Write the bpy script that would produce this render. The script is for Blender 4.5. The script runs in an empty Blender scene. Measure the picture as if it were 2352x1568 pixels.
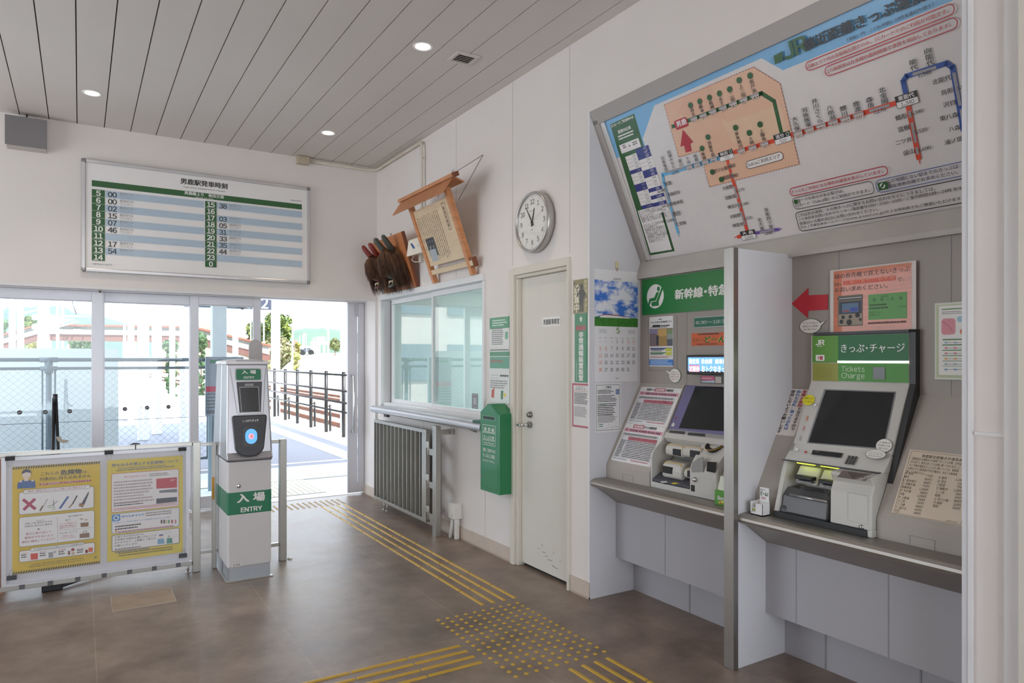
import bpy, bmesh, math, random
from mathutils import Vector as V
random.seed(7)
C = bpy.context.scene.collection
R = math.radians
# ---------------------------------------------------------------- camera, sky, sun, exposure
FPX, YAW, VH, CX, CY, CH = 1599.09, 0.555598, 824.35, -2.72355, -7.14772, 1.50943
sc = bpy.context.scene
cd = bpy.data.cameras.new('camera'); cam = bpy.data.objects.new('camera', cd); C.objects.link(cam)
cam.location = (CX, CY, CH); cam.rotation_euler = (R(90), 0, -YAW)
cd.sensor_width = 36; cd.lens = FPX / 2352 * 36; cd.shift_y = (VH - 784) / 2352; cd.clip_end = 3000; cd.clip_start = .05
sc.camera = cam
w = bpy.data.worlds.new('sky'); sc.world = w; w.use_nodes = True
nt = w.node_tree; bg = nt.nodes['Background']
tc = nt.nodes.new('ShaderNodeTexCoord'); sx = nt.nodes.new('ShaderNodeSeparateXYZ'); rp = nt.nodes.new('ShaderNodeValToRGB')
nt.links.new(tc.outputs['Generated'], sx.inputs[0]); nt.links.new(sx.outputs['Z'], rp.inputs[0]); nt.links.new(rp.outputs[0], bg.inputs[0])
rp.color_ramp.elements[0].color = (.88, .94, 1, 1); rp.color_ramp.elements[1].color = (.66, .8, 1, 1); rp.color_ramp.elements[1].position = .8
bg.inputs[1].default_value = 4.0
sl = bpy.data.lights.new('sun', 'SUN'); sl.energy = 11; sl.angle = R(.6); sl.color = (1, .96, .9)
so = bpy.data.objects.new('sun', sl); C.objects.link(so); so.rotation_euler = V((-.16, .5, -.85)).to_track_quat('-Z', 'Y').to_euler()
def portal(loc, rot, sx_, sy_):
    l = bpy.data.lights.new('portal', 'AREA'); l.shape = 'RECTANGLE'; l.size = sx_; l.size_y = sy_; l.cycles.is_portal = True
    o = bpy.data.objects.new('portal', l); C.objects.link(o); o.location = loc; o.rotation_euler = rot
portal((-2.6, .62, 1.05), (R(-90), 0, 0), 5.2, 2.1)
portal((-6.72, -1.9, 1.45), (R(-90), 0, R(90)), 3.4, 2.8)
portal((-2.3, -10.72, 1.45), (R(90), 0, 0), 4.0, 2.9)
vs = sc.view_settings; vs.view_transform = 'Standard'; vs.look = 'None'; vs.gamma = 1; vs.exposure = 0.3; vs.use_curve_mapping = False
sc.cycles.max_bounces = 10; sc.cycles.diffuse_bounces = 6; sc.cycles.transparent_max_bounces = 16; sc.cycles.caustics_reflective = False; sc.cycles.caustics_refractive = False
# ---------------------------------------------------------------- places on planes seen from the camera
O_ = V((CX, CY, CH)); F_ = V((math.sin(YAW), math.cos(YAW), 0)); R_ = V((math.cos(YAW), -math.sin(YAW), 0))
def ray(u, v): return F_ + R_ * ((u - 1176) / FPX) + V((0, 0, (VH - v) / FPX))
def onP(u, v, P, N):
    d = ray(u, v); return O_ + d * ((V(P) - O_).dot(V(N)) / d.dot(V(N)))
def onX(u, v, x=0): return onP(u, v, (x, 0, 0), (1, 0, 0))
def onY(u, v, y=0): return onP(u, v, (0, y, 0), (0, 1, 0))
def onZ(u, v, z=0): return onP(u, v, (0, 0, z), (0, 0, 1))
def onD(u, v, d): return O_ + ray(u, v) * d
# ---------------------------------------------------------------- materials
MATS = {}
def lin(c):
    if isinstance(c, str): c = [int(c[i:i + 2], 16) for i in (0, 2, 4)]
    return tuple((x / 255 / 12.92 if x / 255 <= .04045 else ((x / 255 + .055) / 1.055) ** 2.4) for x in c)
def M(c, rough=.5, metal=0, var=.04, scale=6, bump=0, em=0, spec=.5, alpha=1, stretch=None, trans=0, coat=0):
    k = (c if isinstance(c, str) else tuple(c), rough, metal, var, scale, bump, em, spec, alpha, stretch, trans, coat)
    if k in MATS: return MATS[k]
    m = bpy.data.materials.new('surface_%s' % (c if isinstance(c, str) else 'mix')); m.use_nodes = True
    n = m.node_tree; b = n.nodes['Principled BSDF']; col = lin(c)
    b.inputs['Base Color'].default_value = (*col, 1); b.inputs['Roughness'].default_value = rough; b.inputs['Metallic'].default_value = metal
    b.inputs['Specular IOR Level'].default_value = spec; b.inputs['Alpha'].default_value = alpha; b.inputs['Transmission Weight'].default_value = trans
    b.inputs['Coat Weight'].default_value = coat; b.inputs['Coat Roughness'].default_value = .05
    if em: b.inputs['Emission Color'].default_value = (*col, 1); b.inputs['Emission Strength'].default_value = em
    if var or bump:
        t = n.nodes.new('ShaderNodeTexCoord'); no = n.nodes.new('ShaderNodeTexNoise'); no.inputs['Scale'].default_value = scale; no.inputs['Detail'].default_value = 4
        src = t.outputs['Object']
        if stretch:
            mp = n.nodes.new('ShaderNodeMapping'); mp.inputs['Scale'].default_value = stretch; n.links.new(src, mp.inputs[0]); src = mp.outputs[0]
        n.links.new(src, no.inputs['Vector'])
        if var:
            r = n.nodes.new('ShaderNodeValToRGB'); r.color_ramp.elements[0].position = .3; r.color_ramp.elements[1].position = .7
            r.color_ramp.elements[0].color = (*[x * (1 - var) for x in col], 1); r.color_ramp.elements[1].color = (*[min(1, x * (1 + var)) for x in col], 1)
            n.links.new(no.outputs['Fac'], r.inputs[0]); n.links.new(r.outputs[0], b.inputs['Base Color'])
        if bump:
            bp = n.nodes.new('ShaderNodeBump'); bp.inputs['Strength'].default_value = bump; bp.inputs['Distance'].default_value = .01
            n.links.new(no.outputs['Fac'], bp.inputs['Height']); n.links.new(bp.outputs[0], b.inputs['Normal'])
    MATS[k] = m; return m
def glass_mat(name, tint, refl=1.0, rough=0):
    m = bpy.data.materials.new(name); m.use_nodes = True; n = m.node_tree; n.nodes.clear()
    o = n.nodes.new('ShaderNodeOutputMaterial'); mx = n.nodes.new('ShaderNodeMixShader'); tr = n.nodes.new('ShaderNodeBsdfTransparent'); g = n.nodes.new('ShaderNodeBsdfGlossy')
    fr = n.nodes.new('ShaderNodeLayerWeight'); fr.inputs[0].default_value = .5; pw = n.nodes.new('ShaderNodeMath'); pw.operation = 'POWER'; pw.inputs[1].default_value = 5
    ml = n.nodes.new('ShaderNodeMath'); ml.operation = 'MULTIPLY_ADD'; ml.inputs[1].default_value = .96 * refl; ml.inputs[2].default_value = .042 * refl; ml.use_clamp = True; n.links.new(fr.outputs['Facing'], pw.inputs[0])
    tr.inputs[0].default_value = (*tint, 1); g.inputs['Roughness'].default_value = rough
    n.links.new(pw.outputs[0], ml.inputs[0]); n.links.new(ml.outputs[0], mx.inputs[0]); n.links.new(tr.outputs[0], mx.inputs[1]); n.links.new(g.outputs[0], mx.inputs[2]); n.links.new(mx.outputs[0], o.inputs[0])
    return m
def ink(c, rough=.45): return M(c, rough, var=.015, scale=20)
# ---------------------------------------------------------------- objects
def tag(o, label=None, cat=None, group=None, kind=None):
    for k, v in (('label', label), ('category', cat), ('group', group), ('kind', kind)):
        if v: o[k] = v
    return o
def thing(name, label, cat, loc=(0, 0, 0), group=None):
    o = bpy.data.objects.new(name, None); C.objects.link(o); o.location = loc; o.empty_display_size = .1
    o['wl'] = list(loc); return tag(o, label, cat, group)
def wl(o): return V(o['wl']) if 'wl' in o else V((0, 0, 0))
class MB:
    def __init__(s): s.v = []; s.f = []; s.mi = []; s.sm = []; s.mats = []
    def add(s, vs_, fs, m, smooth=False):
        if m not in s.mats: s.mats.append(m)
        k = len(s.v); i = s.mats.index(m); s.v += [tuple(p) for p in vs_]
        for f in fs: s.f.append(tuple(k + a for a in f)); s.mi.append(i); s.sm.append(smooth)
        return s
    def hexa(s, p, m): return s.add(p, [(3, 2, 1, 0), (4, 5, 6, 7), (0, 1, 5, 4), (1, 2, 6, 5), (2, 3, 7, 6), (3, 0, 4, 7)], m)
    def box(s, a, b, m):
        x0, x1 = sorted((a[0], b[0])); y0, y1 = sorted((a[1], b[1])); z0, z1 = sorted((a[2], b[2]))
        return s.hexa([(x0, y0, z0), (x1, y0, z0), (x1, y1, z0), (x0, y1, z0), (x0, y0, z1), (x1, y0, z1), (x1, y1, z1), (x0, y1, z1)], m)
    def obox(s, c, a, b, d, m):
        c, a, b, d = V(c), V(a), V(b), V(d)
        return s.hexa([c - a - b - d, c + a - b - d, c + a + b - d, c - a + b - d, c - a - b + d, c + a - b + d, c + a + b + d, c - a + b + d], m)
    def prism(s, pts, ax, lo, hi, m, smooth=False):
        n = len(pts); g = {'x': lambda p, h: (h, p[0], p[1]), 'y': lambda p, h: (p[0], h, p[1]), 'z': lambda p, h: (p[0], p[1], h)}[ax]
        vs_ = [g(p, lo) for p in pts] + [g(p, hi) for p in pts]
        return s.add(vs_, [tuple(range(n)), tuple(range(2 * n - 1, n - 1, -1))] + [(i, (i + 1) % n, n + (i + 1) % n, n + i) for i in range(n)], m, smooth)
    def slab(s, pts, off, m):
        n = len(pts); off = V(off); vs_ = [V(p) for p in pts] + [V(p) + off for p in pts]
        return s.add(vs_, [tuple(range(n)), tuple(range(2 * n - 1, n - 1, -1))] + [(i, (i + 1) % n, n + (i + 1) % n, n + i) for i in range(n)], m)
    def cyl(s, p0, p1, r0, m, r1=None, n=14, smooth=True):
        p0, p1 = V(p0), V(p1); d = (p1 - p0).normalized(); a = d.orthogonal().normalized(); b = d.cross(a); r1 = r0 if r1 is None else r1
        c = [(math.cos(2 * math.pi * i / n), math.sin(2 * math.pi * i / n)) for i in range(n)]
        vs_ = [p0 + a * x * r0 + b * y * r0 for x, y in c] + [p1 + a * x * r1 + b * y * r1 for x, y in c]
        s.add(vs_, [(i, (i + 1) % n, n + (i + 1) % n, n + i) for i in range(n)], m, smooth)
        k = len(s.v) - 2 * n; i = s.mats.index(m)
        for f in (tuple(range(k + n - 1, k - 1, -1)), tuple(range(k + n, k + 2 * n))): s.f.append(f); s.mi.append(i); s.sm.append(False)
        return s
    def tube(s, path, r, m, n=10):
        path = [V(p) for p in path]; rs = r if isinstance(r, (list, tuple)) else [r] * len(path); vs_ = []; fs = []; a = None
        for i, p in enumerate(path):
            d = (path[min(i + 1, len(path) - 1)] - path[max(i - 1, 0)]).normalized()
            a = (d.orthogonal() if a is None else (a - d * a.dot(d))).normalized(); b = d.cross(a)
            vs_ += [p + (a * math.cos(2 * math.pi * k / n) + b * math.sin(2 * math.pi * k / n)) * rs[i] for k in range(n)]
            if i: fs += [((i - 1) * n + k, (i - 1) * n + (k + 1) % n, i * n + (k + 1) % n, i * n + k) for k in range(n)]
        e = (len(path) - 1) * n; fs += [tuple(range(n - 1, -1, -1)), tuple(range(e, e + n))]
        return s.add(vs_, fs, m, True)
    def lathe(s, prof, c, ax, m, n=32, smooth=True):
        c = V(c); d = V(ax).normalized(); a = d.orthogonal().normalized(); b = d.cross(a); vs_ = []; fs = []
        for i, (r, h) in enumerate(prof):
            vs_ += [c + d * h + (a * math.cos(2 * math.pi * k / n) + b * math.sin(2 * math.pi * k / n)) * max(r, 1e-5) for k in range(n)]
            if i: fs += [((i - 1) * n + k, (i - 1) * n + (k + 1) % n, i * n + (k + 1) % n, i * n + k) for k in range(n)]
        return s.add(vs_, fs, m, smooth)
    def sph(s, c, r, m, nu=12, nv=8, top=False):
        c = V(c); r = r if isinstance(r, (tuple, list)) else (r, r, r); vs_ = []; fs = []
        for i in range(nv + 1):
            t = math.pi * (.5 if top else 1) * i / nv
            vs_ += [c + V((r[0] * math.sin(t) * math.cos(2 * math.pi * k / nu), r[1] * math.sin(t) * math.sin(2 * math.pi * k / nu), r[2] * math.cos(t))) for k in range(nu)]
            if i: fs += [((i - 1) * nu + k, i * nu + k, i * nu + (k + 1) % nu, (i - 1) * nu + (k + 1) % nu) for k in range(nu)]
        return s.add(vs_, fs, m, True)
    def build(s, name, parent=None, bevel=0, recalc=True, label=None, seg=2):
        if parent is None:
            lo = [min(p[i] for p in s.v) for i in range(3)]; hi = [max(p[i] for p in s.v) for i in range(3)]; o0 = V(((lo[0] + hi[0]) / 2, (lo[1] + hi[1]) / 2, lo[2]))
        else: o0 = wl(parent)
        me = bpy.data.meshes.new(name); me.from_pydata([tuple(V(p) - o0) for p in s.v], [], s.f)
        for m in s.mats: me.materials.append(m)
        me.polygons.foreach_set('material_index', s.mi); me.polygons.foreach_set('use_smooth', s.sm)
        if recalc:
            bm = bmesh.new(); bm.from_mesh(me); bmesh.ops.recalc_face_normals(bm, faces=bm.faces); bm.to_mesh(me); bm.free()
        me.update(); o = bpy.data.objects.new(name, me); C.objects.link(o); o['wl'] = list(o0)
        if parent is None: o.location = o0
        else: o.parent = parent
        if bevel:
            b = o.modifiers.new('bevel', 'BEVEL'); b.width = bevel; b.segments = seg; b.limit_method = 'ANGLE'; b.angle_limit = R(40); b.harden_normals = False
        if label: o['label'] = label
        return o
def struct(o): o['kind'] = 'structure'; return o
def dup(root, delta, label=None, group=None, rz=0):
    r = root.copy(); C.objects.link(r); r.location = V(root.location) + V(delta); r.rotation_euler.z += rz
    if label: r['label'] = label
    if group: r['group'] = group
    for ch in list(root.children):
        c = ch.copy(); C.objects.link(c); c.parent = r
        for g in list(ch.children):
            d = g.copy(); C.objects.link(d); d.parent = c
    return r
# ---------------------------------------------------------------- printed surfaces
TXT = {}
def glyph(ch):
    if ch in TXT: return TXT[ch]
    cu = bpy.data.curves.new('lettering', 'FONT'); cu.body = ch; cu.resolution_u = 3
    ob = bpy.data.objects.new('lettering', cu); me = ob.to_mesh()
    vs_ = [(p.co.x, p.co.y) for p in me.vertices]; fs = [tuple(p.vertices) for p in me.polygons]
    ob.to_mesh_clear(); bpy.data.objects.remove(ob); bpy.data.curves.remove(cu); TXT[ch] = (vs_, fs); return TXT[ch]
def text2d(t, bold):
    """sans-serif line of text; heavier weights are the outline laid over itself slightly displaced"""
    k = (t, bold)
    if k in TXT: return TXT[k]
    V_, F2 = [], []; x = 0; n = len(t)
    for ch in t:
        o = ord(ch)
        if ch in ' \u3000': x += .3 if ch == ' ' else 1; continue
        vs_, fs = glyph(chr(o + 0xFEE0) if 32 < o < 127 else ch)
        if not vs_: x += .5; continue
        a0 = min(p[0] for p in vs_); a1 = max(p[0] for p in vs_)
        if o < 127:
            adv = .57 if ch.isdigit() else a1 - a0 + .1; dx = x + (adv - (a1 - a0)) / 2 - a0 if n > 1 else -a0
        elif ch == '・': adv = .5; dx = x + .25 - (a0 + a1) / 2
        else: adv = 1; dx = x
        for L_, (ox, oy) in enumerate(((0, 0),) if bold <= 0 else (((-bold, 0), (bold, 0)) if bold < .02 else ((-bold, -bold * .6), (bold, -bold * .6), (-bold, bold * .6), (bold, bold * .6)))):
            b = len(V_); V_ += [(p[0] + dx + ox, p[1] + oy, L_) for p in vs_]; F2 += [tuple(b + i for i in f) for f in fs]
        x += adv
    if not V_: V_ = [(0, 0, 0)]
    x0 = min(p[0] for p in V_); x1 = max(p[0] for p in V_); y0 = min(p[1] for p in V_); y1 = max(p[1] for p in V_)
    TXT[k] = (V_, F2, x0, x1, y0, y1); return TXT[k]
class Print:
    """flat artwork in a plane; corners may be given as photograph points that fall on that plane, or in metres when px=False"""
    def __init__(s, P0, S, T, step=4e-5, px=True, lift=4e-4):
        s.P0, s.S, s.T = V(P0), V(S).normalized(), V(T).normalized(); s.N = s.S.cross(s.T); s.k = 0; s.step = step; s.px = px; s.mb = MB(); s.lift = lift
    def c(s, p):
        if not s.px: return (p[0], p[1])
        q = onP(p[0], p[1], s.P0, s.N) - s.P0; return (q.dot(s.S), q.dot(s.T))
    def put(s, pts, fs, m, up=True):
        if up: s.k += 1
        z = s.lift + s.k * s.step; s.mb.add([s.P0 + s.S * p[0] + s.T * p[1] + s.N * (z + (p[2] * 8e-6 if len(p) > 2 else 0)) for p in pts], fs, m); return s
    asp = None; minb = 0
    def bx(s, a, b):
        a, b = s.c(a), s.c(b); return min(a[0], b[0]), min(a[1], b[1]), max(a[0], b[0]), max(a[1], b[1])
    def rect(s, a, b, m): x0, y0, x1, y1 = s.bx(a, b); return s.put([(x0, y0), (x1, y0), (x1, y1), (x0, y1)], [(0, 1, 2, 3)], m)
    def poly(s, pts, m): return s.put([s.c(p) for p in pts], [tuple(range(len(pts)))], m)
    def rpts(s, x0, y0, x1, y1, r, n=5):
        r = min(r, (x1 - x0) / 2, (y1 - y0) / 2); o = []
        for cx, cy, a in ((x1 - r, y1 - r, 0), (x0 + r, y1 - r, 90), (x0 + r, y0 + r, 180), (x1 - r, y0 + r, 270)):
            o += [(cx + r * math.cos(R(a + 90 * i / n)), cy + r * math.sin(R(a + 90 * i / n))) for i in range(n + 1)]
        return o
    def rrect(s, a, b, r, m, w=0):
        x0, y0, x1, y1 = s.bx(a, b); o = s.rpts(x0, y0, x1, y1, r); n = len(o)
        if not w: return s.put(o, [tuple(range(n))], m)
        i_ = s.rpts(x0 + w, y0 + w, x1 - w, y1 - w, max(r - w, .0002))
        return s.put(o + i_, [(i, (i + 1) % n, n + (i + 1) % n, n + i) for i in range(n)], m)
    def rr3(s, bl, tl, rt, r, m, w=0):
        a, b, c_ = s.c(bl), s.c(tl), s.c(rt); o = s.px; s.px = False; s.rrect((min(a[0], b[0]), a[1]), (c_[0], b[1]), r, m, w); s.px = o; return s
    def disc(s, c, rx, m, ry=None, n=24, w=0):
        x, y = s.c(c); ry = ry or rx; o = [(x + rx * math.cos(2 * math.pi * i / n), y + ry * math.sin(2 * math.pi * i / n)) for i in range(n)]
        if not w: return s.put(o, [tuple(range(n))], m)
        i_ = [(x + (rx - w) * math.cos(2 * math.pi * i / n), y + (ry - w) * math.sin(2 * math.pi * i / n)) for i in range(n)]
        return s.put(o + i_, [(i, (i + 1) % n, n + (i + 1) % n, n + i) for i in range(n)], m)
    def line(s, pts, wd, m, closed=False, dash=0):
        q = [V((*s.c(p), 0)) for p in pts]
        if closed: q.append(q[0])
        s.k += 1
        for a, b in zip(q, q[1:]):
            L = (b - a).length
            if L < 1e-6: continue
            d = (b - a) / L; nn = V((-d.y, d.x, 0)) * wd / 2; segs = [(-wd * .3, L + wd * .3)] if not dash else [(t, min(t + dash * .6, L)) for t in [dash * i for i in range(int(L / dash) + 1)]]
            for t0, t1 in segs:
                e = [a + d * t0 - nn, a + d * t1 - nn, a + d * t1 + nn, a + d * t0 + nn]; s.put([(p.x, p.y) for p in e], [(0, 1, 2, 3)], m, up=False)
        return s
    def text(s, t, a, b, m, bold=.012, vert=False):
        x0, y0, x1, y1 = s.bx(a, b); bold = max(bold, s.minb)
        if s.asp and s.px and not vert:
            y0 = s.c(a)[1]; n = sum(1 if ord(ch) > 255 else (.3 if ch in ' ,.' else .56) for ch in t); y1 = y0 + (x1 - x0) / n * (s.asp * (.93 if any(ord(ch) > 255 for ch in t) else .78))
        if vert:
            n = len(t); h = (y1 - y0) / n; s.k += 1
            for i, ch in enumerate(t):
                if ch == ' ': continue
                vs_, fs, a0, a1, b0, b1 = text2d(ch, bold); k = (x1 - x0) / .95; hh = h / 1.0; cx, cy = (x0 + x1) / 2, y1 - h * (i + .5)
                s.put([(cx + (p[0] - .5) * k, cy + (p[1] - .35) * min(hh, k * 1.3), p[2]) for p in vs_] if ord(ch) > 255 else [(cx + (p[0] - (a0 + a1) / 2) * k * .8, cy + (p[1] - .35) * min(hh, k * 1.3), p[2]) for p in vs_], fs, m, up=False)
            return s
        vs_, fs, a0, a1, b0, b1 = text2d(t, bold); kx = (x1 - x0) / max(a1 - a0, 1e-4); ky = (y1 - y0) / max(b1 - b0, 1e-4)
        return s.put([(x0 + (p[0] - a0) * kx, y0 + (p[1] - b0) * ky, p[2]) for p in vs_], fs, m)
    def tx(s, t, x, y, h, m, bold=.012, al='l', kx=1.0):
        """text of cap height h from a point (metres or photograph point)"""
        vs_, fs, a0, a1, b0, b1 = text2d(t, bold); x, y = s.c((x, y)); k = h / .73; wd = (a1 - a0) * k * kx
        x -= {'l': 0, 'c': wd / 2, 'r': wd}[al]
        return s.put([(x + (p[0] - a0) * k * kx, y + p[1] * k, p[2]) for p in vs_], fs, m)
    def greek(s, a, b, n, m, fill=.55, gap=.12, ragged=.25, wmin=.6):
        """rows of unreadably small print"""
        x0, y0, x1, y1 = s.bx(a, b); h = (y1 - y0) / n; s.k += 1; cw = h * fill
        for i in range(n):
            yt = y1 - h * i; xe = x0 + (x1 - x0) * (1 - ragged * random.random()); x = x0
            while x < xe - cw * .4:
                ww = cw * random.uniform(wmin, 1.6); g = cw * random.uniform(gap, gap * 2.5)
                e = min(x + ww, xe); k = random.random()
                s.put([(x, yt - h * fill * (1 if k < .8 else .8)), (e, yt - h * fill), (e, yt - h * fill * .05), (x, yt - h * .1 * k)], [(0, 1, 2, 3)], m, up=False); x = e + g
        return s
    def build(s, name, parent, label=None): return s.mb.build(name, parent, recalc=False, label=label)
# ================================================================ THE SETTING
WALL = M('e6e0dc', .75, var=.015, scale=3); CASE = M('e4e2e2', .45, var=.01); ALU = M('d3d2d8', .38, metal=.35, var=.02); GROOVE = M('b9b2ad', .8)
STEEL = M('a8a5a1', .34, metal=.9, var=.08, scale=5, stretch=(40, 40, 1)); STEELH = M('a9a39c', .48, metal=.9, var=.08, scale=5, stretch=(60, 1, 60)); LAV = M('dcdce0', .5, var=.012)
CREAM = M('dbd6ca', .5, var=.015); BLACK = M('121213', .4); DGREY = M('3a3b40', .45); WHITE = M('efeeee', .5, var=.01); CHROME = M('cfcfd0', .12, metal=1, var=0)
H = 3.56
# floor
def floor_mat():
    m = bpy.data.materials.new('stone_vinyl'); m.use_nodes = True; n = m.node_tree; b = n.nodes['Principled BSDF']; L = n.links.new; nd = n.nodes.new
    t = nd('ShaderNodeTexCoord'); g = nd('ShaderNodeNewGeometry')
    no = nd('ShaderNodeTexNoise'); no.inputs['Scale'].default_value = 3.2; no.inputs['Detail'].default_value = 8; no.inputs['Roughness'].default_value = .65; L(g.outputs['Position'], no.inputs['Vector'])
    r = nd('ShaderNodeValToRGB'); e = r.color_ramp.elements; e[0].position = .3; e[0].color = (*lin('665448'), 1); e[1].position = .72; e[1].color = (*lin('a08d7e'), 1); L(no.outputs['Fac'], r.inputs[0])
    n2 = nd('ShaderNodeTexNoise'); n2.inputs['Scale'].default_value = 140; n2.inputs['Detail'].default_value = 3; L(g.outputs['Position'], n2.inputs['Vector'])
    mp = nd('ShaderNodeMapping'); mp.inputs['Location'].default_value = (1.75, 1.98, 0); mp.inputs['Rotation'].default_value = (0, 0, 0); L(g.outputs['Position'], mp.inputs[0])
    br = nd('ShaderNodeTexBrick'); br.offset = 0; br.inputs['Scale'].default_value = 1; br.inputs['Brick Width'].default_value = .905; br.inputs['Row Height'].default_value = 1.81; br.inputs['Mortar Size'].default_value = .0022; br.inputs['Mortar Smooth'].default_value = .3
    br.inputs['Color1'].default_value = (.92, .92, .92, 1); br.inputs['Color2'].default_value = (1.05, 1.05, 1.05, 1); br.inputs['Mortar'].default_value = (1.45, 1.45, 1.45, 1); L(mp.outputs[0], br.inputs['Vector'])
    mx = nd('ShaderNodeMix'); mx.data_type = 'RGBA'; mx.blend_type = 'MULTIPLY'; mx.inputs[0].default_value = 1; L(r.outputs[0], mx.inputs[6]); L(br.outputs['Color'], mx.inputs[7]); L(mx.outputs[2], b.inputs['Base Color'])
    rr = nd('ShaderNodeMapRange'); rr.inputs[3].default_value = .33; rr.inputs[4].default_value = .5; L(no.outputs['Fac'], rr.inputs[0]); L(rr.outputs[0], b.inputs['Roughness'])
    bp = nd('ShaderNodeBump'); bp.inputs['Strength'].default_value = .1; bp.inputs['Distance'].default_value = .004; L(n2.outputs['Fac'], bp.inputs['Height']); L(bp.outputs[0], b.inputs['Normal'])
    b.inputs['Specular IOR Level'].default_value = .95; return m
struct(MB().box((-6.7, -10.7, -.1), (.5, .44, 0), floor_mat()).build('floor'))
# ceiling: metal planks over a dark void
CEIL = M('d2cbc5', .55, var=.03, scale=.7); mb = MB(); xs = [-.085 - .2045 * k for k in range(-1, 33)]
for a, b in zip(xs, xs[1:]): mb.box((min(a, .5) - .0035, -10.7, H), (b + .0035, .5, H + .02), CEIL)
mb.box((-6.8, -10.7, H + .02), (.5, .5, H + .06), M('4e4a47', .8)); struct(mb.build('ceiling', recalc=False))
# walls
mb = MB(); mb.box((-6.7, 0, 2.15), (0, .5, H), WALL).box((-6.7, 0, 0), (-5.2, .5, 2.15), WALL); struct(mb.build('wall_back', recalc=False))
mb = MB(); T = .12; A0, A1 = -3.69, -5.888
for y0, y1, z0, z1 in ((.5, -.15, 0, H), (-.15, -2.37, 0, 1.0), (-.15, -2.37, 2.165, H), (-2.37, -2.78, 0, H), (-2.78, -3.475, 2.16, H), (-3.475, -3.676, 0, H), (-3.676, A1, 3.06, H), (A1, -10.7, 0, H)): mb.box((0, y0, z0), (T, y1, z1), WALL)
for y, z0, z1 in ((-2.77, 2.2, H), (-3.477, 2.2, H), (-2.36, .1, .95), (-1.2, .1, .95), (-1.86, 2.2, H)): mb.box((-.0012, y - .0015, z0), (.001, y + .0015, z1), GROOVE)
for z in (1.245,): mb.box((-.008, -5.905, z - .006), (0, -6.0, z + .006), CASE)
mb.box((-.02, -6.005, 0), (0, -6.06, H), CASE).box((-.05, -6.06, 0), (0, -6.6, H), CREAM)
struct(mb.build('wall_right', recalc=False))
mb = MB(); mb.box((-6.9, -10.7, 0), (-6.7, .5, .05), WALL).box((-6.9, -10.7, 2.85), (-6.7, .5, H), WALL)
for a, b in ((.5, -.2), (-3.6, -10.7)): mb.box((-6.9, a, .05), (-6.7, b, 2.85), WALL)
struct(mb.build('wall_left', recalc=False))
mb = MB(); mb.box((-6.9, -10.9, 2.9), (.5, -10.7, H), WALL).box((-6.9, -10.9, 0), (-4.3, -10.7, 2.9), WALL).box((-.3, -10.9, 0), (.5, -10.7, 2.9), WALL); struct(mb.build('wall_front', recalc=False))
struct(MB().box((-7.2, -11.2, H + .08), (4, .75, H + .4), M('8f9296', .7)).build('roof'))
BB = M('cbbdb0', .6, var=.05, scale=8); mb = MB()
for y0, y1 in ((.4, -2.76), (-3.495, A0)): mb.box((-.009, y0, 0), (0, y1, .105), BB).box((-.012, y0, 0), (0, y1, .012), M('b5a698', .6))
struct(mb.build('baseboard_right', recalc=False))
struct(MB().box((-5.2, -.012, 2.126), (-.0005, .003, 2.153), CASE).box((-.026, -.012, 0), (-.0005, .003, 2.126), CASE).build('trim_1', recalc=False))
struct(MB().box((-5.2, .34, 2.137), (-.001, .5, 2.151), ALU).build('trim_2', recalc=False))
# platform doors: four sliding leaves, two fixed-looking on the left, an opened pair round the passage
GLASS = glass_mat('door_glass', (.96, .98, .985), .9)
def leaf(n, x0, x1, stl, str_, y, top, rail, bot, glass=True):
    d = thing('door_%d' % n, '', '', (x0, y, 0)); d['kind'] = 'structure'
    mb = MB(); t = .032; zt = 2.135
    mb.box((x0, y - t / 2, .02), (x0 + stl, y + t / 2, zt), ALU).box((x1 - str_, y - t / 2, .02), (x1, y + t / 2, zt), ALU).box((x0 + stl, y - t / 2, top), (x1 - str_, y + t / 2, zt), ALU).box((x0 + stl, y - t / 2, .02), (x1 - str_, y + t / 2, bot), ALU)
    mb.box((x0 + stl, y - t / 2 - .004, top - .008), (x1 - str_, y + t / 2, top), ALU)
    mb.build('door_frame', d, bevel=.002); MB().box((x0 + stl - .005, y - .004, bot - .01), (x1 - str_ + .005, y + .004, top + .01), GLASS).build('glass_pane', d)
    return d
def stickers(d, ps, y):
    for u, v in ps:
        c = onY(u, v, y); mb = MB(); mb.cyl(c, c + V((0, -.003, 0)), .019, M('2c2b2e', .5), n=20); mb.obox(c + V((0, -.0035, 0)), (.012, 0, .004), (0, .0004, 0), (-.002, 0, .006), M('8f8c90', .5)); mb.build('glass_dot', d)
d1 = leaf(1, -5.15, -2.54, .05, .092, .37, 2.045, 0, .14); stickers(d1, ((45, 947), (104, 946), (160, 944)), .36)
d2 = leaf(2, -2.545, -1.79, .02, .012, .42, 2.045, 0, .14); stickers(d2, ((287, 939), (338, 936), (387, 934)), .41)
mb = MB(); mb.box((-2.575, .335, 2.125), (-2.55, .35, 2.15), M('b8b3b0', .5)).cyl((-2.565, .33, 2.132), (-2.565, .35, 2.132), .008, DGREY); mb.build('door_stopper', d1)
d3 = leaf(3, -1.80, -1.13, .078, .075, .37, 2.05, 0, .142)
d4 = leaf(4, -.195, -.004, .112, .068, .40, 1.99, 0, .135)
hx = onY(810, 862, .36).x; z0, z1 = .70, 1.325
MB().tube([(hx, .385, z1), (hx, .35, z1), (hx, .325, z1 - .006), (hx, .315, z1 - .025), (hx, .315, z0 + .025), (hx, .325, z0 + .006), (hx, .35, z0), (hx, .385, z0)], .0135, CHROME, n=12).build('door_handle', d4)
MB().box((-.115, .37, 1.985), (-.075, .39, 2.12), M('bdbcc2', .5)).build('door_closer', d4)
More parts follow.
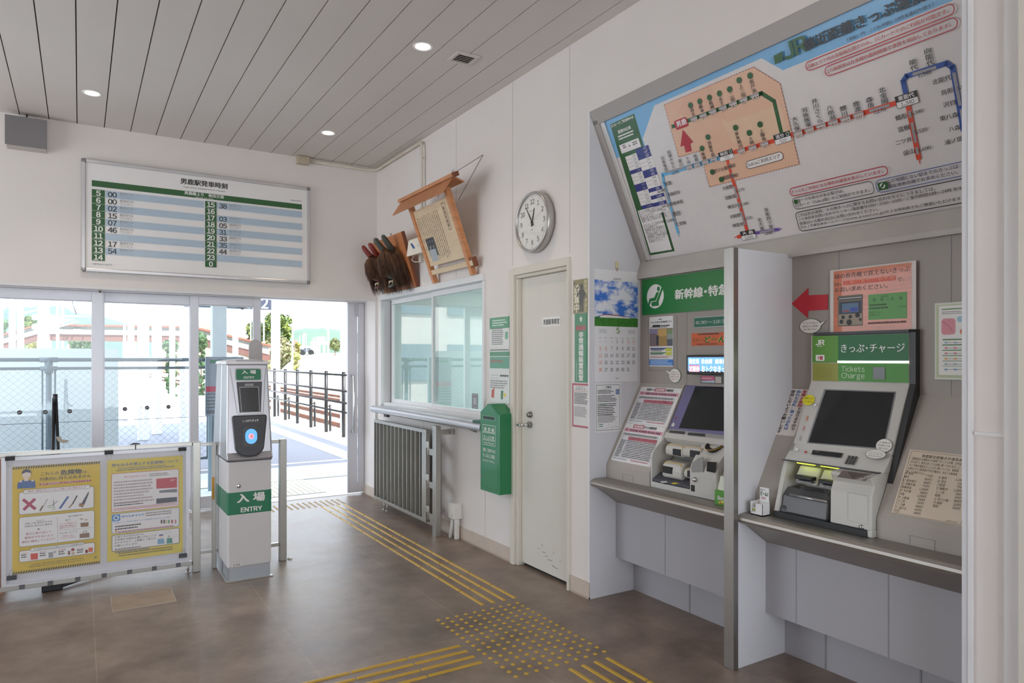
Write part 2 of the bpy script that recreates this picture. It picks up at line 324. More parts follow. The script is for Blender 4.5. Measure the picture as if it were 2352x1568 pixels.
struct(MB().box((-5.2, .42, -.02), (-.001, .6, .004), M('dcdad8', .45, metal=.3)).build('trim_3'))
# office door
d5 = thing('door_5', '', '', (0, -3.12, 0)); d5['kind'] = 'structure'
mb = MB(); y0, y1 = -2.765, -3.49; zt = 2.175
mb.box((-.021, y0, 0), (.012, y0 - .05, zt + .001), CREAM).box((.0, y0 - .051, 0), (.1, y0 - .075, zt - .076), CREAM).box((-.02, y0 - .05, zt - .052), (.012, y1 + .022, zt), CREAM).box((-.021, y1 + .022, 0), (.06, y1, zt + .001), CREAM).box((.001, y0 - .051, zt - .075), (.1, y1 + .023, zt - .053), CREAM); mb.build('door_frame', d5, bevel=.003)
yl, yr = -2.842, -3.468; MB().box((.035, yl, .022), (.075, yr, 2.098), M('ddd9d0', .42, var=.02, scale=2)).build('door_leaf', d5, bevel=.003)
MB().box((.06, yl, .0), (.07, yr, .03), BLACK).build('door_shadow_gap', d5)
c = onX(1218, 952, .03); mb = MB(); mb.lathe([(.0, -.022), (.016, -.022), (.02, -.012), (.023, 0), (.023, .01)], c, (1, 0, 0), M('8d8983', .3, metal=.9)); mb.build('lock_cylinder', d5)
c = onX(1217, 975, .03); mb = MB(); mb.cyl(c, c + V((-.012, 0, 0)), .024, STEEL, n=20).tube([c, c + V((-.045, 0, 0)), c + V((-.055, .02, -.002)), c + V((-.055, .075, -.006)), c + V((-.05, .11, -.008))], [.01, .01, .0095, .008, .006], CHROME); mb.build('door_handle', d5)
p = Print((.035, 0, 0), (0, -1, 0), (0, 0, 1)); sk = ink('84807c', .6)
for u, v, a, b in ((1246, 1266, 9, 4), (1258, 1283, 12, 6), (1267, 1296, 10, 9), (1284, 1289, 9, -3), (1243, 1250, 6, 3), (1252, 1275, 8, 3), (1235, 1258, 5, 2), (1275, 1302, 8, 5), (1270, 1265, 4, 8)): p.poly([(u, v), (u + a * .8, v + b * .7), (u + a, v + b), (u + a * .2, v + b * .25 + 1.5)], sk)
p.build('scuff_mark', d5)
# ticket window
w1 = thing('window_1', '', '', (0, -1.26, 1)); w1['kind'] = 'structure'; FR = M('e7e7e8', .4, var=.01)
mb = MB(); y0, y1, z0, z1 = -.13, -2.37, 1.0, 2.165
mb.box((-.03, y0, z1 - .035), (.14, y1, z1 + .02), FR).box((-.02, y0 - .001, z0), (.139, y0 - .03, z1 - .036), FR).box((-.02, y1 + .028, z0 + .051), (.139, y1 + .001, z1 - .036), FR).box((.01, y0, z0), (.14, y1, z0 + .05), FR); mb.build('window_frame', w1, bevel=.003)
def sash(a, b, x, nm):
    mb = MB(); zb, ztp = 1.045, 2.135
    mb.box((x, a, zb), (x + .03, a - .028, ztp), FR).box((x, b + .028, zb), (x + .03, b, ztp), FR).box((x, a - .028, zb), (x + .03, b + .028, zb + .045), FR).box((x, a - .028, ztp - .05), (x + .03, b + .028, ztp), FR); s = mb.build('sash', w1, bevel=.002)
    MB().box((x + .012, a - .025, zb + .04), (x + .017, b + .025, ztp - .045), WGL).build('glass_pane', s)
WGL = glass_mat('office_glass', (.89, .945, .94), 2.2)
sash(-.2, -1.285, .085, 'l'); sash(-1.262, -2.345, .05, 'r')
MB().box((.085, -.16, 1.05), (.12, -.2, 2.13), M('8e8e90', .5)).build('side_track', w1)
# office behind the window
TEAL = M('b3bfbd', .7); mb = MB(); mb.box((3.2, -3.6, 0), (3.3, .5, 2.8), TEAL).box((T, .35, 0), (3.2, .5, 2.8), TEAL).box((T, -3.55, 0), (3.2, -3.6, 2.8), TEAL).box((T, -3.55, 2.7), (3.2, .5, 2.8), WALL).box((T, -3.55, -.05), (3.2, .5, 0), M('7f8a8a', .6)); struct(mb.build('wall_office', recalc=False))
l = bpy.data.lights.new('office_fill_light', 'AREA'); l.energy = 90; l.size = .4; l.size_y = 1.2; l.shape = 'RECTANGLE'; l.color = (.95, 1, 1); o = bpy.data.objects.new('office_fill_light', l); C.objects.link(o); o.location = (1.7, -1.5, 2.66)  # unseen fill light, added to brighten the office behind the glass
# ticket corner: recess walls
mb = MB(); SP = [(-.002, 0), (.5, 0), (.5, 2.1), (.46, 2.14), (.0, 3.06)]
mb.prism([(.0, 0), (.56, 0), (.56, 3.06), (0, 3.06)], 'y', -3.69, -3.676, LAV); mb.prism([(-.012, 0), (.56, 0), (.56, 3.06), (-.012, 3.06)], 'y', -5.866, -5.888, LAV)
mb.box((-.004, -3.689, 0), (-.0005, -3.675, 3.06), M('eae8e8', .5)); mb.box((-.016, -5.888, 0), (0, -5.9, H), M('e8e8ea', .5))
BACK = M('a59d95', .5, var=.01); mb.box((.42, -3.69, 1.35), (.44, -5.866, 2.1), BACK)
SLN = M('b5aea6', .5, var=.01); SLP_ = [(.13, .755), (.13, .84), (.42, 1.352), (.44, 1.352), (.16, .83), (.16, .755)]
mb.prism(SLP_, 'y', -3.69, -4.087, SLN)
for a, b in ((-4.602, -4.971), (-5.466, -5.866)): mb.prism(SLP_, 'y', a, b, SLN)
AP = M('b0afb4', .5, var=.01); mb.prism([(.21, .235), (.21, .6), (.4, .6), (.4, 0), (.36, 0), (.36, .175)], 'y', -3.69, -5.866, AP)
GS = M('98979a', .6)
mb.box((.5, -3.67, 0), (.54, -5.87, 3.06), AP)
for a, b in ((-4.087, -4.602), (-4.971, -5.466)): mb.box((.13, a, .735), (.5, b, .7555), AP)
for y in (-4.135, -4.79, -5.02, -5.47): mb.box((.2085, y - .002, .235), (.211, y + .002, .6), GS)
for y in (-4.185, -5.075, -5.525): mb.box((.357, y - .004, .0), (.361, y + .004, .175), GS)
for y in (-4.105, -5.105, -5.62): mb.box((.4185, y - .0015, 1.352), (.421, y + .0015, 2.04), GS)
pz = onX(1430, 1086, .13); 
for (u0, v0, u1, v1) in ((1430, 1087, 1455, 1109), (2089, 1228, 2148, 1266)):
    a, b = onX(u0, v0, .13), onX(u1, v1, .13); e = .0015; za, zb = max(a.z, b.z), max(.757, min(a.z, b.z) + .004)
    za = .835 if za > .838 else za
    for q in (((.129, a.y, za), (.1305, b.y, za - 2 * e)), ((.129, a.y, za), (.1305, a.y - 2 * e, .757)), ((.129, b.y, za), (.1305, b.y + 2 * e, .757))): mb.box(*q, GS)
mb.prism([(.56, 2.165), (.42, 2.145), (.385, 2.057), (.388, 2.034), (.56, 2.03)], 'y', -3.69, -5.866, M('b9b3ac', .5))
struct(mb.build('wall_alcove'))
def counter(y0, y1, label):
    t = thing('counter', label, 'counter', (.1, (y0 + y1) / 2, .6), 'steel counters of the ticket corner')
    prof = [(.135, .757), (.03, .757), (.016, .754), (.006, .746), (.0, .735), (.0, .728), (.006, .718), (.014, .712), (.21, .597), (.212, .585), (.16, .69), (.135, .74)]
    MB().prism([(.135, .757), (.03, .757), (.012, .752), (.002, .74), (.0, .728), (.005, .717), (.016, .711), (.05, .7), (.135, .7)], 'y', y0, y1, STEELH, smooth=False).build('counter_top', t, bevel=.002)
    MB().prism([(.05, .7), (.135, .7), (.211, .6), (.211, .59)], 'y', y0, y1, STEELH).build('under_panel', t); return t
counter(-3.695, -4.79, 'stainless steel counter ledge under the purple ticket machine'); counter(-4.847, -5.864, 'stainless steel counter ledge under the green-headed ticket machine')
t = thing('partition', 'white partition with stainless steel edge standing between the two ticket machines', 'partition', (.2, -4.82, 0))
MB().prism([(0, 0), (.5, 0), (.5, 2.035), (.395, 2.035), (.38, 2.05), (0, 2.05)], 'y', -4.797, -4.843, LAV).build('panel', t); MB().box((-.035, -4.79, 0), (.0, -4.85, 2.052), STEEL).build('steel_edge', t, bevel=.002)
# ================================================================ TACTILE PAVING
YEL = M('c9a23a', .45, var=.05, scale=30)
proto = None
def stud(x, y, label, group):
    global proto
    if proto is None: proto = MB().lathe([(.0125, 0), (.012, .002), (.009, .0042), (.004, .0052), (0, .0054)], (0, 0, .0005), (0, 0, 1), YEL, n=14).build('tactile_stud'); o = proto
    else: o = proto.copy(); C.objects.link(o)
    o.location = (x, y, .0003); tag(o, label, 'tactile stud', group)
DX, DY = -.4226, -3.506
for i in range(10):
    for j in range(15): stud(DX - .06 * i, DY - .06 * j, 'yellow round tactile stud in the large block between the three lines of bars', 'tactile studs of the large block')
for i in range(16):
    for j in range(5): stud(-.374 - .06 * i, .2 - .0613 * j, 'round tactile stud in the band across the floor at the platform doorway', 'tactile studs at the doorway')
def bar(x0, x1, y0, y1, label, group):
    mb = MB(); h = .0055; e = .006
    mb.hexa([(x0, y0, 0), (x1, y0, 0), (x1, y1, 0), (x0, y1, 0), (x0 + e, y0 + e, h), (x1 - e, y0 + e, h), (x1 - e, y1 - e, h), (x0 + e, y1 - e, h)], YEL); tag(mb.build('tactile_bar'), label, 'tactile bar', group)
bx = [-.388 - .0775 * i for i in range(4)]
ys = [-.075 - .305 * k for k in range(12)]
for x in bx:
    for a in range(11): bar(x - .0125, x + .0125, ys[a + 1] + .0045, ys[a] - .0045, 'yellow tactile bar in the line running from the platform door to the studs', 'tactile bars towards the platform door')
for i in range(4):
    for k in range(4): 
        y1 = -4.412 - .3 * k; x = -.46 - .0775 * i; bar(x - .0125, x + .0125, y1 - .293, y1, 'yellow tactile bar in the line leading from the studs towards the camera', 'tactile bars towards the camera')
for i in range(4):
    for k in range(6):
        x1 = -1.02 - .3 * k; y = -3.888 - .0775 * i; bar(x1 - .293, x1, y - .0125, y + .0125, 'yellow tactile bar in the crosswise line leading away from the studs', 'tactile bars across the floor')
q = [onZ(u, v, 0) for u, v in ((253, 1370), (394, 1350), (404, 1383), (261, 1400 + 8))]
x0, x1, y0, y1 = -2.555, -2.213, -2.35, -2.05; mb = MB(); HC = M('a5907b', .5, var=.12, scale=9); mb.box((x0, y0, .0), (x1, y1, .0012), HC); e = .003
for a, b in (((x0 - e, y0 - e), (x1 + e, y0)), ((x0 - e, y1), (x1 + e, y1 + e)), ((x0 - e, y0), (x0, y1)), ((x1, y0), (x1 + e, y1))): mb.box((*a, 0), (*b, .002), M('c9bfb2', .4, metal=.5))
tag(mb.build('floor_hatch', recalc=False), 'brown square floor hatch with a thin metal edge before the poster railing', 'hatch')
# ================================================================ CEILING FIXTURES
def downlight(c, label):
    t = thing('downlight', label, 'ceiling light', c, 'round downlights in the ceiling'); z = H
    MB().lathe([(.05, .004), (.062, -.004), (.066, -.003), (.068, .001)], (c[0], c[1], z), (0, 0, 1), WHITE).build('trim_ring', t)
    MB().cyl((c[0], c[1], z - .001), (c[0], c[1], z + .004), .05, M('fff3df', .5, var=0, em=9), n=28).build('diffuser', t)
    l = bpy.data.lights.new('downlight_lamp', 'SPOT'); l.energy = 16; l.color = (1, .8, .6); l.spot_size = R(105); l.spot_blend = .8; l.shadow_soft_size = .045
    o = bpy.data.objects.new('downlight_lamp', l); C.objects.link(o); o.location = (c[0], c[1], z - .02)
downlight((-.81, -2.955, H), 'lit round downlight beside the ceiling vent grille'); downlight((-2.644, -.873, H), 'lit round downlight above the timetable board, toward the grey wall box'); downlight((-.809, -.9, H), 'lit round downlight above the pipe junction box in the corner')
t = thing('vent_grille', 'square slatted vent grille in the plank ceiling', 'vent', (-.503, -2.946, H)); VG = M('cfc9c3', .45); mb = MB(); a, b, c, d = -.588, -.419, -3.027, -2.863
mb.box((a, c, H - .012), (b, c + .022, H), VG).box((a, d - .022, H - .012), (b, d, H), VG).box((a, c + .022, H - .0118), (a + .022, d - .022, H), VG).box((b - .022, c + .022, H - .0118), (b, d - .022, H), VG); mb.build('frame', t, bevel=.002)
MB().box((a + .02, c + .02, H - .001), (b - .02, d - .02, H + .0005), M('2a2524', .8)).build('backing', t)
for k in range(5):
    y = c + .034 + .0235 * k; MB().obox(((a + b) / 2, y, H - .007), (.064, 0, 0), (0, .008, .004), (0, -.0006, .0011), VG).build('slat', t)
# conduit in the corner
PIPE = M('d6cdbf', .5); t = thing('conduit', 'cream electrical conduit with junction box running round the ceiling corner', 'conduit', (-.4, -.04, 3.4)); zc = 3.525
path = [(-.74, -.035, zc), (-.2, -.035, zc), (-.1, -.04, zc - .002), (-.05, -.07, zc - .003), (-.035, -.15, zc - .003), (-.035, -.4, zc), (-.035, -1.16, zc - .005), (-.035, -1.215, zc - .013), (-.035, -1.235, zc - .035), (-.035, -1.237, zc - .09), (-.035, -1.237, 2.62)]
MB().tube(path, .0135, PIPE, n=12).build('pipe', t)
mb = MB().box((-.862, -.075, 3.482), (-.745, -.001, 3.555), M('b9ad97', .55)); 
for x in (-.83, -.78): mb.cyl((x, -.076, 3.54), (x, -.074, 3.54), .01, M('b1a58f', .5))
mb.build('junction_box', t, bevel=.004)
for q in ((-.62, -.03, zc), (-.26, -.03, zc), (-.03, -.2, zc), (-.03, -.72, zc), (-.03, -1.237, 3.37)): MB().cyl(V(q) + (V((-.008, 0, 0)) if q[1] == -.03 else V((0, -.008, 0)) if q[2] == zc else V((0, 0, -.008))), V(q) + (V((.008, 0, 0)) if q[1] == -.03 else V((0, .008, 0)) if q[2] == zc else V((0, 0, .008))), .0165, M('cfc5b6', .4)).build('saddle_clip', t)
t = thing('wall_box', 'flat grey box fixed high on the back wall above the timetable board', 'box', (-3.1, 0, 3.26)); MB().box((-3.245, -.115, 3.275), (-2.958, -.1, 3.515), M('7e7a7c', .5)).build('front_plate', t); MB().box((-3.235, -.1, 3.262), (-2.965, 0, 3.51), M('b9b1ac', .55)).build('housing', t); MB().tube([(-3.1, -.05, 3.51), (-3.1, -.05, 3.56)], .006, DGREY).build('ceiling_rod', t)
# ================================================================ THINGS ON THE BACK WALL AND RIGHT WALL
def Z(x0, y0, s): return lambda a, b: (x0 + a / s, y0 + b / s)
K = ink('2b2a2c'); GRN = ink('2f5f33'); WH = ink('f2f0ee'); GRY = ink('8f8b8c'); REDI = ink('b8323a'); SIGNG = ink('1d7a4f')
SX = (1, 0, 0); SY = (0, -1, 0); UP = (0, 0, 1)
# timetable
z = Z(0, 200, 2.94); yb = -.034
t = thing('timetable_board', 'wide white departure timetable board in aluminium frame above the platform doors', 'sign', (-1.715, 0, 2.27))
x0, x1, z0, z1 = -2.712, -.728, 2.272, 3.258; AF = M('c9c7c8', .3, metal=.6)
MB().box((x0 + .02, -.03, z0 + .02), (x1 - .02, -.002, z1 - .02), M('efedec', .15, var=.01, coat=.5)).build('panel', t)
for a, b in (((x0, z0), (x0 + .032, z1)), ((x1 - .032, z0), (x1, z1)), ((x0 + .03, z0), (x1 - .03, z0 + .034)), ((x0 + .03, z1 - .034), (x1 - .03, z1))): MB().box((a[0], -.04, a[1]), (b[0], 0, b[1]), AF).build('frame', t, bevel=.006)
for a in (x0, x1 - .037):
    for b in (z0, z1 - .039): MB().box((a - .002, -.043, b - .001), (a + .039, 0, b + .04), M('8c8a8b', .35, metal=.7)).build('corner_cap', t, bevel=.012)
P = Print((0, -.031, 0), SX, UP)
P.rect(z(620, 627), z(2038, 827), GRN); P.text('男鹿駅発車時刻', z(1218, 612), z(1537, 690), K, .03); P.text('Oga Sta. Departure Times', z(1237, 668), z(1521, 710), K, .02)
P.text('男鹿線上り　秋田方面', z(1245, 701), z(1512, 754), WH, .02); P.text('Oga Line for Akita', z(1320, 738), z(1441, 760), WH); P.greek(z(1962, 760), z(2036, 775), 1, K, ragged=0)
LB = ink('b4c6d6', .3)
def hours(a, b, xr, names, mins, first_blue):
    x0, y0, x1, y1 = P.bx(a, b); xe = P.c(xr)[0]; n = len(names); h = (y1 - y0) / n; P.px = False
    for i in range(n):
        yt = y1 - i * h
        if i % 2 == first_blue: P.rect((x1 + .004, yt - h), (xe, yt), LB)
        P.rect((x0, yt - h + .003), (x1, yt), GRN); P.tx(names[i], (x0 + x1) / 2, yt - h * .5 - .021, .043, WH, .03, 'c')
        if mins[i]: 
            P.tx(mins[i], x1 + .058, yt - h * .52 - .021, .044, K, .02, 'c'); P.tx('秋田行②', x1 + .115, yt - h * .42, .02, GRY, .005); P.tx('ワンマン', x1 + .115, yt - h * .86, .019, GRY, .005)
    P.px = True
hours(z(620, 687), z(708, 1177), z(1378, 760), ['5', '6', '7', '8', '9', '10', '11', '12', '13', '14'], ['00', '00', '02', '15', '07', '46', '', '17', '54', ''], 0)
hours(z(1385, 768), z(1462, 1220), z(2038, 900), ['15', '16', '17', '18', '19', '20', '21', '22', '23', '0'], ['38', '', '03', '05', '31', '33', '35', '44', '', ''], 0)
P.text('○数字はのりばです。', z(622, 1187), z(765, 1207), K, .0); P.build('printed_face', t)
# clock
t = thing('wall_clock', 'round silver wall clock with black numerals hung above the office door', 'clock', (0, -3.105, 2.46)); c = V((0, -3.105, 2.462)); r = .212
MB().lathe([(.15, -.0), (r - .006, -.002), (r, -.012), (r, -.05), (r - .006, -.06), (r - .014, -.063), (r - .02, -.058), (r - .022, -.045)], c, (1, 0, 0), M('b9b6b3', .3, metal=.7, var=.02), n=64).build('case', t)
MB().cyl(c + V((-.03, 0, 0)), c + V((-.046, 0, 0)), r - .02, M('f1efec', .5, var=0), n=64).build('dial', t)
P = Print((-.0465, c.y, c.z), SY, UP, px=False)
for i in range(12):
    a = R(30 * (i + 1)); n = str(i + 1); P.tx(n, .142 * math.sin(a), .142 * math.cos(a) - .0165, .033, K, .0, 'c'); P.disc((.175 * math.sin(a), .175 * math.cos(a)), .0028, K, n=8)
P.greek((-.03, .075), (.03, .083), 1, GRY); P.greek((-.02, -.06), (.02, -.05), 1, GRY); P.build('numerals', t)
def hand(ang, L, w_, back, x, m, nm, tip=.4):
    a = R(ang); d = V((0, -math.sin(a), math.cos(a))); s_ = V((0, -math.cos(a), -math.sin(a))); q = c + V((x, 0, 0))
    MB().slab([q - d * back - s_ * w_, q - d * back + s_ * w_, q + d * L + s_ * w_ * tip, q + d * L - s_ * w_ * tip], (-.0012, 0, 0), m).build(nm, t)
hand(16, .098, .007, .03, -.049, BLACK, 'hour_hand'); hand(326, .135, .0055, .03, -.051, BLACK, 'minute_hand'); hand(64, .12, .0014, .04, -.053, M('d8d4d0', .5), 'second_hand')
MB().cyl(c + V((-.047, 0, 0)), c + V((-.056, 0, 0)), .009, BLACK).build('hub', t)
MB().cyl(c + V((-.0565, 0, 0)), c + V((-.058, 0, 0)), r - .019, glass_mat('clock_glass', (.99, .99, .99), .6), n=64).build('glass', t)
# leaning wooden signboard
WOOD = M('c98a5c', .5, var=.14, scale=4, stretch=(1, 1, 12)); WOODH = M('bf8258', .5, var=.16, scale=4, stretch=(1, 14, 1)); WLT = M('dcc4a2', .55, var=.06, scale=3, stretch=(1, 1, 10)); WDK = M('7a4427', .5, var=.1)
B0, B1 = V((-.035, -1.53, 2.186)), V((-.035, -2.235, 2.186)); top = V((-.278, 0, 2.852)); dz = V((top.x + .035, 0, top.z - 2.186)); L = dz.length; e = dz / L; nn = V((-e.z, 0, e.x)); yy = V((0, -1, 0))
t = thing('wooden_signboard', 'wooden notice board with little roof leaning out above the ticket window', 'signboard', (-.1, -1.88, 2.186))
def wb(y0, y1, s0, s1, n0, n1, m, nm):
    c_ = V((B0.x, (y0 + y1) / 2, B0.z)) + e * (s0 + s1) / 2 + nn * (n0 + n1) / 2
    return MB().obox(c_, (0, (y1 - y0) / 2, 0), e * (s1 - s0) / 2, nn * (n1 - n0) / 2, m).build(nm, t, bevel=.002)
for y in (-1.53, -2.235): wb(y - .022, y + .022, 0, L, -.022, .022, WOOD, 'post')
wb(-1.49, -2.30, .075, .117, -.012, .018, WLT, 'crossbar'); wb(-2.27, -2.31, .06, .14, -.03, .012, WDK, 'peg')
bd = wb(-1.55, -2.215, .15, L - .065, -.008, .008, WLT, 'board')
for sgn, nm in ((1, 'roof'), (-1, 'roof')):
    a0 = B0 + e * (L + .06) ; d = (nn * sgn * .8 - e * .6).normalized() * (.165 if sgn > 0 else .1); mb = MB(); s_ = d.cross(yy).normalized() * .005; n_ = 34
    for k in range(n_):
        ya = -1.40 - (.99 / n_) * k; yb_ = ya - .99 / n_ + .003; mb.obox(V((a0.x, (ya + yb_) / 2, a0.z)) + d / 2, (0, (yb_ - ya) / 2, 0), d / 2, s_, WOODH)
    mb.build(nm, t)
MB().obox(V((B0.x, -1.895, B0.z)) + e * (L + .068), (0, .525, 0), e * .014, nn * .03, M('c58a60', .5, var=.1)).build('ridge_board', t, bevel=.003)
MB().obox(V((B0.x, -2.43, B0.z)) + e * (L + .066), (0, .02, 0), e * .017, nn * .02, WDK).build('ridge_end', t)
MB().tube([V((B0.x, -2.0, B0.z)) + e * (L - .03) - nn * .03, (-.004, -1.82, 3.13)], .002, DGREY, n=6).tube([(-.004, -2.33, 3.13), V((B0.x, -2.30, B0.z)) + e * (L - .12) - nn * .03], .002, DGREY, n=6).tube([V((B0.x, -2.1, B0.z)) + e * (L + .06), (-.004, -2.33, 3.13)], .002, DGREY, n=6).build('hanging_wire', t)
z = Z(900, 380, 5.6); P = Print(B0 + nn * .0085, SY, e); PB = ink('4b3a28')
P.line([z(632, 492), z(672, 476), z(772, 812), z(738, 828)], .004, PB, closed=True); P.text('秋田の由来', z(650, 525), z(752, 790), PB, .03, vert=True)
P2 = P.bx(z(345, 620), z(640, 560)); P.px = False; x0, x1 = P.c(P.bx(z(335, 640), z(740, 1240))[:2])[0], 0
P.px = True; a = P.bx(z(337, 625), z(630, 540)); xs_ = [a[0] + .036 * k for k in range(14)]; P.px = False; yt = P.mb and .60
for k in range(13):
    x = .055 + .033 * k; y = .585 - random.uniform(0, .02); end = .28 if k < 6 else .16 + random.uniform(0, .06)
    P.k += 1
    while y > end:
        h = random.uniform(.006, .013); ww = random.uniform(.007, .012); P.put([(x - ww / 2, y), (x + ww / 2, y), (x + ww / 2 - .002, y - h), (x - ww / 2 + .001, y - h)], [(0, 1, 2, 3)], PB, up=False); y -= h + random.uniform(.003, .006)
P.px = True
P.rect(z(432, 950), z(605, 1150), ink('3a3b3f')); P.rect(z(480, 1090), z(610, 1215), ink('a9b0b4')); 
for u, v in ((465, 990), (490, 975), (520, 965), (505, 1040), (470, 1040)): P.disc(z(u, v), .004, WH, n=8)
P.disc(z(500, 1060), .013, ink('9a9a98')); P.disc(z(540, 1040), .012, ink('8b8b8a')); P.mb.build('writing', t, recalc=False)
# plaque with the two demon masks
PLQ = M('b9764a', .45, var=.12, scale=3, stretch=(1, 1, 6)); b0 = V((-.03, -.29, 2.188)); tp = V((-.185, 0, 2.694)); dz = V((tp.x - b0.x, 0, tp.z - b0.z)); L2 = dz.length; e = dz / L2; nn = V((-e.z, 0, e.x))
t = thing('mask_plaque', 'tilted orange wooden plaque standing on the ticket window frame in the corner', 'plaque', (-.06, -.7, 2.188))
pts = [(-.29, 0), (-1.12, 0), (-1.12, L2), (-.33, L2), (-.29, L2 - .05)]; MB().slab([V((b0.x, y, b0.z)) + e * s for y, s in pts], -nn * .025, PLQ).build('board', t, bevel=.004)
MB().slab([V((b0.x, y, b0.z)) + e * s + nn * .0005 for y, s in ((-1.098, 0), (-1.122, 0), (-1.122, L2), (-1.098, L2))], -nn * .027, WDK).build('edge_strip', t)
for y in (-.50, -.84): MB().tube([V((b0.x, y, b0.z)) + e * (L2 + .025 * math.sin(a)) + V((0, .012 * math.cos(a), 0)) - nn * .01 for a in [math.pi * k / 6 for k in range(7)]], .002, DGREY, n=6).build('hook', t)
def mask(ym, face, horn, hairs, label, sc=1.0):
    o0 = V((b0.x, ym, b0.z)) + e * .27
    m = thing('demon_mask', label, 'mask', o0, 'masks on the corner plaque'); W = lambda a, b, c_: o0 + V((0, -a * sc, 0)) + e * b * sc + nn * c_ * sc
    FM = M(face, .35, var=.08, scale=12); mb = MB(); nu, nv = 16, 12; vs_ = []; fs = []
    for i in range(nv + 1):
        for j in range(nu + 1):
            a = R(-100 + 200 * j / nu); b = R(-90 + 180 * i / nv); rx = .10; rz = .15; x = rx * math.cos(b) * math.sin(a); y = rz * math.sin(b) - .04; d = .095 * math.cos(b) * math.cos(a) + .01
            s_ = abs(x); d += .05 * math.exp(-((x / .028) ** 2 + ((y + .075) / .03) ** 2)) - .02 * (math.exp(-(((s_ - .045) / .022) ** 2 + ((y + .03) / .02) ** 2))) + .02 * math.exp(-((s_ / .06) ** 2 + ((y + .175) / .02) ** 2)) - .022 * math.exp(-((s_ / .05) ** 2 + ((y + .138) / .013) ** 2)) + .018 * math.exp(-((s_ - .05) / .03) ** 2 - ((y + .005) / .014) ** 2); vs_.append(W(x, y, d))
    for i in range(nv):
        for j in range(nu): k = i * (nu + 1) + j; fs.append((k, k + 1, k + nu + 2, k + nu + 1))
    mb.add(vs_, fs, FM, True); f = mb.build('face', m)
    for s_ in (-1, 1):
        MB().sph(W(s_ * .045, -.03, .088), .013 * sc, M('c8a24a', .25, metal=.6), 10, 6).build('eye', f)
        MB().cyl(W(s_ * .03, -.125, .095), W(s_ * .032, -.15, .118), .008 * sc, M('e6d9b8', .4), r1=.002).build('fang', f)
        MB().tube([W(s_ * .055, .07, .03), W(s_ * .075, .13, .07), W(s_ * .082, .19, .095), W(s_ * .083, .212, .102), W(s_ * .083, .222, .105), W(s_ * .083, .228, .107)], [.026 * sc, .025 * sc, .022 * sc, .0185 * sc, .013 * sc, .003 * sc], M(horn, .45, var=.1, scale=10), n=12).build('horn', m)
    MB().tube([W(-.05, -.155, .10), W(-.02, -.165, .122), W(.02, -.165, .122), W(.05, -.155, .10)], .011 * sc, M(face, .3), n=8).build('lip', f)
    MB().tube([W(-.045, -.128, .10), W(0, -.132, .122), W(.045, -.128, .10)], .006 * sc, M('d6c9a4', .4), n=8).build('teeth', f)
    hb = MB(); hm = [M(h, .55, var=.2, scale=20) for h in hairs]; rr = random.Random(int(abs(ym) * 100))
    for i in range(1900):
        a = rr.uniform(-2.0, 2.0); front = abs(a) < .75; L_ = rr.uniform(.16, .27) if not front else rr.uniform(.06, .135); sx_ = math.sin(a); rad = rr.uniform(.03, .11)
        p0 = W(rad * sx_ * .5, .105 + rr.uniform(-.02, .02), .03 + rad * max(math.cos(a), -.2) * .6); sp = rr.uniform(.98, 1.22); x1_ = sx_ * .115 * sp; d1_ = .02 + .105 * max(math.cos(a), -.1) * sp
        path = [p0, W(x1_ * .62, .094, d1_ * .75 + .022), W(x1_ * .9, .06, d1_ * .97 + .018)]; n_ = 3; dr = V((rr.uniform(-.015, .015), rr.uniform(-.02, .02), 0))
        for k in range(1, n_ + 1): q = W(x1_ * (1 + .12 * k / n_), .055 - L_ * 1.05 * k / n_, d1_ + .012) ; path.append(q + dr * (k / n_) + V((0, 0, -.02 * k / n_)))
        wv = rr.uniform(.0008, .0017) * sc; hb.tube(path, [wv, wv, wv * 1.1, wv, wv * .8, wv * .25], rr.choice(hm), n=3)
    h = hb.build('hair', m, recalc=False); h['kind'] = 'stuff'
mask(-.86, '4a4f48', '3c4038', ('4a3023', '5a3b2a', '6e4a32', '45291d', '85603f'), 'greenish demon mask with grey horns and long brown hair, nearer the ticket office', 1.22)
mask(-.47, '6e3a34', '7c2b24', ('54382a', '64422f', '7a5539', '4a3025'), 'reddish demon mask with red horns and brown hair, close to the corner', 1.12)
# small white speaker behind
t = thing('wall_speaker', 'small white boxy wall speaker with blue label behind the leaning wooden boards', 'speaker', (-.08, -1.3, 2.46)); SPW = M('e4dfd4', .5)
MB().hexa([(-.15, -1.14, 2.455), (-.15, -1.5, 2.455), (0, -1.5, 2.5), (0, -1.14, 2.5), (-.13, -1.14, 2.61), (-.13, -1.5, 2.61), (0, -1.5, 2.64), (0, -1.14, 2.64)], SPW).build('housing', t, bevel=.008)
zz = Z(830, 500, 8.714); P = Print((-.152, -1.14, 2.455), SY, (.02, 0, .155)); P.poly([zz(978, 520), zz(1015, 512), zz(1075, 605), zz(1040, 622)], ink('2f5d9c')); 
for k in range(5): P.line([zz(1105 + 6 * k, 560 - 20 * k * .3), zz(1150, 520 + 15 * k)], .0015, GRY)
P.build('label_sticker', t); MB().tube([(-.1, -1.19, 2.46), (-.12, -1.2, 2.42), (-.1, -1.24, 2.40), (-.06, -1.3, 2.41)], .004, SPW).build('cable', t)
MB().box((-.03, -1.15, 2.41), (0, -1.2, 2.5), SPW).build('bracket', t)
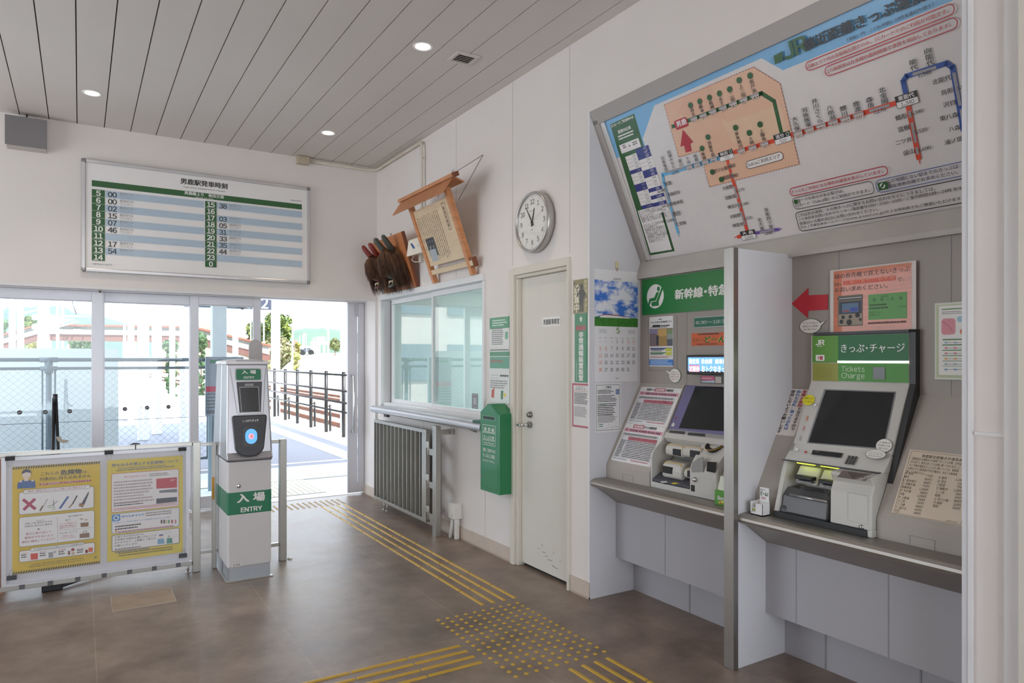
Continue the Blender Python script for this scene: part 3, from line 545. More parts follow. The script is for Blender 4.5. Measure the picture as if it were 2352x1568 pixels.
# counter shelf below the window
t = thing('counter_shelf', 'silver bullnose shelf running below the ticket window', 'shelf', (-.06, -1.3, .98)); SH = M('c6c7cb', .3, metal=.6, var=.02)
pr = [(.02, 1.02), (-.1, 1.02)] + [(-.1 - .034 * math.sin(R(a)), .986 + .034 * math.cos(R(a))) for a in range(15, 180, 15)] + [(-.1, .952), (-.03, .975), (.02, .975)]
MB().prism(pr, 'y', -.14, -2.5, SH).build('shelf_top', t, bevel=.002)
for y in (-.33, -2.2): MB().prism([(0, .955), (-.085, .955), (0, .915)], 'y', y - .02, y + .02, M('8f8f95', .4, metal=.5)).build('bracket', t)
MB().box((-.028, -.27, .965), (0, -.36, .91), DGREY).build('latch', t)
# steel swing gate
t = thing('swing_gate', 'stainless steel slatted swing gate folded along the wall under the ticket window', 'gate', (-.1, -1.0, 0)); x0, x1 = -.145, -.105; y0, y1, z0, z1 = -.29, -1.56, .075, .888
STL = M('b4b2ac', .33, metal=.85, var=.06, scale=4)
mb = MB(); mb.box((x0, y0, z1 - .03), (x1, y1, z1), STL).box((x0, y0, z0), (x1, y1, z0 + .03), STL).box((x0, y0, z0 + .03), (x1, y0 - .012, z1 - .03), STL).box((x0, y1 + .085, z0 + .03), (x1, y1, z1 - .03), STL); mb.build('frame', t, bevel=.002)
for k in range(12):
    y = y0 - .012 - (1.56 - .29 - .1) * (k + .5) / 12; MB().box((x0 + .003, y - .005, z0 + .03), (x1 - .004, y + .005, z1 - .03), STL).build('slat', t); 
MB().box((x1 - .004, y0 - .01, z0 + .03), (x1 - .001, y1 + .08, z1 - .03), M('a9a6a0', .5, metal=.2)).build('back_sheet', t)
MB().box((-.165, -1.735, 0), (-.115, -1.80, .94), STL).build('post', t, bevel=.003)
for zz_ in (.735, .45, .175):
    mb = MB(); mb.cyl((x0 - .004, -1.625, zz_ - .06), (x0 - .004, -1.625, zz_ + .06), .011, STL).box((x0 - .006, -1.52, zz_), (x0 - .002, -1.625, zz_ + .055), STL).box((x0 - .006, -1.625, zz_ - .055), (x0 - .002, -1.74, zz_), STL); mb.build('hinge', t, bevel=.001)
MB().box((-.15, -1.8, .865), (-.005, -1.806, .91), STL).box((-.012, -1.8, .865), (-.001, -1.83, .91), STL).build('wall_bracket', t)
for y in (-.52, -.60): MB().cyl((-.12, y, .0), (-.12, y, z0), .007, STL).lathe([(.0, .004), (.02, .003), (.02, 0)], (-.12, y, 0), (0, 0, 1), STL).build('floor_bolt', t)
# cable cover
t = thing('cable_outlet', 'white surface outlet box with two cable ducts at the foot of the wall', 'outlet', (-.04, -1.93, 0)); OW = M('ece9e4', .45)
MB().box((-.075, -1.86, .17), (0, -1.965, .30), OW).build('outlet_box', t, bevel=.005); MB().cyl((-.076, -1.93, .2), (-.078, -1.93, .2), .012, M('d9d5cf', .4)).build('knob', t)
MB().box((-.055, -1.925, .0), (-.02, -1.96, .17), OW).build('duct', t, bevel=.005); MB().tube([(-.04, -1.875, .17), (-.045, -1.87, .1), (-.06, -1.865, .0)], .016, OW).build('duct', t)
# green fare box
t = thing('fare_box', 'green metal fare and ticket box on the wall beside the office door', 'collection box', (-.07, -2.64, .51)); G = M('1b7f4c', .32, var=.02, coat=.3); y0, y1 = -2.503, -2.785; xf = -.125
a_ = [(y0, .515), (y0, 1.11), (-2.61, 1.175), (-2.665, 1.175), (y1, 1.105), (y1, .515)]; MB().prism([(y, zz_) for y, zz_ in a_], 'x', xf, 0, G).build('body', t, bevel=.004)
MB().prism([(y0 - .012, 1.10), (-2.615, 1.166), (-2.66, 1.166), (y1 + .012, 1.097)], 'x', xf - .002, xf + .01, G).build('lid', t)
z = Z(1080, 720, 3.646); P = Print((xf, 0, 0), SY, UP); P.rrect(z(118, 806), z(190, 832), .006, WH); P.greek(z(126, 812), z(184, 827), 1, K, ragged=0); P.rect(z(104, 850), z(209, 898), ink('8fc0a3')); P.rect(z(107, 853), z(206, 895), ink('0d3320')); P.rect(z(112, 862), z(203, 890), ink('04120b'))
for bl, tl, r, s, tb, e, k in (((104, 984), (104, 925), (212, 970), '運 賃 箱', (115, 979), (202, 980), .72), ((103, 1044), (103, 988), (213, 1040), 'きっぷ入箱', (114, 1039), (200, 1040), .88), ((103, 1092), (103, 1050), (213, 1090), 'Fare,Tickets', (117, 1086), (202, 1080), 1.05)): P.rr3(z(*bl), z(*tl), z(*r), .01, WH, .003); P.asp = k; P.text(s, z(*tb), z(*e), WH, .012)
P.asp = 1.45
for i, s in enumerate(('運賃・ご使用ずみの', 'きっぷはこの箱に', 'お入れください。')): P.text(s, z(107, 1150 + 47 * i), z(211, 1150 + 47 * i), WH, .008)
P.asp = None
P.text('JR東日本', z(172, 1247), z(213, 1270), WH, .02); P.build('lettering', t)
d = MB(); d.box((xf - .003, -2.515, .545), (xf + .004, -2.765, .738), G); d = d.build('door', t, bevel=.002); q = onX(1107, 1092, xf); MB().cyl(q, q + V((-.014, 0, 0)), .009, CHROME).build('lock', d)
MB().hexa([(-.118, -2.5, .97), (-.118, -2.36, .99), (-.03, -2.36, .99), (-.03, -2.5, .97), (-.118, -2.5, 1.035), (-.125, -2.375, 1.035), (-.03, -2.375, 1.035), (-.03, -2.5, 1.035)], M('14553a', .35)).build('side_funnel', t, bevel=.004)
# notices
FILM = M('ffffff', .08, var=0, alpha=.12, spec=.6)
def sheet(name, label, cat, P0, S, T, corners, col, th=.0015, group=None, film=False, bev=0):
    """a thin notice: corner points on the plane P0/S/T; returns the thing and a Print on its face"""
    P = Print(P0, S, T); x0, y0, x1, y1 = P.bx(*corners); q = lambda a, b: P.P0 + P.S * a + P.T * b; c_ = q((x0 + x1) / 2, y0)
    t = thing(name, label, cat, c_, group); MB().slab([q(x0, y0), q(x1, y0), q(x1, y1), q(x0, y1)], P.N * th, M(col, .5, var=.01)).build('paper', t)
    P.P0 = P.P0 + P.N * th; P.rc = (x0, y0, x1, y1)
    if film:
        rr = random.Random(len(label)); nx, ny = 6, 16; vs_ = []; fs = []
        for j in range(ny + 1):
            for i in range(nx + 1): vs_.append(q(x0 - .004 + (x1 - x0 + .008) * i / nx, y0 - .004 + (y1 - y0 + .008) * j / ny) + P.N * (th + .004 + rr.uniform(0, .006)))
            if j: fs += [((j - 1) * (nx + 1) + i, (j - 1) * (nx + 1) + i + 1, j * (nx + 1) + i + 1, j * (nx + 1) + i) for i in range(nx)]
        MB().add(vs_, fs, FILM, True).build('plastic_sleeve', t, recalc=False)
    return t, P
WX = lambda x=0: ((x, 0, 0), SY, UP)
z = Z(1080, 720, 3.646)
t, P = sheet('notice', 'white notice with green head, upper of the two beside the ticket window', 'notice', *WX(-.001), (z(163, 38), z(327, 276)), 'e9eae8', film=True)
P.rect(z(163, 38), z(327, 118), ink('3f9a6a')); P.greek(z(185, 55), z(315, 105), 3, ink('cfe6d8'), fill=.6); P.greek(z(180, 125), z(290, 265), 9, ink('7b7f7c')); P.rrect(z(292, 152), z(316, 212), .004, ink('6fae8d')); P.build('print', t)
t, P = sheet('notice', 'green and white ticket notice in crinkled plastic above the green fare box', 'notice', *WX(-.001), (z(163, 288), z(330, 762)), 'e4e8e4', film=True)
P.rect(z(165, 320), z(328, 355), ink('2f8f62')); P.greek(z(168, 300), z(325, 316), 1, K); P.rect(z(166, 362), z(326, 460), ink('4c9f80')); P.text('非常の時は', z(170, 385), z(275, 410), REDI, .02); P.rrect(z(178, 512), z(235, 545), .006, ink('777')if 0 else GRY, .003); P.greek(z(250, 510), z(325, 545), 1, K); P.greek(z(168, 555), z(322, 640), 4, GRY)
P.poly([z(180, 640), z(205, 620), z(200, 705), z(178, 700)], ink('c7452f')); P.poly([z(258, 645), z(278, 645), z(274, 720), z(256, 715)], ink('1f7a4d')); P.rect(z(280, 665), z(300, 700), ink('e3c63f')); P.rect(z(168, 740), z(328, 758), ink('2f8f62')); P.build('print', t)
z = Z(1300, 600, 3.92)
t, P = sheet('security_notice', 'khaki notice with dark figure silhouette, topmost on the narrow wall by the office door', 'notice', *WX(-.001), (z(67, 172), z(203, 462)), '8d8250', film=True); DK = ink('2b2a24')
P.text('設置中', z(72, 215), z(122, 462), ink('efe9cf'), .03, vert=True); P.text('防犯用さすまた', z(163, 165), z(195, 455), ink('e9dfb0'), .01, vert=True)
P.disc(z(141, 232), .016, DK, .023); P.poly([z(118, 262), z(165, 250), z(172, 330), z(158, 340), z(156, 452), z(143, 452), z(141, 350), z(135, 452), z(121, 455), z(120, 345)], DK); P.poly([z(120, 268), z(124, 285), z(98, 330), z(96, 308)], DK); P.poly([z(163, 258), z(190, 318), z(182, 325), z(160, 285)], DK)
P.line([z(78, 190), z(80, 228), z(97, 245), z(112, 238), z(127, 200)], .006, DK); P.line([z(97, 245), z(115, 320)], .006, DK); P.build('print', t)
t, P = sheet('emergency_notice', 'tall green emergency device notice with white star between khaki and red notices', 'notice', *WX(-.001), (z(80, 472), z(192, 1092)), '1f8a5c', film=True)
s = [(math.sin(R(36 * i)) * (.019 if i % 2 == 0 else .0085), math.cos(R(36 * i)) * (.024 if i % 2 == 0 else .0105)) for i in range(10)]; cc = P.c(z(135, 520)); P.px = False; P.poly([(cc[0] + a, cc[1] + b) for a, b in s], ink('eef3e3')); P.px = True
P.rect(z(90, 580), z(178, 620), ink('a24848')); P.text('非常通報装置設置', z(114, 635), z(157, 1080), WH, .03, vert=True); P.text('JR東日本秋田支社', z(92, 875), z(104, 1075), ink('cfe5d8'), 0, vert=True); P.build('print', t)
t, P = sheet('red_edged_notice', 'white notice with red border, lowest on the narrow wall by the office door', 'notice', *WX(-.001), (z(57, 1096), z(210, 1506)), 'e0dedd', film=True)
P.rrect(z(57, 1096), z(210, 1506), .001, ink('b3344c'), .012); P.text('お客様へ', z(90, 1125), z(175, 1142), ink('4a6d60'), .0); P.text('お知らせ', z(85, 1142), z(180, 1160), K, .02); P.rect(z(66, 1166), z(205, 1172), ink('b3344c')); P.greek(z(75, 1180), z(200, 1295), 8, K); P.greek(z(75, 1305), z(190, 1410), 7, GRY); P.build('print', t)
t, P = sheet('door_label', 'narrow white paper label stuck on the cream office door', 'label', (.034, 0, 0), SY, UP, ((1246, 729), (1287, 747)), 'f0eeea', th=.0006); P.text('男鹿駅事務室', (1248, 733.5), (1285, 743.5), K, .02); P.build('print', t)
t, P = sheet('window_sticker', 'grey phone-shaped sticker in the lower corner of the ticket window pane', 'sticker', (.058, 0, 0), SY, UP, ((1084, 903), (1098, 939)), '8c8f90', th=.001); P.rrect((1086, 906), (1096, 936), .008, ink('d8dcdc'), .004); P.rrect((1088, 912), (1094, 930), .006, ink('c3c8c8')); P.build('print', t)
# ================================================================ FARE MAP
P0 = V((.05, -3.773, 2.986)); TT = V((-.4242, 0, .9056)); NN = V((-.9056, 0, -.4242)); YR = V((0, -1, 0))
t = thing('fare_map', 'big slanted railway fare map panel in grey frame above the ticket machines', 'sign', (.25, -4.8, 2.1)); FG = M('a8a29e', .45, var=.015); FG2 = M('d2cfcd', .35, metal=.3)
def fm(s0, s1, t0, t1, n0, n1, m): return MB().obox(P0 + YR * (s0 + s1) / 2 - TT * (t0 + t1) / 2 + NN * (n0 + n1) / 2, YR * (s1 - s0) / 2, TT * (t1 - t0) / 2, NN * (n1 - n0) / 2, m)
fm(-.06, 2.09, -.08, .99, -.06, -.001, M('c9c4c1', .3, var=.01, coat=.3)).build('panel', t)
fm(-.08, 2.09, -.09, -.0, -.02, .022, FG).build('top_frame', t, bevel=.003); fm(-.083, -.035, -.03, 1.0, -.02, .022, FG).build('side_frame', t, bevel=.003); fm(-.035, 0, -.005, .915, -.001, .012, FG2).build('side_strip', t, bevel=.002); fm(-.08, 2.09, .922, .945, -.02, .004, FG).build('bottom_frame', t)
z1 = Z(1340, 0, 2.529); z2 = Z(1780, 0, 2.8); z3 = Z(1500, 140, 5.228); z4 = Z(1480, 400, 6.19); z5 = Z(1780, 360, 5.113); z6 = Z(1380, 230, 4.238)
P = Print(P0, YR, TT); c_ = P.c; P.asp = .95; P.minb = .011
P.px = False; P.rect((0, 0), (2.05, -.915), ink('dcd6d4', .2)); P.px = True
SKY = ink('79b2dd', .2); OR = ink('e2b79b', .25); DG = ink('2c5b2c', .25); K2 = ink('2a2527', .3); RD = ink('d8472b', .3); RD2 = ink('b4202f', .3); BL = ink('63b2dd', .3); NV = ink('2d4f9c', .3); PU = ink('6d4d9f', .3); LG = ink('9d9a9c', .3); DB = ink('2f3580', .3)
a = c_(z6(200, 560)); P.px = False; yb = a[1]; P.px = True
def L(p): return c_(p)
tl = (0, 0); bar_b = L(z2(1080, 5))  # sky band below the title
q = [L(p) for p in (z1(410, 605), z1(345, 805), z1(190, 920))]; e1 = L(z1(1035, 338)); e2 = L(z1(1160, 408)); eR = L(z2(1170, 5))
P.px = False
P.poly([(0, 0), (2.05, 0), (2.05, e2[1] - .0), (e2[0], e2[1]), (e1[0], e1[1]), (q[0][0], e1[1]), (q[1][0], q[1][1]), (q[1][0], q[2][1]), (0, q[2][1])], SKY); P.px = True
# fare table panel
P.poly([z6(90, 235), z6(325, 130), z6(720, 1468), z6(478, 1510)], DG); G2 = ink('e8e3e2', .3)
P.text('ICカードご利用時*の', z6(105, 270), z6(338, 225), G2, .02); P.text('運賃対応表', z6(172, 330), z6(300, 285), G2, .02); P.greek(z6(165, 350), z6(335, 340), 2, G2)
P.rect(z6(178, 440), z6(393, 450), G2); P.poly([z6(272, 432), z6(290, 440), z6(280, 455)], K2); P.greek(z6(210, 440), z6(252, 465), 2, K2, ragged=0); P.greek(z6(305, 410), z6(360, 430), 2, K2, ragged=0)
x0, y1 = L(z6(190, 510)); x1 = L(z6(445, 480))[0]; yb = L(z6(345, 1050))[1]; xm = (x0 + x1) / 2; P.px = False
lf = ['150', '190', '200', '210', '240', '330', '420', '510', '590', '680', '770', '860', '990', '1,170', '1,340', '1,520', '1,690', '1,880']; rt = ['147', '187', '199', '210', '242', '330', '418', '506', '594', '682', '770', '858', '990', '1,166', '1,342', '1,518', '1,694', '1,881']
x0, x1 = .072, .288; xm = .174; y1 = L((0, 0))[1] if 0 else -.225; n = 18; h = (.635 - .225) / n
for i in range(n):
    ya = -.245 - i * h; lb = lf[i] in ('240', '590', '680', '1,340', '1,690', '1,880'); rb = rt[i] in ('147', '187', '199', '418', '506', '858', '1,166', '1,518')
    P.rect((x0, ya - h + .001), (xm, ya), DB if lb else G2); P.tx(lf[i], xm - .012, ya - h + .006, h * .55, LG if lb else K2, 0, 'r')
    ya += .02; P.rect((xm + .001, ya - h + .001), (x1, ya), DB if rb else G2); P.tx(rt[i], x1 - .02, ya - h + .006, h * .55, G2 if rb else K2, 0, 'r')
P.px = True; P.poly([z6(362, 1075), z6(572, 1025), z6(696, 1452), z6(488, 1485)], G2)
for i, s in enumerate(('きっぷの運賃に対応する', 'ICカードご利用時の運賃を', '表したものです。', '距離区間・経路により実際の', '運賃と異なる場合があります。', '※ICカードご利用可能駅', '　までの運賃です。', '　首都圏・仙台・新潟等の', '　他エリアをまたがって', '　ご利用の場合、または', '　新幹線をご利用の場合は、', '　あらかじめきっぷを', '　お求めください。')): 
    u = 375 + 8 * i + (0 if i < 5 else 8); v = 1100 + 22 * i + (0 if i < 5 else 22); P.px = True; P.tx(s, *z6(u, v), .0125, K2, 0)
# IC area
oa = [z3(140, 525), z3(1210, 72), z3(1530, 268), z3(1760, 1235), z3(685, 1508), z3(565, 1075), z3(315, 1152)]; P.poly(oa, OR); P.line(oa, .004, ink('b06a5e', .3), closed=True, dash=.018)
for pts, cl in (([z3(640, 320), z3(860, 720), z3(900, 735), z3(1530, 520), z3(1640, 900), z3(960, 980)], 'e3c0a2'), ([z3(380, 430), z3(700, 300), z3(900, 700), z3(300, 640)], 'e0b196')): P.poly(pts, ink(cl, .25))
# lines
P.line([z3(240, 785), z3(1310, 385), z3(1460, 480), z3(1548, 860)], .021, DG); P.line([z3(800, 1155), z3(118, 1358), z3(118, 1358)], .018, BL)
P.line([z1(800, 918), z1(462, 1015), z1(470, 1060), z1(552, 1350)], .018, BL); P.line([z1(550, 1350), z1(558, 1372)], .004, BL)
P.line([z1(870, 885), z1(1115, 815)], .021, RD); P.line([z1(1210, 782), z1(1290, 762)], .021, RD); P.line([z2(105, 868), z2(800, 655)], .021, RD)
P.line([z1(840, 930), z1(955, 1345)], .019, RD); P.line([z1(880, 1378), z1(895, 1372)], .004, RD); P.line([z1(900, 1375), z1(925, 1366)], .019, RD); P.line([z2(858, 670), z2(928, 1015)], .021, RD); P.line([z2(928, 1015), z2(936, 1050)], .004, RD)
P.line([z2(845, 600), z2(828, 520), z2(850, 488), z2(1105, 405), z2(1145, 430), z2(1215, 830)], .021, NV); P.line([z1(1000, 1352), z1(1135, 1330)], .017, PU); P.line([z1(1135, 1330), z1(1156, 1326)], .004, PU)
def seg(a, b, w_=.012): P.line([a, b], w_, LG)
for a, b in (((482, 1000), (585, 972)),): seg(z1(*a), z1(*b))
for a, b in (((478, 1090), (497, 1160)), ((505, 1180), (510, 1200)), ((520, 1225), (540, 1300)), ((880, 1085), (900, 1150)), ((905, 1175), (912, 1205)), ((920, 1230), (942, 1300)), ((850, 955), (855, 975)), ((865, 1005), (870, 1030)), ((1030, 1348), (1110, 1334))): seg(z1(*a), z1(*b))
for a, b in (((615, 712), (735, 676)), ((895, 475), (1035, 432)), ((1155, 470), (1193, 670)), ((1202, 705), (1216, 790)), ((868, 715), (875, 750)), ((885, 790), (908, 910)), ((915, 950), (922, 985))): seg(z2(*a), z2(*b))
# station name boxes
def stn(zf, bl, tr, name, fare, mid):
    P.rect(zf(*bl), zf(*tr), ink('e9e5e4', .3)); x0, y0, x1, y1 = P.bx(zf(*bl), zf(*tr)); P.px = False; P.rect((x0, (y0 + y1) / 2), (x1, y1), K2); P.rrect((x0, y0), (x1, y1), .006, K2, .002); h_ = (y1 - y0) / 2
    P.text(name, (x0 + .012, y0 + h_ * 1.15), (x1 - .012 - (h_ * .9 if mid else 0), y1 - h_ * .1), G2, .02); P.tx(fare, (x0 + x1) / 2, y0 + h_ * .2, h_ * .6, K2, 0, 'c')
    if mid: P.disc((x1 - h_ * .55, y1 - h_ * .5), h_ * .36, G2); P.disc((x1 - h_ * .55, y1 - h_ * .5), h_ * .28, DG)
    P.px = True
stn(z3, (818, 1212), (955, 1048), '秋田', '770', 1); stn(z3, (1482, 1012), (1645, 828), '追分', '510', 1); stn(z2, (792, 700), (915, 576), '東能代', '1,340', 0); stn(z1, (928, 1396), (995, 1328), '大 曲', '1,690', 0)
P.rrect(z3(290, 830), z3(405, 662), .012, RD2); P.text('男鹿', z3(300, 795), z3(405, 705), G2, .03); P.poly([z3(365, 822), z3(490, 970), z3(455, 990), z3(470, 1078), z3(402, 1096), z3(382, 1010), z3(338, 1026)], RD2)
P.rr3(z3(1140, 1302), z3(1113, 1205), z3(1575, 1130), .03, ink('e6dfdc', .3)); P.rr3(z3(1140, 1302), z3(1113, 1205), z3(1575, 1130), .03, K2, .003); P.text('Suicaご利用エリア', z3(1148, 1268), z3(1535, 1130), K2, .0)
# vertical station names: (zoom, top-left, bottom-right, text)
def vn(zf, a, b, s): 
    # box from the first glyph's top to the last glyph's bottom, width fixed
    (xa, ya), (xb, yb_) = L(zf(*a)), L(zf(*b)); P.px = False; xm_ = (xa + xb) / 2; P.text(s, (xm_ - .0125, yb_), (xm_ + .0125, ya), K2, 0, vert=True); P.px = True
for a, b, s in (((470, 562), (495, 662), '羽立'), ((575, 520), (605, 615), '脇本'), ((695, 475), (725, 572), '船越'), ((815, 430), (840, 530), '天王'), ((945, 375), (970, 485), '二田'), ((1060, 275), (1095, 435), '上二田'), ((1190, 215), (1225, 385), '出戸浜'), ((1012, 840), (1060, 1045), '泉外旭川'), ((1180, 905), (1197, 1002), '土崎'), ((1310, 810), (1342, 955), '上飯島'), ((605, 1090), (630, 1180), '新屋'), ((682, 955), (730, 1150), '羽後牛島'), ((120, 1140), (165, 1320), '羽後亀田'), ((195, 1065), (255, 1290), '岩城みなと'), ((322, 1175), (350, 1265), '道川'), ((415, 1145), (440, 1235), '下浜'), ((510, 1115), (535, 1205), '桂根')): vn(z3, a, b, s)
for u, v in ((459, 528), (570, 482), (687, 436), (806, 387), (930, 337), (1044, 228), (1175, 173), (1001, 797), (1166, 859), (1294, 757), (597, 1046), (669, 910), (722, 1328), (830, 1418)): P.disc(z3(u, v), .0155, DG)
for a, b, s in (((128, 748), (150, 838), '大久保'), ((190, 690), (225, 815), '羽後飯塚'), ((255, 632), (300, 790), '井川さくら'), ((350, 675), (380, 768), '八郎潟'), ((437, 678), (460, 745), '鯉川'), ((520, 650), (545, 715), '鹿渡'), ((605, 622), (628, 690), '森岳'), ((685, 560), (720, 665), '北金岡'), ((885, 380), (910, 448), '能代'), ((980, 308), (1015, 418), '向能代')): 
    (xa, ya), (xb, yb_) = L(z2(*a)), L(z2(*b)); P.px = False; xm_ = (xa + xb) / 2; P.text(s, (xm_ - .0155, yb_), (xm_ + .0155, ya), K2, 0, vert=True); P.px = True
for a, b, s in (((1025, 1262), (1045, 1335), '北大曲'), ((1060, 1205), (1100, 1325), '羽後四ツ屋')): vn(z1, a, b, s)
for a, b, s in (((480, 1080), (513, 1050), '折渡'), ((498, 1140), (562, 1100), '羽後岩谷'), ((512, 1195), (580, 1155), '羽後本荘'), ((530, 1255), (564, 1225), '西目'), ((548, 1312), (597, 1278), '仁賀保'), ((815, 1105), (870, 1072), '大張野'), ((830, 1160), (887, 1128), '羽後境'), ((847, 1212), (902, 1178), '峰吉川'), ((860, 1268), (915, 1235), '刈和野'), ((875, 1320), (932, 1285), '神宮寺'), ((765, 1005), (842, 965), '四ツ小屋'), ((818, 1045), (858, 1018), '和田'), ((520, 1014), (556, 990), '1,170'), ((440, 1120), (478, 1098), '1,340'), ((466, 1205), (502, 1182), '1,520'), ((492, 1290), (528, 1266), '1,690'), ((893, 1116), (938, 1088), '1,170'), ((918, 1196), (962, 1168), '1,340'), ((940, 1278), (985, 1250), '1,520'), ((1058, 1364), (1103, 1340), '1,690'), ((852, 976), (886, 952), '860'), ((868, 1032), (902, 1008), '990')): P.text(s, z1(*a), z1(*b), K2, 0)
for a, b, s in (((785, 775), (855, 725), '鶴形'), ((802, 848), (873, 805), '富根'), ((785, 932), (885, 880), '二ツ井'), ((835, 998), (903, 955), '前山'), ((1022, 545), (1140, 490), '北能代'), ((1078, 612), (1152, 565), '鳥形'), ((1092, 690), (1165, 645), '沢目'), ((1070, 778), (1185, 728), '東八森'), ((1128, 845), (1198, 805), '八森'), ((1100, 930), (1215, 878), '滝ノ間'), ((880, 742), (960, 702), '1,340'), ((905, 860), (985, 822), '1,520'), ((930, 975), (1010, 938), '1,690'), ((928, 500), (1012, 455), '1,340'), ((643, 735), (718, 695), '1,170'), ((1180, 578), (1262, 540), '1,520')): P.text(s, z2(*a), z2(*b), K2, 0)
FO = ink('e6d5cc', .3)
for zf, l, hh in ((z3, ((510, 712, '150'), (622, 672, '210'), (738, 625, '240'), (858, 580, '240'), (982, 532, '330'), (1108, 484, '330'), (1243, 435, '420'), (1080, 1092, '680'), (1217, 1055, '590'), (1358, 1012, '590'), (455, 1285, '990'), (548, 1258, '990'), (645, 1225, '860'), (748, 1195, '770'), (1762, 893, '680')), .0135), (z2, ((160, 865, '680'), (233, 843, '680'), (308, 820, '770'), (386, 798, '770'), (466, 774, '990'), (549, 748, '990')), .0135)):
    for u, v, s in l: x, y = L(zf(u, v)); P.px = False; P.rrect((x - .026, y + .004), (x + .026, y + .02), .008, LG); P.tx(s, x + .001, y - hh / 2 + .0005, hh + .003, FO, .05, 'c'); P.tx(s, x, y - hh / 2, hh, K2, .0, 'c'); P.px = True
# titles and boxes
P.poly([z2(2, 355), z2(55, 325), z2(62, 385), z2(10, 410)], DG); P.tx('JR', *z2(74, 384), .07, DG, .03, kx=1.12); P.text('線近距離きっぷ運賃表', z2(205, 330), z2(1090, -60), ink('17171c', .3), .035); P.text('(単位：円　こども半額　10円未満切り捨て)', z2(478, 265), z2(1032, 25), K2, .0)
P.rr3(z2(215, 460), z2(203, 398), z2(1172, 70), .03, RD2, .004); P.text('点線エリア内の各駅相互間でのみ、ICカードでのご利用が可能です。', z2(218, 440), z2(1128, 60), RD2, 0); P.rr3(z2(340, 495), z2(322, 430), z2(1190, 150), .03, RD2, .004); P.text('この運賃表は在来線の最短経路で運賃を掲出しております。', z2(340, 472), z2(1142, 150), RD2, 0)
P.rr3(z5(205, 462), z5(182, 362), z5(1348, 160), .022, RD2, .004); P.text('きっぷをご利用になる場合の運賃を表示しています。', z5(212, 428), z5(1285, 165), RD2, 0); P.rr3(z5(248, 616), z5(214, 478), z5(1188, 380), .022, K2, .003); P.disc(z5(262, 519), .012, DG)
P.text('マークの表示がある駅では、', z5(288, 525), z5(828, 400), K2, 0); P.text('ICカード（Suica等）のご利用ができます。', z5(255, 588), z5(1130, 390), K2, 0); P.rr3(z5(1225, 420), z5(1192, 270), z5(2300, 150), .022, NV, .003)
P.text('この地図にない駅までのきっぷは', z5(1340, 305), z5(2170, 100), ink('2a2f55', .3), 0); P.text('指定席券売機でお求めください。', z5(1352, 362), z5(2165, 170), ink('2a2f55', .3), 0)
P.rect(z5(1240, 388), z5(1330, 275), DG); P.disc(z5(1280, 330), .012, G2); P.poly([z5(1252, 352), z5(1275, 310), z5(1300, 290), z5(1308, 298), z5(1290, 345), z5(1262, 358)], DG)
P.rr3(z5(310, 872), z5(258, 642), z5(2400, 500), .022, K2, .004)
for s, a, b in (('これ以外の運賃、その他きっぷに関するお問い合わせなどにつきましては、', (288, 700), (1900, 360)), ('ＪＲ東日本お問い合わせセンター(電話番号:050-2016-1600／ご案内時間:6時～24時 年中', (300, 745), (2220, 350)), ('係員のいる駅の窓口にお問い合わせください。', (312, 795), (1228, 590)), ('またＪＲ東日本ホームページ(www.jreast.co.jp)やＪＲ時刻表でもご確認いただけます。', (325, 840), (2228, 480)), ('10-101秋田-01 2050×910 (100)', (1665, 720), (2180, 620))): P.text(s, z5(*a), z5(*b), K2, 0)
P.build('printed_map', t)
# ================================================================ LEFT BAY: wall items
z3 = Z(1360, 600, 5.226); z4 = Z(1360, 860, 4.6118); BX = .4185
def wsheet(name, label, cat, corners, col, x=BX, **k): return sheet(name, label, cat, (x, 0, 0), SY, UP, corners, col, **k)
GS1 = ink('1c7d35', .35)
a = onX(*z3(607, 225), BX); b = onX(*z3(607, 648), BX)
t = thing('green_sign', 'wide green sign with white seat pictogram over the purple ticket machine', 'sign', (BX, -4.25, b.z)); MB().box((BX, a.y, b.z), (BX - .006, -4.785, a.z), M('1c7d35', .35, var=.01)).build('panel', t)
P = Print((BX - .006, 0, 0), SY, UP); P.disc(z3(758, 420), .0775, ink('efece8')); 
P.disc(z3(797, 330), .0135, GS1, .016); P.poly([z3(830, 315), z3(855, 318), z3(800, 482), z3(803, 532), z3(716, 540), z3(712, 490), z3(770, 478)], GS1); P.poly([z3(775, 368), z3(812, 372), z3(800, 405), z3(770, 475), z3(708, 485), z3(684, 545), z3(662, 545), z3(690, 448), z3(745, 435)], GS1); P.line([z3(704, 486), z3(768, 477), z3(828, 320)], .0045, ink('efece8'))
P.text('新幹線・特急', z3(993, 462), z3(1640, 262), ink('f0efe9'), .035); P.build('lettering', t)
t, P = wsheet('travel_poster', 'small white travel pass poster with street scene under the green seat sign', 'poster', (z3(688, 672), z3(975, 1262)), 'ecebea')
P.greek(z3(800, 690), z3(850, 705), 1, K); P.text('大人の休日倶楽部パス', z3(703, 748), z3(955, 706), K, .02); P.rect(z3(725, 765), z3(820, 785), K); P.greek(z3(828, 765), z3(955, 785), 1, K); P.greek(z3(700, 790), z3(960, 800), 1, GRY)
for q, c_ in ((((690, 812), (968, 1015)), '9c7c5e'), (((690, 815), (790, 870)), '8d86a8'), (((790, 815), (895, 900)), 'caa562'), (((900, 815), (968, 865)), '7f9a6a'), (((690, 870), (770, 1015)), '7d6d72'), (((772, 890), (800, 1010)), '33384c'), (((800, 900), (895, 1010)), 'a98a52'), (((902, 870), (968, 930)), '9aa6a0'), (((902, 935), (968, 1010)), '59646c')): P.rect(z3(*q[0]), z3(*q[1]), ink(c_))
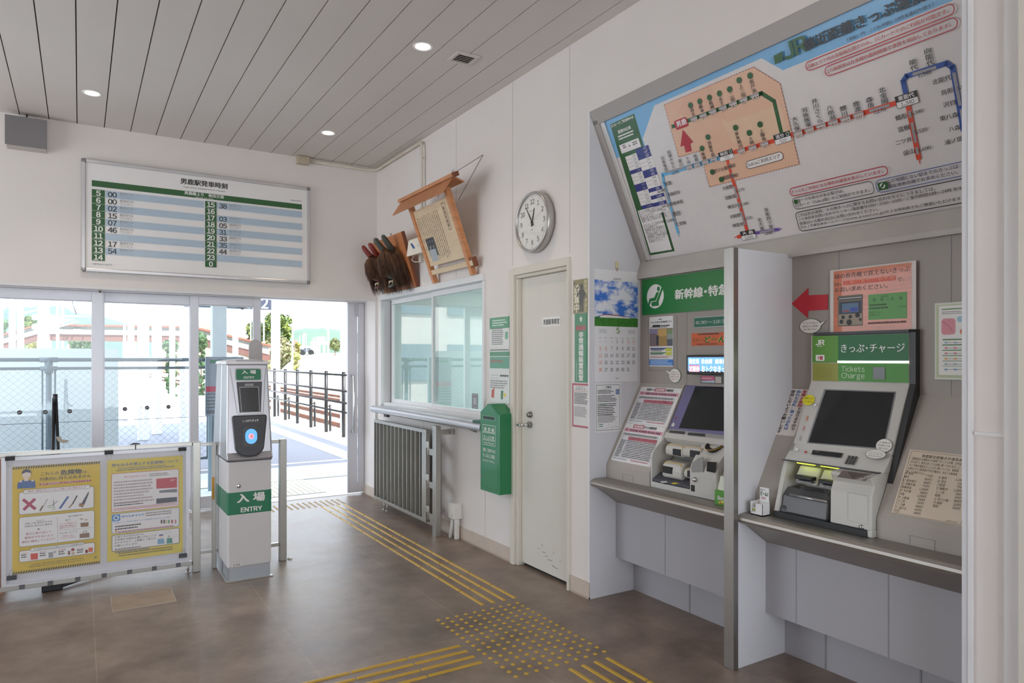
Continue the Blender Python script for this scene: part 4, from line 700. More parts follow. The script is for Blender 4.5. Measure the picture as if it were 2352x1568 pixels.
P.rect(z3(698, 1040), z3(958, 1050), ink('3c5a9a')); P.rect(z3(698, 1093), z3(958, 1103), ink('3a8a4f')); P.greek(z3(705, 1055), z3(875, 1085), 2, K); P.greek(z3(705, 1108), z3(875, 1125), 1, K); P.rrect(z3(882, 1042), z3(958, 1080), .005, ink('d4d44a')); P.rrect(z3(882, 1090), z3(958, 1125), .005, ink('d4d44a')); P.greek(z3(700, 1135), z3(960, 1165), 3, ink('b06a6a'))
P.rect(z3(688, 1176), z3(974, 1250), ink('3f86d6')); P.greek(z3(700, 1185), z3(960, 1245), 4, ink('bcd6f2')); P.build('print', t)
a = onX(*z3(684, 680), .42); b = onX(*z3(1022, 1316), .42); mb = MB(); e = .0015
for q in (((a.y, a.z), (a.y - e, b.z)), ((b.y, a.z), (b.y + e, b.z)), ((a.y, b.z + e), (b.y, b.z))): mb.box((.4195, q[0][0], q[0][1]), (.4185 + .0006, q[1][0], q[1][1]), M('55524f', .5))
mb.build('clip_frame', t, recalc=False)
t, P = wsheet('hours_plate', 'small dark green plate with opening hours in white figures', 'plate', (z3(1222, 797), (1668, 724)), '1f6b55', th=.004); P.rrect(z3(1222, 797), (1668, 724), .001, ink('d4dcd6'), .003); P.text('6:30～18:3', z3(1246, 755), z3(1590, 697), ink('dfe6dd'), .0); P.build('lettering', t)
t, P = wsheet('promo_strip', 'orange promotional sticker with green brush lettering', 'sticker', (z3(1195, 1015), (1668, 762)), 'd9622c', th=.001); P.greek(z3(1270, 868), z3(1530, 888), 1, K); P.text('ポイント', z3(1252, 965), z3(1345, 922), ink('2f5b1f'), .02); P.text('どーん', z3(1352, 975), z3(1600, 892), ink('e6d23c'), .09); P.text('どーん', z3(1352, 975), z3(1600, 892), ink('1f4d1c'), .045); P.disc(z3(1223, 948), .011, ink('2f5b1f'), w=.003); P.greek(z3(1260, 990), z3(1520, 1003), 1, K); P.build('print', t)
def bubble(name, label, c, rx, ry, tip, rows, x=None, plane=None, col='efe9e0', rim='3f6b45', cols=None):
    P = Print(*(plane or ((x, 0, 0), SY, UP))); cx, cy = P.c(c); tx, ty = P.c(tip) if tip else (0, 0); pts = []
    for i in range(36):
        a = 2 * math.pi * i / 36; pts.append((cx + rx * math.cos(a), cy + ry * math.sin(a)))
    if tip:
        k = max(range(36), key=lambda i: (pts[i][0] - cx) * (tx - cx) / rx + (pts[i][1] - cy) * (ty - cy) / ry); pts = pts[:k] + [(tx, ty)] + pts[k + 1:]
    t = thing(name, label, 'sticker', P.P0 + P.S * cx + P.T * (cy - ry)); q = [P.P0 + P.S * a + P.T * b for a, b in pts]; MB().slab(q, P.N * .0015, M(rim, .5)).build('rim', t); P.P0 = P.P0 + P.N * .0015; P.px = False
    P.put([(cx + (a - cx) * .95, cy + (b - cy) * .94) for a, b in pts], [tuple(range(36))], ink(col))
    n = len(rows)
    for i, s in enumerate(rows):
        h = ry * 1.25 / n; y = cy + ry * .62 - h * (i + .5); wd = rx * 1.5 * math.sqrt(max(.2, 1 - ((y - cy) / ry) ** 2)); P.text(s, (cx - wd / 2, y - h * .3), (cx + wd / 2, y + h * .3), ink(cols[i]) if cols else K, .01)
    P.build('print', t)
bubble('speech_sticker', 'round speech balloon sticker left of the blue display', z3(995, 1370), .051, .046, z3(872, 1297), ('えきねっとで', 'ご予約済みのきっぷは', '発券できます', 'お受け取りください'), x=BX, cols=('333333', '333333', '333333', 'a8322c'))
# blue display
xd = .36; a = onX(*z3(1130, 1125), xd); b = onX(*z3(1130, 1355), xd); t = thing('display', 'blue information display with black surround above the purple ticket machine', 'screen', (xd, -4.45, b.z)); MB().box((xd, a.y, b.z), (.42, -4.78, a.z), BLACK).build('housing', t, bevel=.004)
P = Print((xd - .0005, 0, 0), SY, UP); SC = M('6fa9dc', .3, var=0, em=.9); P.rect(z3(1150, 1152), (1668, 853), SC); WE = M('f4f6f6', .3, var=0, em=1.0)
for s, a_, b_ in (('指定席', (1162, 1228), (1285, 1168)), ('自由席', (1315, 1228), (1443, 1170)), ('乗車券', (1475, 1230), (1618, 1172))): P.text(s, z3(*a_), z3(*b_), WE, .02)
P.rect(z3(1163, 1325), z3(1292, 1243), M('c07a9a', .3, var=0, em=.8)); P.text('定期券', z3(1166, 1320), z3(1290, 1255), WE, .02); P.text('おトクなきっぷ', z3(1316, 1325), z3(1650, 1255), WE, .02); P.build('screen_face', t)
# ---------------------------------------------------------------- purple ticket machine
MG = M('d0cec8', .42, var=.012); MGD = M('aaa9a5', .45, var=.02); PUR = M('77739c', .4, var=.01); SCRN = M('262728', .16, var=0); YEL2 = M('e0b423', .4, var=0); CAV = M('8f8e8b', .5)
t = thing('ticket_machine', 'grey and purple ticket machine on the counter left of the partition', 'ticket machine', (.25, -4.33, .757)); y0, y1 = -4.089, -4.60
SPROF = [(.137, .757), (.138, .93), (.145, .955), (.161, .976), (.2, 1.01), (.252, 1.055), (.28, 1.084), (.44, 1.375), (.48, 1.375), (.48, .757)]
sh = MB(); sh.prism(SPROF, 'y', y0, y0 - .012, MG).prism(SPROF, 'y', y1 + .004, y1, MG); sh.prism([(.137, .757), (.137, .79), (.48, .79), (.48, .757)], 'y', y0, y1, MG)
sh.prism([(.255, 1.055), (.28, 1.084), (.44, 1.375), (.48, 1.375), (.48, 1.0), (.30, 1.0)], 'y', y0, y1, MG); sh.prism([(.25, .79), (.33, 1.02), (.45, 1.02), (.45, .79)], 'y', y0, y1, CAV); sh.build('body', t, bevel=.003)
d = V((.16, 0, .291)).normalized(); N = V((-d.z, 0, d.x)); PB0 = V((.28, 0, 1.084)); P = Print(PB0 + N * .001, SY, d)
P.poly([z4(1008, 92), (1690, 878), (1690, 1005), z4(808, 576)], PUR); P.build('purple_bezel', t)
P = Print(PB0 + N * .003, SY, d); P.poly([z4(1095, 125), (1690, 890), (1690, 992), z4(918, 566)], SCRN); P.build('screen', t)
P = Print(PB0 + N * .002, SY, d); P.disc(z4(888, 459), .006, ink('a82430')); P.build('red_button', t); P = Print(PB0 + N * .002, SY, d); P.poly([z4(868, 505), z4(874, 535), z4(856, 553), z4(838, 542), z4(848, 520)], ink('e3e1dc')); P.build('white_sticker', t)
cs = MB(); ya, yb = onX(*z4(795, 640), .25).y, y1 + .01; cs.prism([(.225, 1.045), (.235, 1.075), (.285, 1.092), (.30, 1.04), (.25, 1.015)], 'y', ya, yb, M('cbc8c3', .42)); cs.build('control_strip', t, bevel=.004)
d2 = V((.05, 0, .017)).normalized(); P = Print((.2352, 0, 1.0765), SY, d2)
for a_, b_ in (((818, 588), (985, 632)), ((1015, 612), (1198, 658))): P.poly([z4(a_[0] + 6, a_[1]), z4(b_[0], a_[1] + 15), z4(b_[0] - 8, b_[1]), z4(a_[0] - 4, b_[1] - 18)], M('5c5d5f', .4))
P.build('label_strip', t)
def hump(u0, v0, u1, v1, x, nm, slot, arch=True):
    a, b = onX(*z4(u0, v0), x), onX(*z4(u1, v1), x); w_ = a.y - b.y; h = a.z - b.z; mb = MB()
    pr = [(x + .11, b.z), (x + .012, b.z), (x, b.z + .012), (x - .002, b.z + h * .5), (x + .006, b.z + h * .85), (x + .03, a.z), (x + .11, a.z + .006)]; mb.prism(pr, 'y', a.y, b.y, MG); o = mb.build(nm, t, bevel=.008, seg=3)
    s0, s1 = slot; MB().box((x - .006, a.y - w_ * s0[0], b.z + h * s0[1]), (x + .02, a.y - w_ * s1[0], b.z + h * s1[1]), BLACK).build('slot', o, bevel=.002)
    if arch: MB().tube([(x + .002, a.y - .008, b.z + h * .55), (x + .008, a.y - .01, b.z + h * .86), (x + .022, a.y - .016, a.z - .004), (x + .022, b.y + .016, a.z - .004), (x + .008, b.y + .01, b.z + h * .86), (x + .002, b.y + .008, b.z + h * .6)], .0022, YEL2, n=6).build('yellow_outline', o)
hump(775, 728, 955, 880, .185, 'note_slot', ((.48, .12), (.92, .66))); hump(955, 750, 1150, 900, .185, 'card_slot', ((.45, .1), (.95, .7))); hump(740, 915, 945, 1125, .155, 'ticket_slot', ((.06, .3), (.55, .72))); hump(968, 985, 1060, 1110, .165, 'receipt_slot', ((.5, .2), (.95, .8)))
a = onX(*z4(640, 1130), .142); b = onX(*z4(1035, 1215), .142); MB().prism([(.139, .792), (.139, .806), (.2, .84), (.26, .84), (.26, .792)], 'y', y0 - .014, b.y, M('4a4b55', .35)).build('tray', t, bevel=.003)
P = Print((.139, 0, .8065), SY, (.061, 0, .034)); P.poly([z4(720, 1130), z4(790, 1128), z4(800, 1142), z4(735, 1147)], ink('d7d8e0')); P.poly([z4(835, 1150), z4(880, 1142), z4(925, 1152), z4(860, 1162)], ink('e2d02f')); P.build('tray_label', t)
ya = onX(*z4(1038, 1100), .137).y; pod = MB(); pod.prism([(.133, .757), (.132, .90), (.14, .925), (.165, .965), (.225, 1.03), (.25, 1.04), (.30, 1.04), (.30, .757)], 'y', ya, y1 + .004, MG); po = pod.build('coin_pod', t, bevel=.006, seg=3)
dp = V((.085, 0, .105)).normalized(); P = Print((.1395, 0, .9255), SY, dp, lift=.003); xa = .128
def pz(u, v): return onX(*z4(u, v), .1295)
MB().slab([onX(*z4(*k), .1305) for k in ((1050, 985), (1070, 930), (1130, 880), (1180, 870), (1180, 1030), (1060, 1035))], (-.003, 0, 0), M('9a9996', .5)).build('return_cup', po)
MB().slab([onX(*z4(*k), .1295) for k in ((1225, 920), (1320, 928), (1300, 1040), (1215, 1022))], (-.003, 0, 0), M('17171a', .2)).build('reader_window', po)
c = onX(*z4(1092, 1112), .13); MB().sph(c, .015, CHROME, 14, 10).build('chrome_knob', po); a = onX(*z4(1048, 1165), .132); b = onX(*z4(1086, 1240), .132); MB().box((.1305, a.y, b.z), (.133, b.y, a.z), BLACK).build('coin_return_hole', po, bevel=.001)
P = Print((.1315, 0, 0), SY, UP); P.rrect(z4(1140, 1085), z4(1285, 1290), .004, M('b5b3ae', .5), .0012); P.text('', z4(0, 0), z4(1, 1), K) if 0 else None; P.build('panel_seam', po)
c = onX(*z4(1285, 745), .215); mb = MB(); mb.lathe([(.0, -.006), (.03, -.004), (.044, .008), (.05, .026), (.053, .03), (.05, .034), (.04, .02), (.0, .012)], c + V((.02, 0, -.028)), (-.45, 0, .9), M('2c2b2a', .4), n=28); mb.build('coin_bowl', po); MB().lathe([(.0515, .0), (.0545, .0012), (.0545, .003), (.0515, .004)], c + V((.02, 0, -.028)) + V((-.45, 0, .9)).normalized() * .027, (-.45, 0, .9), YEL2, n=28).build('yellow_ring', po)
# side display strip of the machine under the blue display
t2 = thing('poster_strip', 'small pink advertising strip behind the screen of the purple ticket machine', 'poster', onX(*z3(1440, 1460), .40)); P = Print((.40, 0, 0), SY, UP); P.rect(z3(1310, 1372), z3(1470, 1432), ink('d9708f')); P.greek(z3(1318, 1398), z3(1460, 1415), 1, WH); P.poly([z3(1305, 1435), z3(1470, 1430), z3(1470, 1458), z3(1320, 1452)], ink('b9d3e6')); P.rect(z3(1478, 1382), z3(1552, 1462), ink('cfc6c0')); P.build('print', t2)
MB().box((.401, onX(*z3(1300, 1370), .4).y, onX(*z3(1300, 1372), .4).z), (.419, -4.6, onX(*z3(1320, 1460), .4).z), M('54504e', .5)).build('backing', t2)
# green leaflet box beside the machine
t = thing('leaflet_box', 'green cardboard leaflet box half hidden behind the partition edge', 'box', onX(*z4(1345, 1390), .085)); P = Print((.085, 0, 0), SY, UP); a = onX(*z4(1298, 1395), .085); b_ = onX(*z4(1340, 1090), .085)
MB().box((.086, a.y, .757), (.13, a.y - .06, .83), M('5da33a', .5)).build('carton', t); MB().hexa([(.1, a.y - .008, .83), (.13, a.y - .008, .83), (.13, a.y - .06, .83), (.1, a.y - .06, .83), (.115, a.y - .012, .9), (.13, a.y - .012, .9), (.13, a.y - .06, .9), (.115, a.y - .06, .9)], M('e6ead9', .5)).build('leaflets', t)
P.text('Bom', (1648, 1150), (1668, 1143), WH, .02) if 0 else None; P.poly([z4(1340, 1345), z4(1398, 1335), z4(1398, 1360), z4(1342, 1365)], ink('e9e04a')); P.disc(z4(1360, 1358), .005, ink('d9534a')); P.text('Ben', z4(1330, 1325), z4(1396, 1295), WH, .03); P.build('print', t)
# slanted departure sheets
SD = V((.29, 0, .512)).normalized(); SN = V((-SD.z, 0, SD.x)); SP0 = V((.13, 0, .84))
RED2 = ink('b02a4a'); PNK = ink('e0a3b4')
def dep_sheet(name, label, tl, tr, br, bl, rows):
    P = Print(SP0, SY, SD); q = [P.c(z4(*k)) for k in (tl, tr, br, bl)]; x0 = -min(-k[0] for k in q); xs_ = sorted(k[0] for k in q); ys_ = sorted(k[1] for k in q); x0, x1, y0, y1 = (xs_[0] + xs_[1]) / 2, (xs_[2] + xs_[3]) / 2, (ys_[0] + ys_[1]) / 2, (ys_[2] + ys_[3]) / 2
    w_ = lambda a, b: P.P0 + P.S * a + P.T * b; t = thing(name, label, 'timetable', w_((x0 + x1) / 2, y0), 'departure sheets on the slanted panel'); MB().slab([w_(x0, y0), w_(x1, y0), w_(x1, y1), w_(x0, y1)], P.N * .0015, M('ecebec', .5, var=.01)).build('paper', t); P.P0 = P.P0 + P.N * .0015; P.px = False; W_, H_ = x1 - x0, y1 - y0
    X = lambda f: x0 + f * W_; Y = lambda f: y1 - f * H_
    rows(P, X, Y, W_, H_); 
    P.rrect((X(.05), Y(.90)), (X(.93), Y(.265)), .002, ink('55585e'), .0015)
    for k in range(1, 16): P.line([(X(.05), Y(.265 + .635 * k / 16)), (X(.93), Y(.265 + .635 * k / 16))], .0007, GRY)
    for f in (.10, .15, .2): P.line([(X(f), Y(.9)), (X(f), Y(.42))], .0007, GRY)
    for k in range(16): P.rrect((X(.215 + .0445 * k), Y(.435)), (X(.252 + .0445 * k), Y(.345)), .003, RED2); P.rrect((X(.222 + .0445 * k), Y(.425)), (X(.245 + .0445 * k), Y(.355)), .003, ink('e8d5da'), .0012)
    P.greek((X(.22), Y(.895)), (X(.92), Y(.45)), 11, ink('4a4b50'), fill=.5, ragged=0, wmin=1.0, gap=.3); P.greek((X(.055), Y(.895)), (X(.19), Y(.45)), 11, ink('4a4b50'), fill=.5, ragged=.2); P.greek((X(.06), Y(.33)), (X(.9), Y(.275)), 2, ink('4a4b50'), ragged=0); P.greek((X(.5), Y(.96)), (X(.93), Y(.925)), 1, ink('c05a70'), ragged=0); P.greek((X(.05), Y(.96)), (X(.4), Y(.93)), 1, GRY, ragged=0); P.build('print', t)
def r1(P, X, Y, W_, H_): P.text('男鹿駅から', (X(.16), Y(.10)), (X(.36), Y(.03)), K, .03); P.rect((X(.37), Y(.11)), (X(.63), Y(.02)), RED2); P.text('秋田新幹線', (X(.39), Y(.10)), (X(.61), Y(.03)), WH, .03); P.text('乗継時刻', (X(.65), Y(.10)), (X(.82), Y(.03)), K, .03); P.rect((X(.03), Y(.22)), (X(.98), Y(.13)), PNK); P.text('下り　男鹿線・奥羽本線・秋田新幹線・東北新幹線', (X(.05), Y(.205)), (X(.93), Y(.15)), K, .03)
def r2(P, X, Y, W_, H_): P.rect((X(.22), Y(.11)), (X(.49), Y(.02)), RED2); P.text('秋田新幹線', (X(.24), Y(.10)), (X(.47), Y(.03)), WH, .03); P.text('からの乗継時刻', (X(.5), Y(.10)), (X(.8), Y(.03)), K, .03); P.rect((X(.03), Y(.22)), (X(.98), Y(.13)), PNK); P.text('下り　東北新幹線・秋田新幹線・奥羽本線・男鹿線', (X(.05), Y(.205)), (X(.93), Y(.15)), K, .03)
dep_sheet('departure_sheet', 'upper pink and white bullet train connection timetable on the slanted panel', (520, 130), (960, 150), (785, 556), (370, 508), r1); dep_sheet('departure_sheet', 'lower pink and white bullet train connection timetable on the slanted panel', (368, 510), (783, 560), (618, 977), (195, 905), r2)
# side panel items (facing the room): calendar, guide notice
yS = -3.6905; SIDE = ((0, yS, 0), (1, 0, 0), UP); z = Z(1300, 600, 3.92)
P = Print(*SIDE); x0, y0, x1, y1 = P.bx(z(254, 68), z(643, 1078)); y1 = P.c(z(254, 66))[1]; t = thing('calendar', 'long wall calendar with train photo and blue sky, showing May', 'calendar', ((x0 + x1) / 2, yS, y0))
rr = random.Random(3); vs_ = []; fs = []; n_ = 12
for j in range(n_ + 1):
    f = j / n_
    for i in range(5): vs_.append((x0 + (x1 - x0) * i / 4, yS - .004 - .010 * (1 - f) ** 2 * (i / 4 - .3) , y0 + (y1 - y0) * f))
    if j: fs += [((j - 1) * 5 + i, (j - 1) * 5 + i + 1, j * 5 + i + 1, j * 5 + i) for i in range(4)]
MB().box((x0, yS - .0035, y0), (x1, yS, y1), M('efeef0', .5, var=.005)).build('sheets', t)
P.P0 = V((0, yS - .0035, 0)); P.px = False; Wd, Ht = x1 - x0, y1 - y0; X = lambda f: x0 + f * Wd; Y = lambda f: y1 - f * Ht
sky = bpy.data.materials.new('printed_sky'); sky.use_nodes = True; n = sky.node_tree; b = n.nodes['Principled BSDF']; tc = n.nodes.new('ShaderNodeTexCoord'); mp = n.nodes.new('ShaderNodeMapping'); mp.inputs['Scale'].default_value = (7, 7, 13); no = n.nodes.new('ShaderNodeTexNoise'); no.inputs['Scale'].default_value = 1.2; no.inputs['Detail'].default_value = 8; no.inputs['Roughness'].default_value = .6; r = n.nodes.new('ShaderNodeValToRGB')
r.color_ramp.elements[0].position = .42; r.color_ramp.elements[0].color = (*lin('3f78d6'), 1); r.color_ramp.elements[1].position = .56; r.color_ramp.elements[1].color = (*lin('eceef6'), 1); L = n.links.new; L(tc.outputs['Object'], mp.inputs[0]); L(mp.outputs[0], no.inputs[0]); L(no.outputs['Fac'], r.inputs[0]); L(r.outputs[0], b.inputs['Base Color'])
P.text('TRAIN JAPAN', (X(.42), Y(.085)), (X(.6), Y(.072)), GRY, 0) if 0 else P.greek((X(.42), Y(.09)), (X(.6), Y(.07)), 2, GRY, ragged=0)
P.rect((X(0), Y(.505)), (X(1), Y(.095)), sky); P.rect((X(0), Y(.505)), (X(1), Y(.425)), M('3d7f2c', .6, var=.2, scale=40)); P.poly([(X(.0), Y(.425)), (X(.1), Y(.412)), (X(.3), Y(.42)), (X(.7), Y(.415)), (X(1), Y(.425))], ink('5b7fa8'))
P.poly([(X(.11), Y(.428)), (X(.14), Y(.41)), (X(.22), Y(.398)), (X(.5), Y(.402)), (X(.78), Y(.42)), (X(.84), Y(.428))], ink('f1efee')); P.poly([(X(.12), Y(.415)), (X(.2), Y(.396)), (X(.5), Y(.399)), (X(.8), Y(.42)), (X(.5), Y(.407)), (X(.22), Y(.404))], ink('8c3a55'))
P.tx('5', X(.53), Y(.565), .036, ink('5f8f3a'), .02, 'c'); P.line([(X(.45), Y(.55)), (X(.48), Y(.55))], .0012, GRY); P.line([(X(.58), Y(.55)), (X(.61), Y(.55))], .0012, GRY); P.greek((X(.1), Y(.57)), (X(.3), Y(.53)), 5, ink('c4c4c8')); P.greek((X(.76), Y(.57)), (X(.95), Y(.53)), 5, ink('c4c4c8'))
ORG = ink('d9793f'); d_ = 1
for c_ in range(7): P.greek((X(.09 + .128 * c_), Y(.612)), (X(.16 + .128 * c_), Y(.605)), 1, GRY)
for c_, s in enumerate(('28', '29', '30')): P.tx(s, X(.125 + .128 * c_), Y(.648), .009, ink('c9c0bb'), 0, 'c')
for i in range(5):
    for c_ in range(7):
        if i == 0 and c_ < 3 or d_ > 31: continue
        P.tx(str(d_), X(.125 + .128 * c_), Y(.652 + .0635 * i), .021, ORG if c_ == 0 or d_ in (3, 4, 6) else ink('55585f'), .0, 'c', .8)
        if d_ in (3, 4, 5, 6): P.line([(X(.1 + .128 * c_), Y(.661 + .0635 * i)), (X(.15 + .128 * c_), Y(.661 + .0635 * i))], .0008, ORG)
        d_ += 1
P.greek((X(.47), Y(.98)), (X(.58), Y(.968)), 1, ink('7fa39a')); P.build('printed_month', t); q = onY(*z(455, 60), yS)
MB().box((q.x - .012, yS - .012, q.z - .003), (q.x + .012, yS, q.z + .04), M('dcd3b0', .4)).build('hook', t, bevel=.003); MB().tube([(q.x, yS - .008, q.z), (q.x + .002, yS - .012, q.z - .012), (q.x - .004, yS - .006, q.z - .022)], .002, M('b3592f', .4), n=6).build('cord', t)
t, P = sheet('guide_notice', 'white guide notice with thin dark green border below the calendar', 'notice', *SIDE, (z(262, 1098), z(494, 1526)), 'efefef', film=False)
P.rrect(z(272, 1113), z(484, 1512), .001, ink('2f5a4c'), .0025); P.text('ご案内', z(352, 1143), z(408, 1122), K, .03); P.greek(z(285, 1158), z(440, 1192), 3, K, fill=.5); P.greek(z(285, 1208), z(460, 1265), 5, K, fill=.5); P.greek(z(283, 1282), z(462, 1385), 7, K, fill=.5); P.greek(z(285, 1388), z(460, 1445), 9, GRY); P.rect(z(448, 1150), z(478, 1195), ink('4f6fa0')); P.greek(z(452, 1155), z(474, 1190), 4, ink('c9d6ea')); P.rrect(z(312, 1281), z(356, 1294), .003, ink('3f9a78'), .002); P.rrect(z(286, 1455), z(382, 1502), .005, GRY, .001); P.greek(z(295, 1465), z(340, 1495), 2, ink('4f8f7a')); P.text('JR東日本 男鹿駅', z(395, 1495), z(470, 1484), K, .0); P.build('print', t)
# ================================================================ RIGHT BAY
z5 = Z(1660, 560, 3.92); z6 = Z(1680, 860, 3.1357)
t = thing('ticket_machine', 'pale grey ticket machine with green head panel on the counter right of the partition', 'ticket machine', (.25, -5.22, .757)); y0, y1 = -4.973, -5.464
SPROF = [(.099, .757), (.105, .79), (.122, .847), (.156, .958), (.182, 1.024), (.219, 1.064), (.246, 1.10), (.30, 1.10), (.48, 1.10), (.48, .757)]
sh = MB(); sh.prism(SPROF, 'y', y0, y0 - .022, MG); sh.prism([(.45, 1.0), (.246, 1.09), (.246, 1.10), (.385, 1.402), (.385, 1.625), (.44, 1.625), (.44, 1.40)], 'y', y0 - .004, y1 + .0, MG)
sh.prism([(.182, 1.02), (.219, 1.064), (.246, 1.10), (.32, 1.10), (.32, 1.02)], 'y', y0, y1, MG); sh.prism([(.26, .757), (.26, 1.03), (.45, 1.03), (.45, .757)], 'y', y0, y1, M('bdbbb6', .5)); sh.prism([(.1, .757), (.1, .775), (.3, .775), (.3, .757)], 'y', y0, y1, MG); sh.build('body', t, bevel=.004)
MB().prism([(.386, 1.40), (.386, 1.628), (.37, 1.64), (.45, 1.64), (.45, .80), (.15, .80), (.155, .85), (.255, 1.09)], 'y', y1 - .001, y1 - .026, M('3b3b3e', .45)).build('side_case', t); MB().box((.38, y0 - .02, 1.627), (.45, y1, 1.64), M('3b3b3e', .45)).build('top_cap', t)
# head panel
fx = .382; P = Print((fx, 0, 0), SY, UP); LGN = ink('5f9a34'); OLV = ink('9a9c3c'); DGN = ink('0f6b35'); MGN = ink('4b9636')
P.rect(z5(808, 830), z5(1040, 1068), LGN); P.rect(z5(810, 1072), z5(1040, 1236), OLV); P.rect(z5(1040, 825), z5(1675, 1052), DGN); P.rect(z5(1040, 1072), z5(1675, 1252), MGN)
P.text('JR', z5(836, 912), z5(918, 862), WH, .035); P.greek(z5(850, 918), z5(908, 928), 1, WH); P.rrect(z5(838, 1052), z5(917, 998), .005, WH); P.rect(z5(857, 1040), z5(868, 1012), ink('d98a90')); P.poly([z5(873, 1012), z5(902, 1010), z5(902, 1024), z5(888, 1025), z5(902, 1030), z5(902, 1043), z5(875, 1041)], REDI)
P.text('きっぷ・チャージ', z5(1065, 980), z5(1640, 893), WH, .012); P.text('Tickets', z5(1070, 1148), z5(1278, 1100), ink('d6e3c6'), .0); P.text('Charge', z5(1070, 1222), z5(1278, 1160), ink('d6e3c6'), .0)
for i in range(12):
    for j in range(7): P.disc(z5(840 + 12.8 * i, 1118 + 13.5 * j), .0014, ink('6f7030'), n=6)
P.build('head_panel', t); P = Print((fx, 0, 0), SY, UP, lift=.002); P.rect(z5(1035, 1052), z5(1675, 1072), M('f6f2ea', .3, var=0, em=3)); P.build('light_bar', t); P = Print((fx, 0, 0), SY, UP, lift=.003); P.rrect(z5(1357, 1217), z5(1463, 1110), .003, M('1b1e24', .15)); P.build('camera_window', t)
# bezel and screen
d = V((.139, 0, .302)).normalized(); N = V((-d.z, 0, d.x)); Q0 = V((.246, 0, 1.10)); P = Print(Q0 + N * .003, SY, d); P.poly([z6(680, 112), z6(1175, 130), z6(1090, 530), z6(555, 487)], SCRN); P.build('screen', t); P = Print(Q0 + N * .001, SY, d); P.poly([z6(668, 104), z6(1188, 122), z6(1100, 540), z6(542, 494)], M('8e9092', .4)); P.build('screen_rim', t)
P = Print(Q0 + N * .001, SY, d); 
for u, v, c_ in ((544, 313, 'd9a184'), (521, 386, 'cfa7a0'), (497, 456, 'b9b8b5')): P.rrect(z6(u - 12, v + 19), z6(u + 14, v - 17), .003, ink(c_)); P.rrect(z6(u - 5, v + 9), z6(u + 7, v - 8), .001, ink('b06a55'), .001)
P.build('side_buttons', t)
# control strip
d3 = V((.027, 0, .036)).normalized(); d3 = V((.064, 0, .076)).normalized(); P = Print((.181, 0, 1.024), SY, d3, lift=.003); P.poly([z6(588, 545), z6(806, 568), z6(790, 602), z6(578, 577)], SCRN); P.greek(z6(600, 552), z6(640, 562), 2, GRY); P.disc(z6(470, 542), .0105, ink('e9e8e6')); P.disc(z6(536, 560), .006, ink('c22b33')); P.line([z6(455, 548), z6(468, 556), z6(483, 549)], .0015, GRY); P.build('control_panel', t)
for i in range(4):
    for j in range(3):
        c = onP(*z6(852 - 8 * i + 25 * j, 594 + 15 * i + 3 * j), (.181, 0, 1.024), V((-d3.z, 0, d3.x))) + V((-d3.z, 0, d3.x)) * .002; MB().cyl(c, c + V((-d3.z, 0, d3.x)) * .004, .0055, M('4b4a48', .4), n=10).build('key', t)
MB().box((.158, y0 - .004, 1.0215), (.3, y1 + .01, 1.0245), BLACK).build('seam', t)
GLO = M('cfe03a', .4, var=0, em=2.2)
for u0, u1, v0, v1, x in ((470, 592, 632, 664, .17), (640, 768, 655, 690, .17)): a, b = onX(*z6(u0, v0), x), onX(*z6(u1, v1), x); MB().box((x, a.y, b.z + .012), (x + .02, b.y, a.z - .004), GLO).build('status_light', t, bevel=.002)
# note slots and cash tray, pod with coin chute
def mslot(u0, v0, u1, v1, x):
    a, b = onX(*z6(u0, v0), x), onX(*z6(u1, v1), x); o = MB().prism([(x + .1, b.z), (x + .02, b.z), (x + .03, (a.z + b.z) / 2), (x + .055, a.z), (x + .1, a.z)], 'y', a.y, b.y, MG).build('note_slot', t, bevel=.006); zc_ = b.z + (a.z - b.z) * .28
    MB().box((x - .004, a.y - .012, zc_), (x + .06, b.y + .008, zc_ + .018), BLACK).build('slot_mouth', o, bevel=.004); MB().box((x - .002, a.y - .02, zc_ - .012), (x + .05, b.y + .012, zc_ - .004), M('77777a', .3, metal=.6)).build('slot_lip', o, bevel=.002)
mslot(440, 660, 595, 805, .15); mslot(610, 690, 745, 835, .15)
MB().prism([(.12, .777), (.135, .86), (.175, .895), (.26, .9), (.26, .777)], 'y', y0 - .022, -5.245, M('57575a', .3)).build('tray_cover', t, bevel=.012, seg=3); MB().prism([(.112, .775), (.118, .80), (.17, .885), (.2, .885), (.2, .775)], 'y', y0 - .022, y0 - .062, M('4b4c50', .35)).build('tray_side', t, bevel=.012, seg=3)
MB().cyl((.13, -5.045, .868), (.13, -5.24, .868), .008, M('a9a9ac', .25, metal=.8)).build('tray_bar', t); MB().box((.112, y0 - .024, .776), (.2, -5.25, .781), M('6d6c6b', .3)).build('tray_floor', t)
MB().box((.094, y0 - .005, .758), (.11, y1 + .02, .786), BLACK).build('kick_strip', t)
ya = onX(*z6(712, 1060), .1).y; pod = MB().prism([(.097, .787), (.1, .93), (.118, .97), (.098, 1.005), (.105, 1.015), (.17, 1.022), (.3, 1.022), (.3, .787)], 'y', ya, y1 + .002, MG).prism([(.0975, .757), (.0975, .79), (.3, .79), (.3, .757)], 'y', y1 + .025, y1 + .001, MG).build('coin_pod', t, bevel=.006, seg=3)
d4 = V((.065, 0, .007)).normalized(); P = Print((.105, 0, 1.0165), SY, d4, lift=.0005); P.poly([z6(800, 690), z6(1012, 715), z6(965, 768), z6(762, 738)], M('8a7d78', .4)); P.poly([z6(835, 700), z6(1000, 720), z6(870, 752)], M('6b5f5b', .5)); P.rrect(z6(930, 762), z6(1000, 722), .004, ink('cfcac4')); P.disc(z6(972, 742), .008, ink('6d6865'), w=.002); P.poly([z6(940, 742), z6(955, 735), z6(955, 750)], ink('6d6865')); P.build('coin_chute', pod)
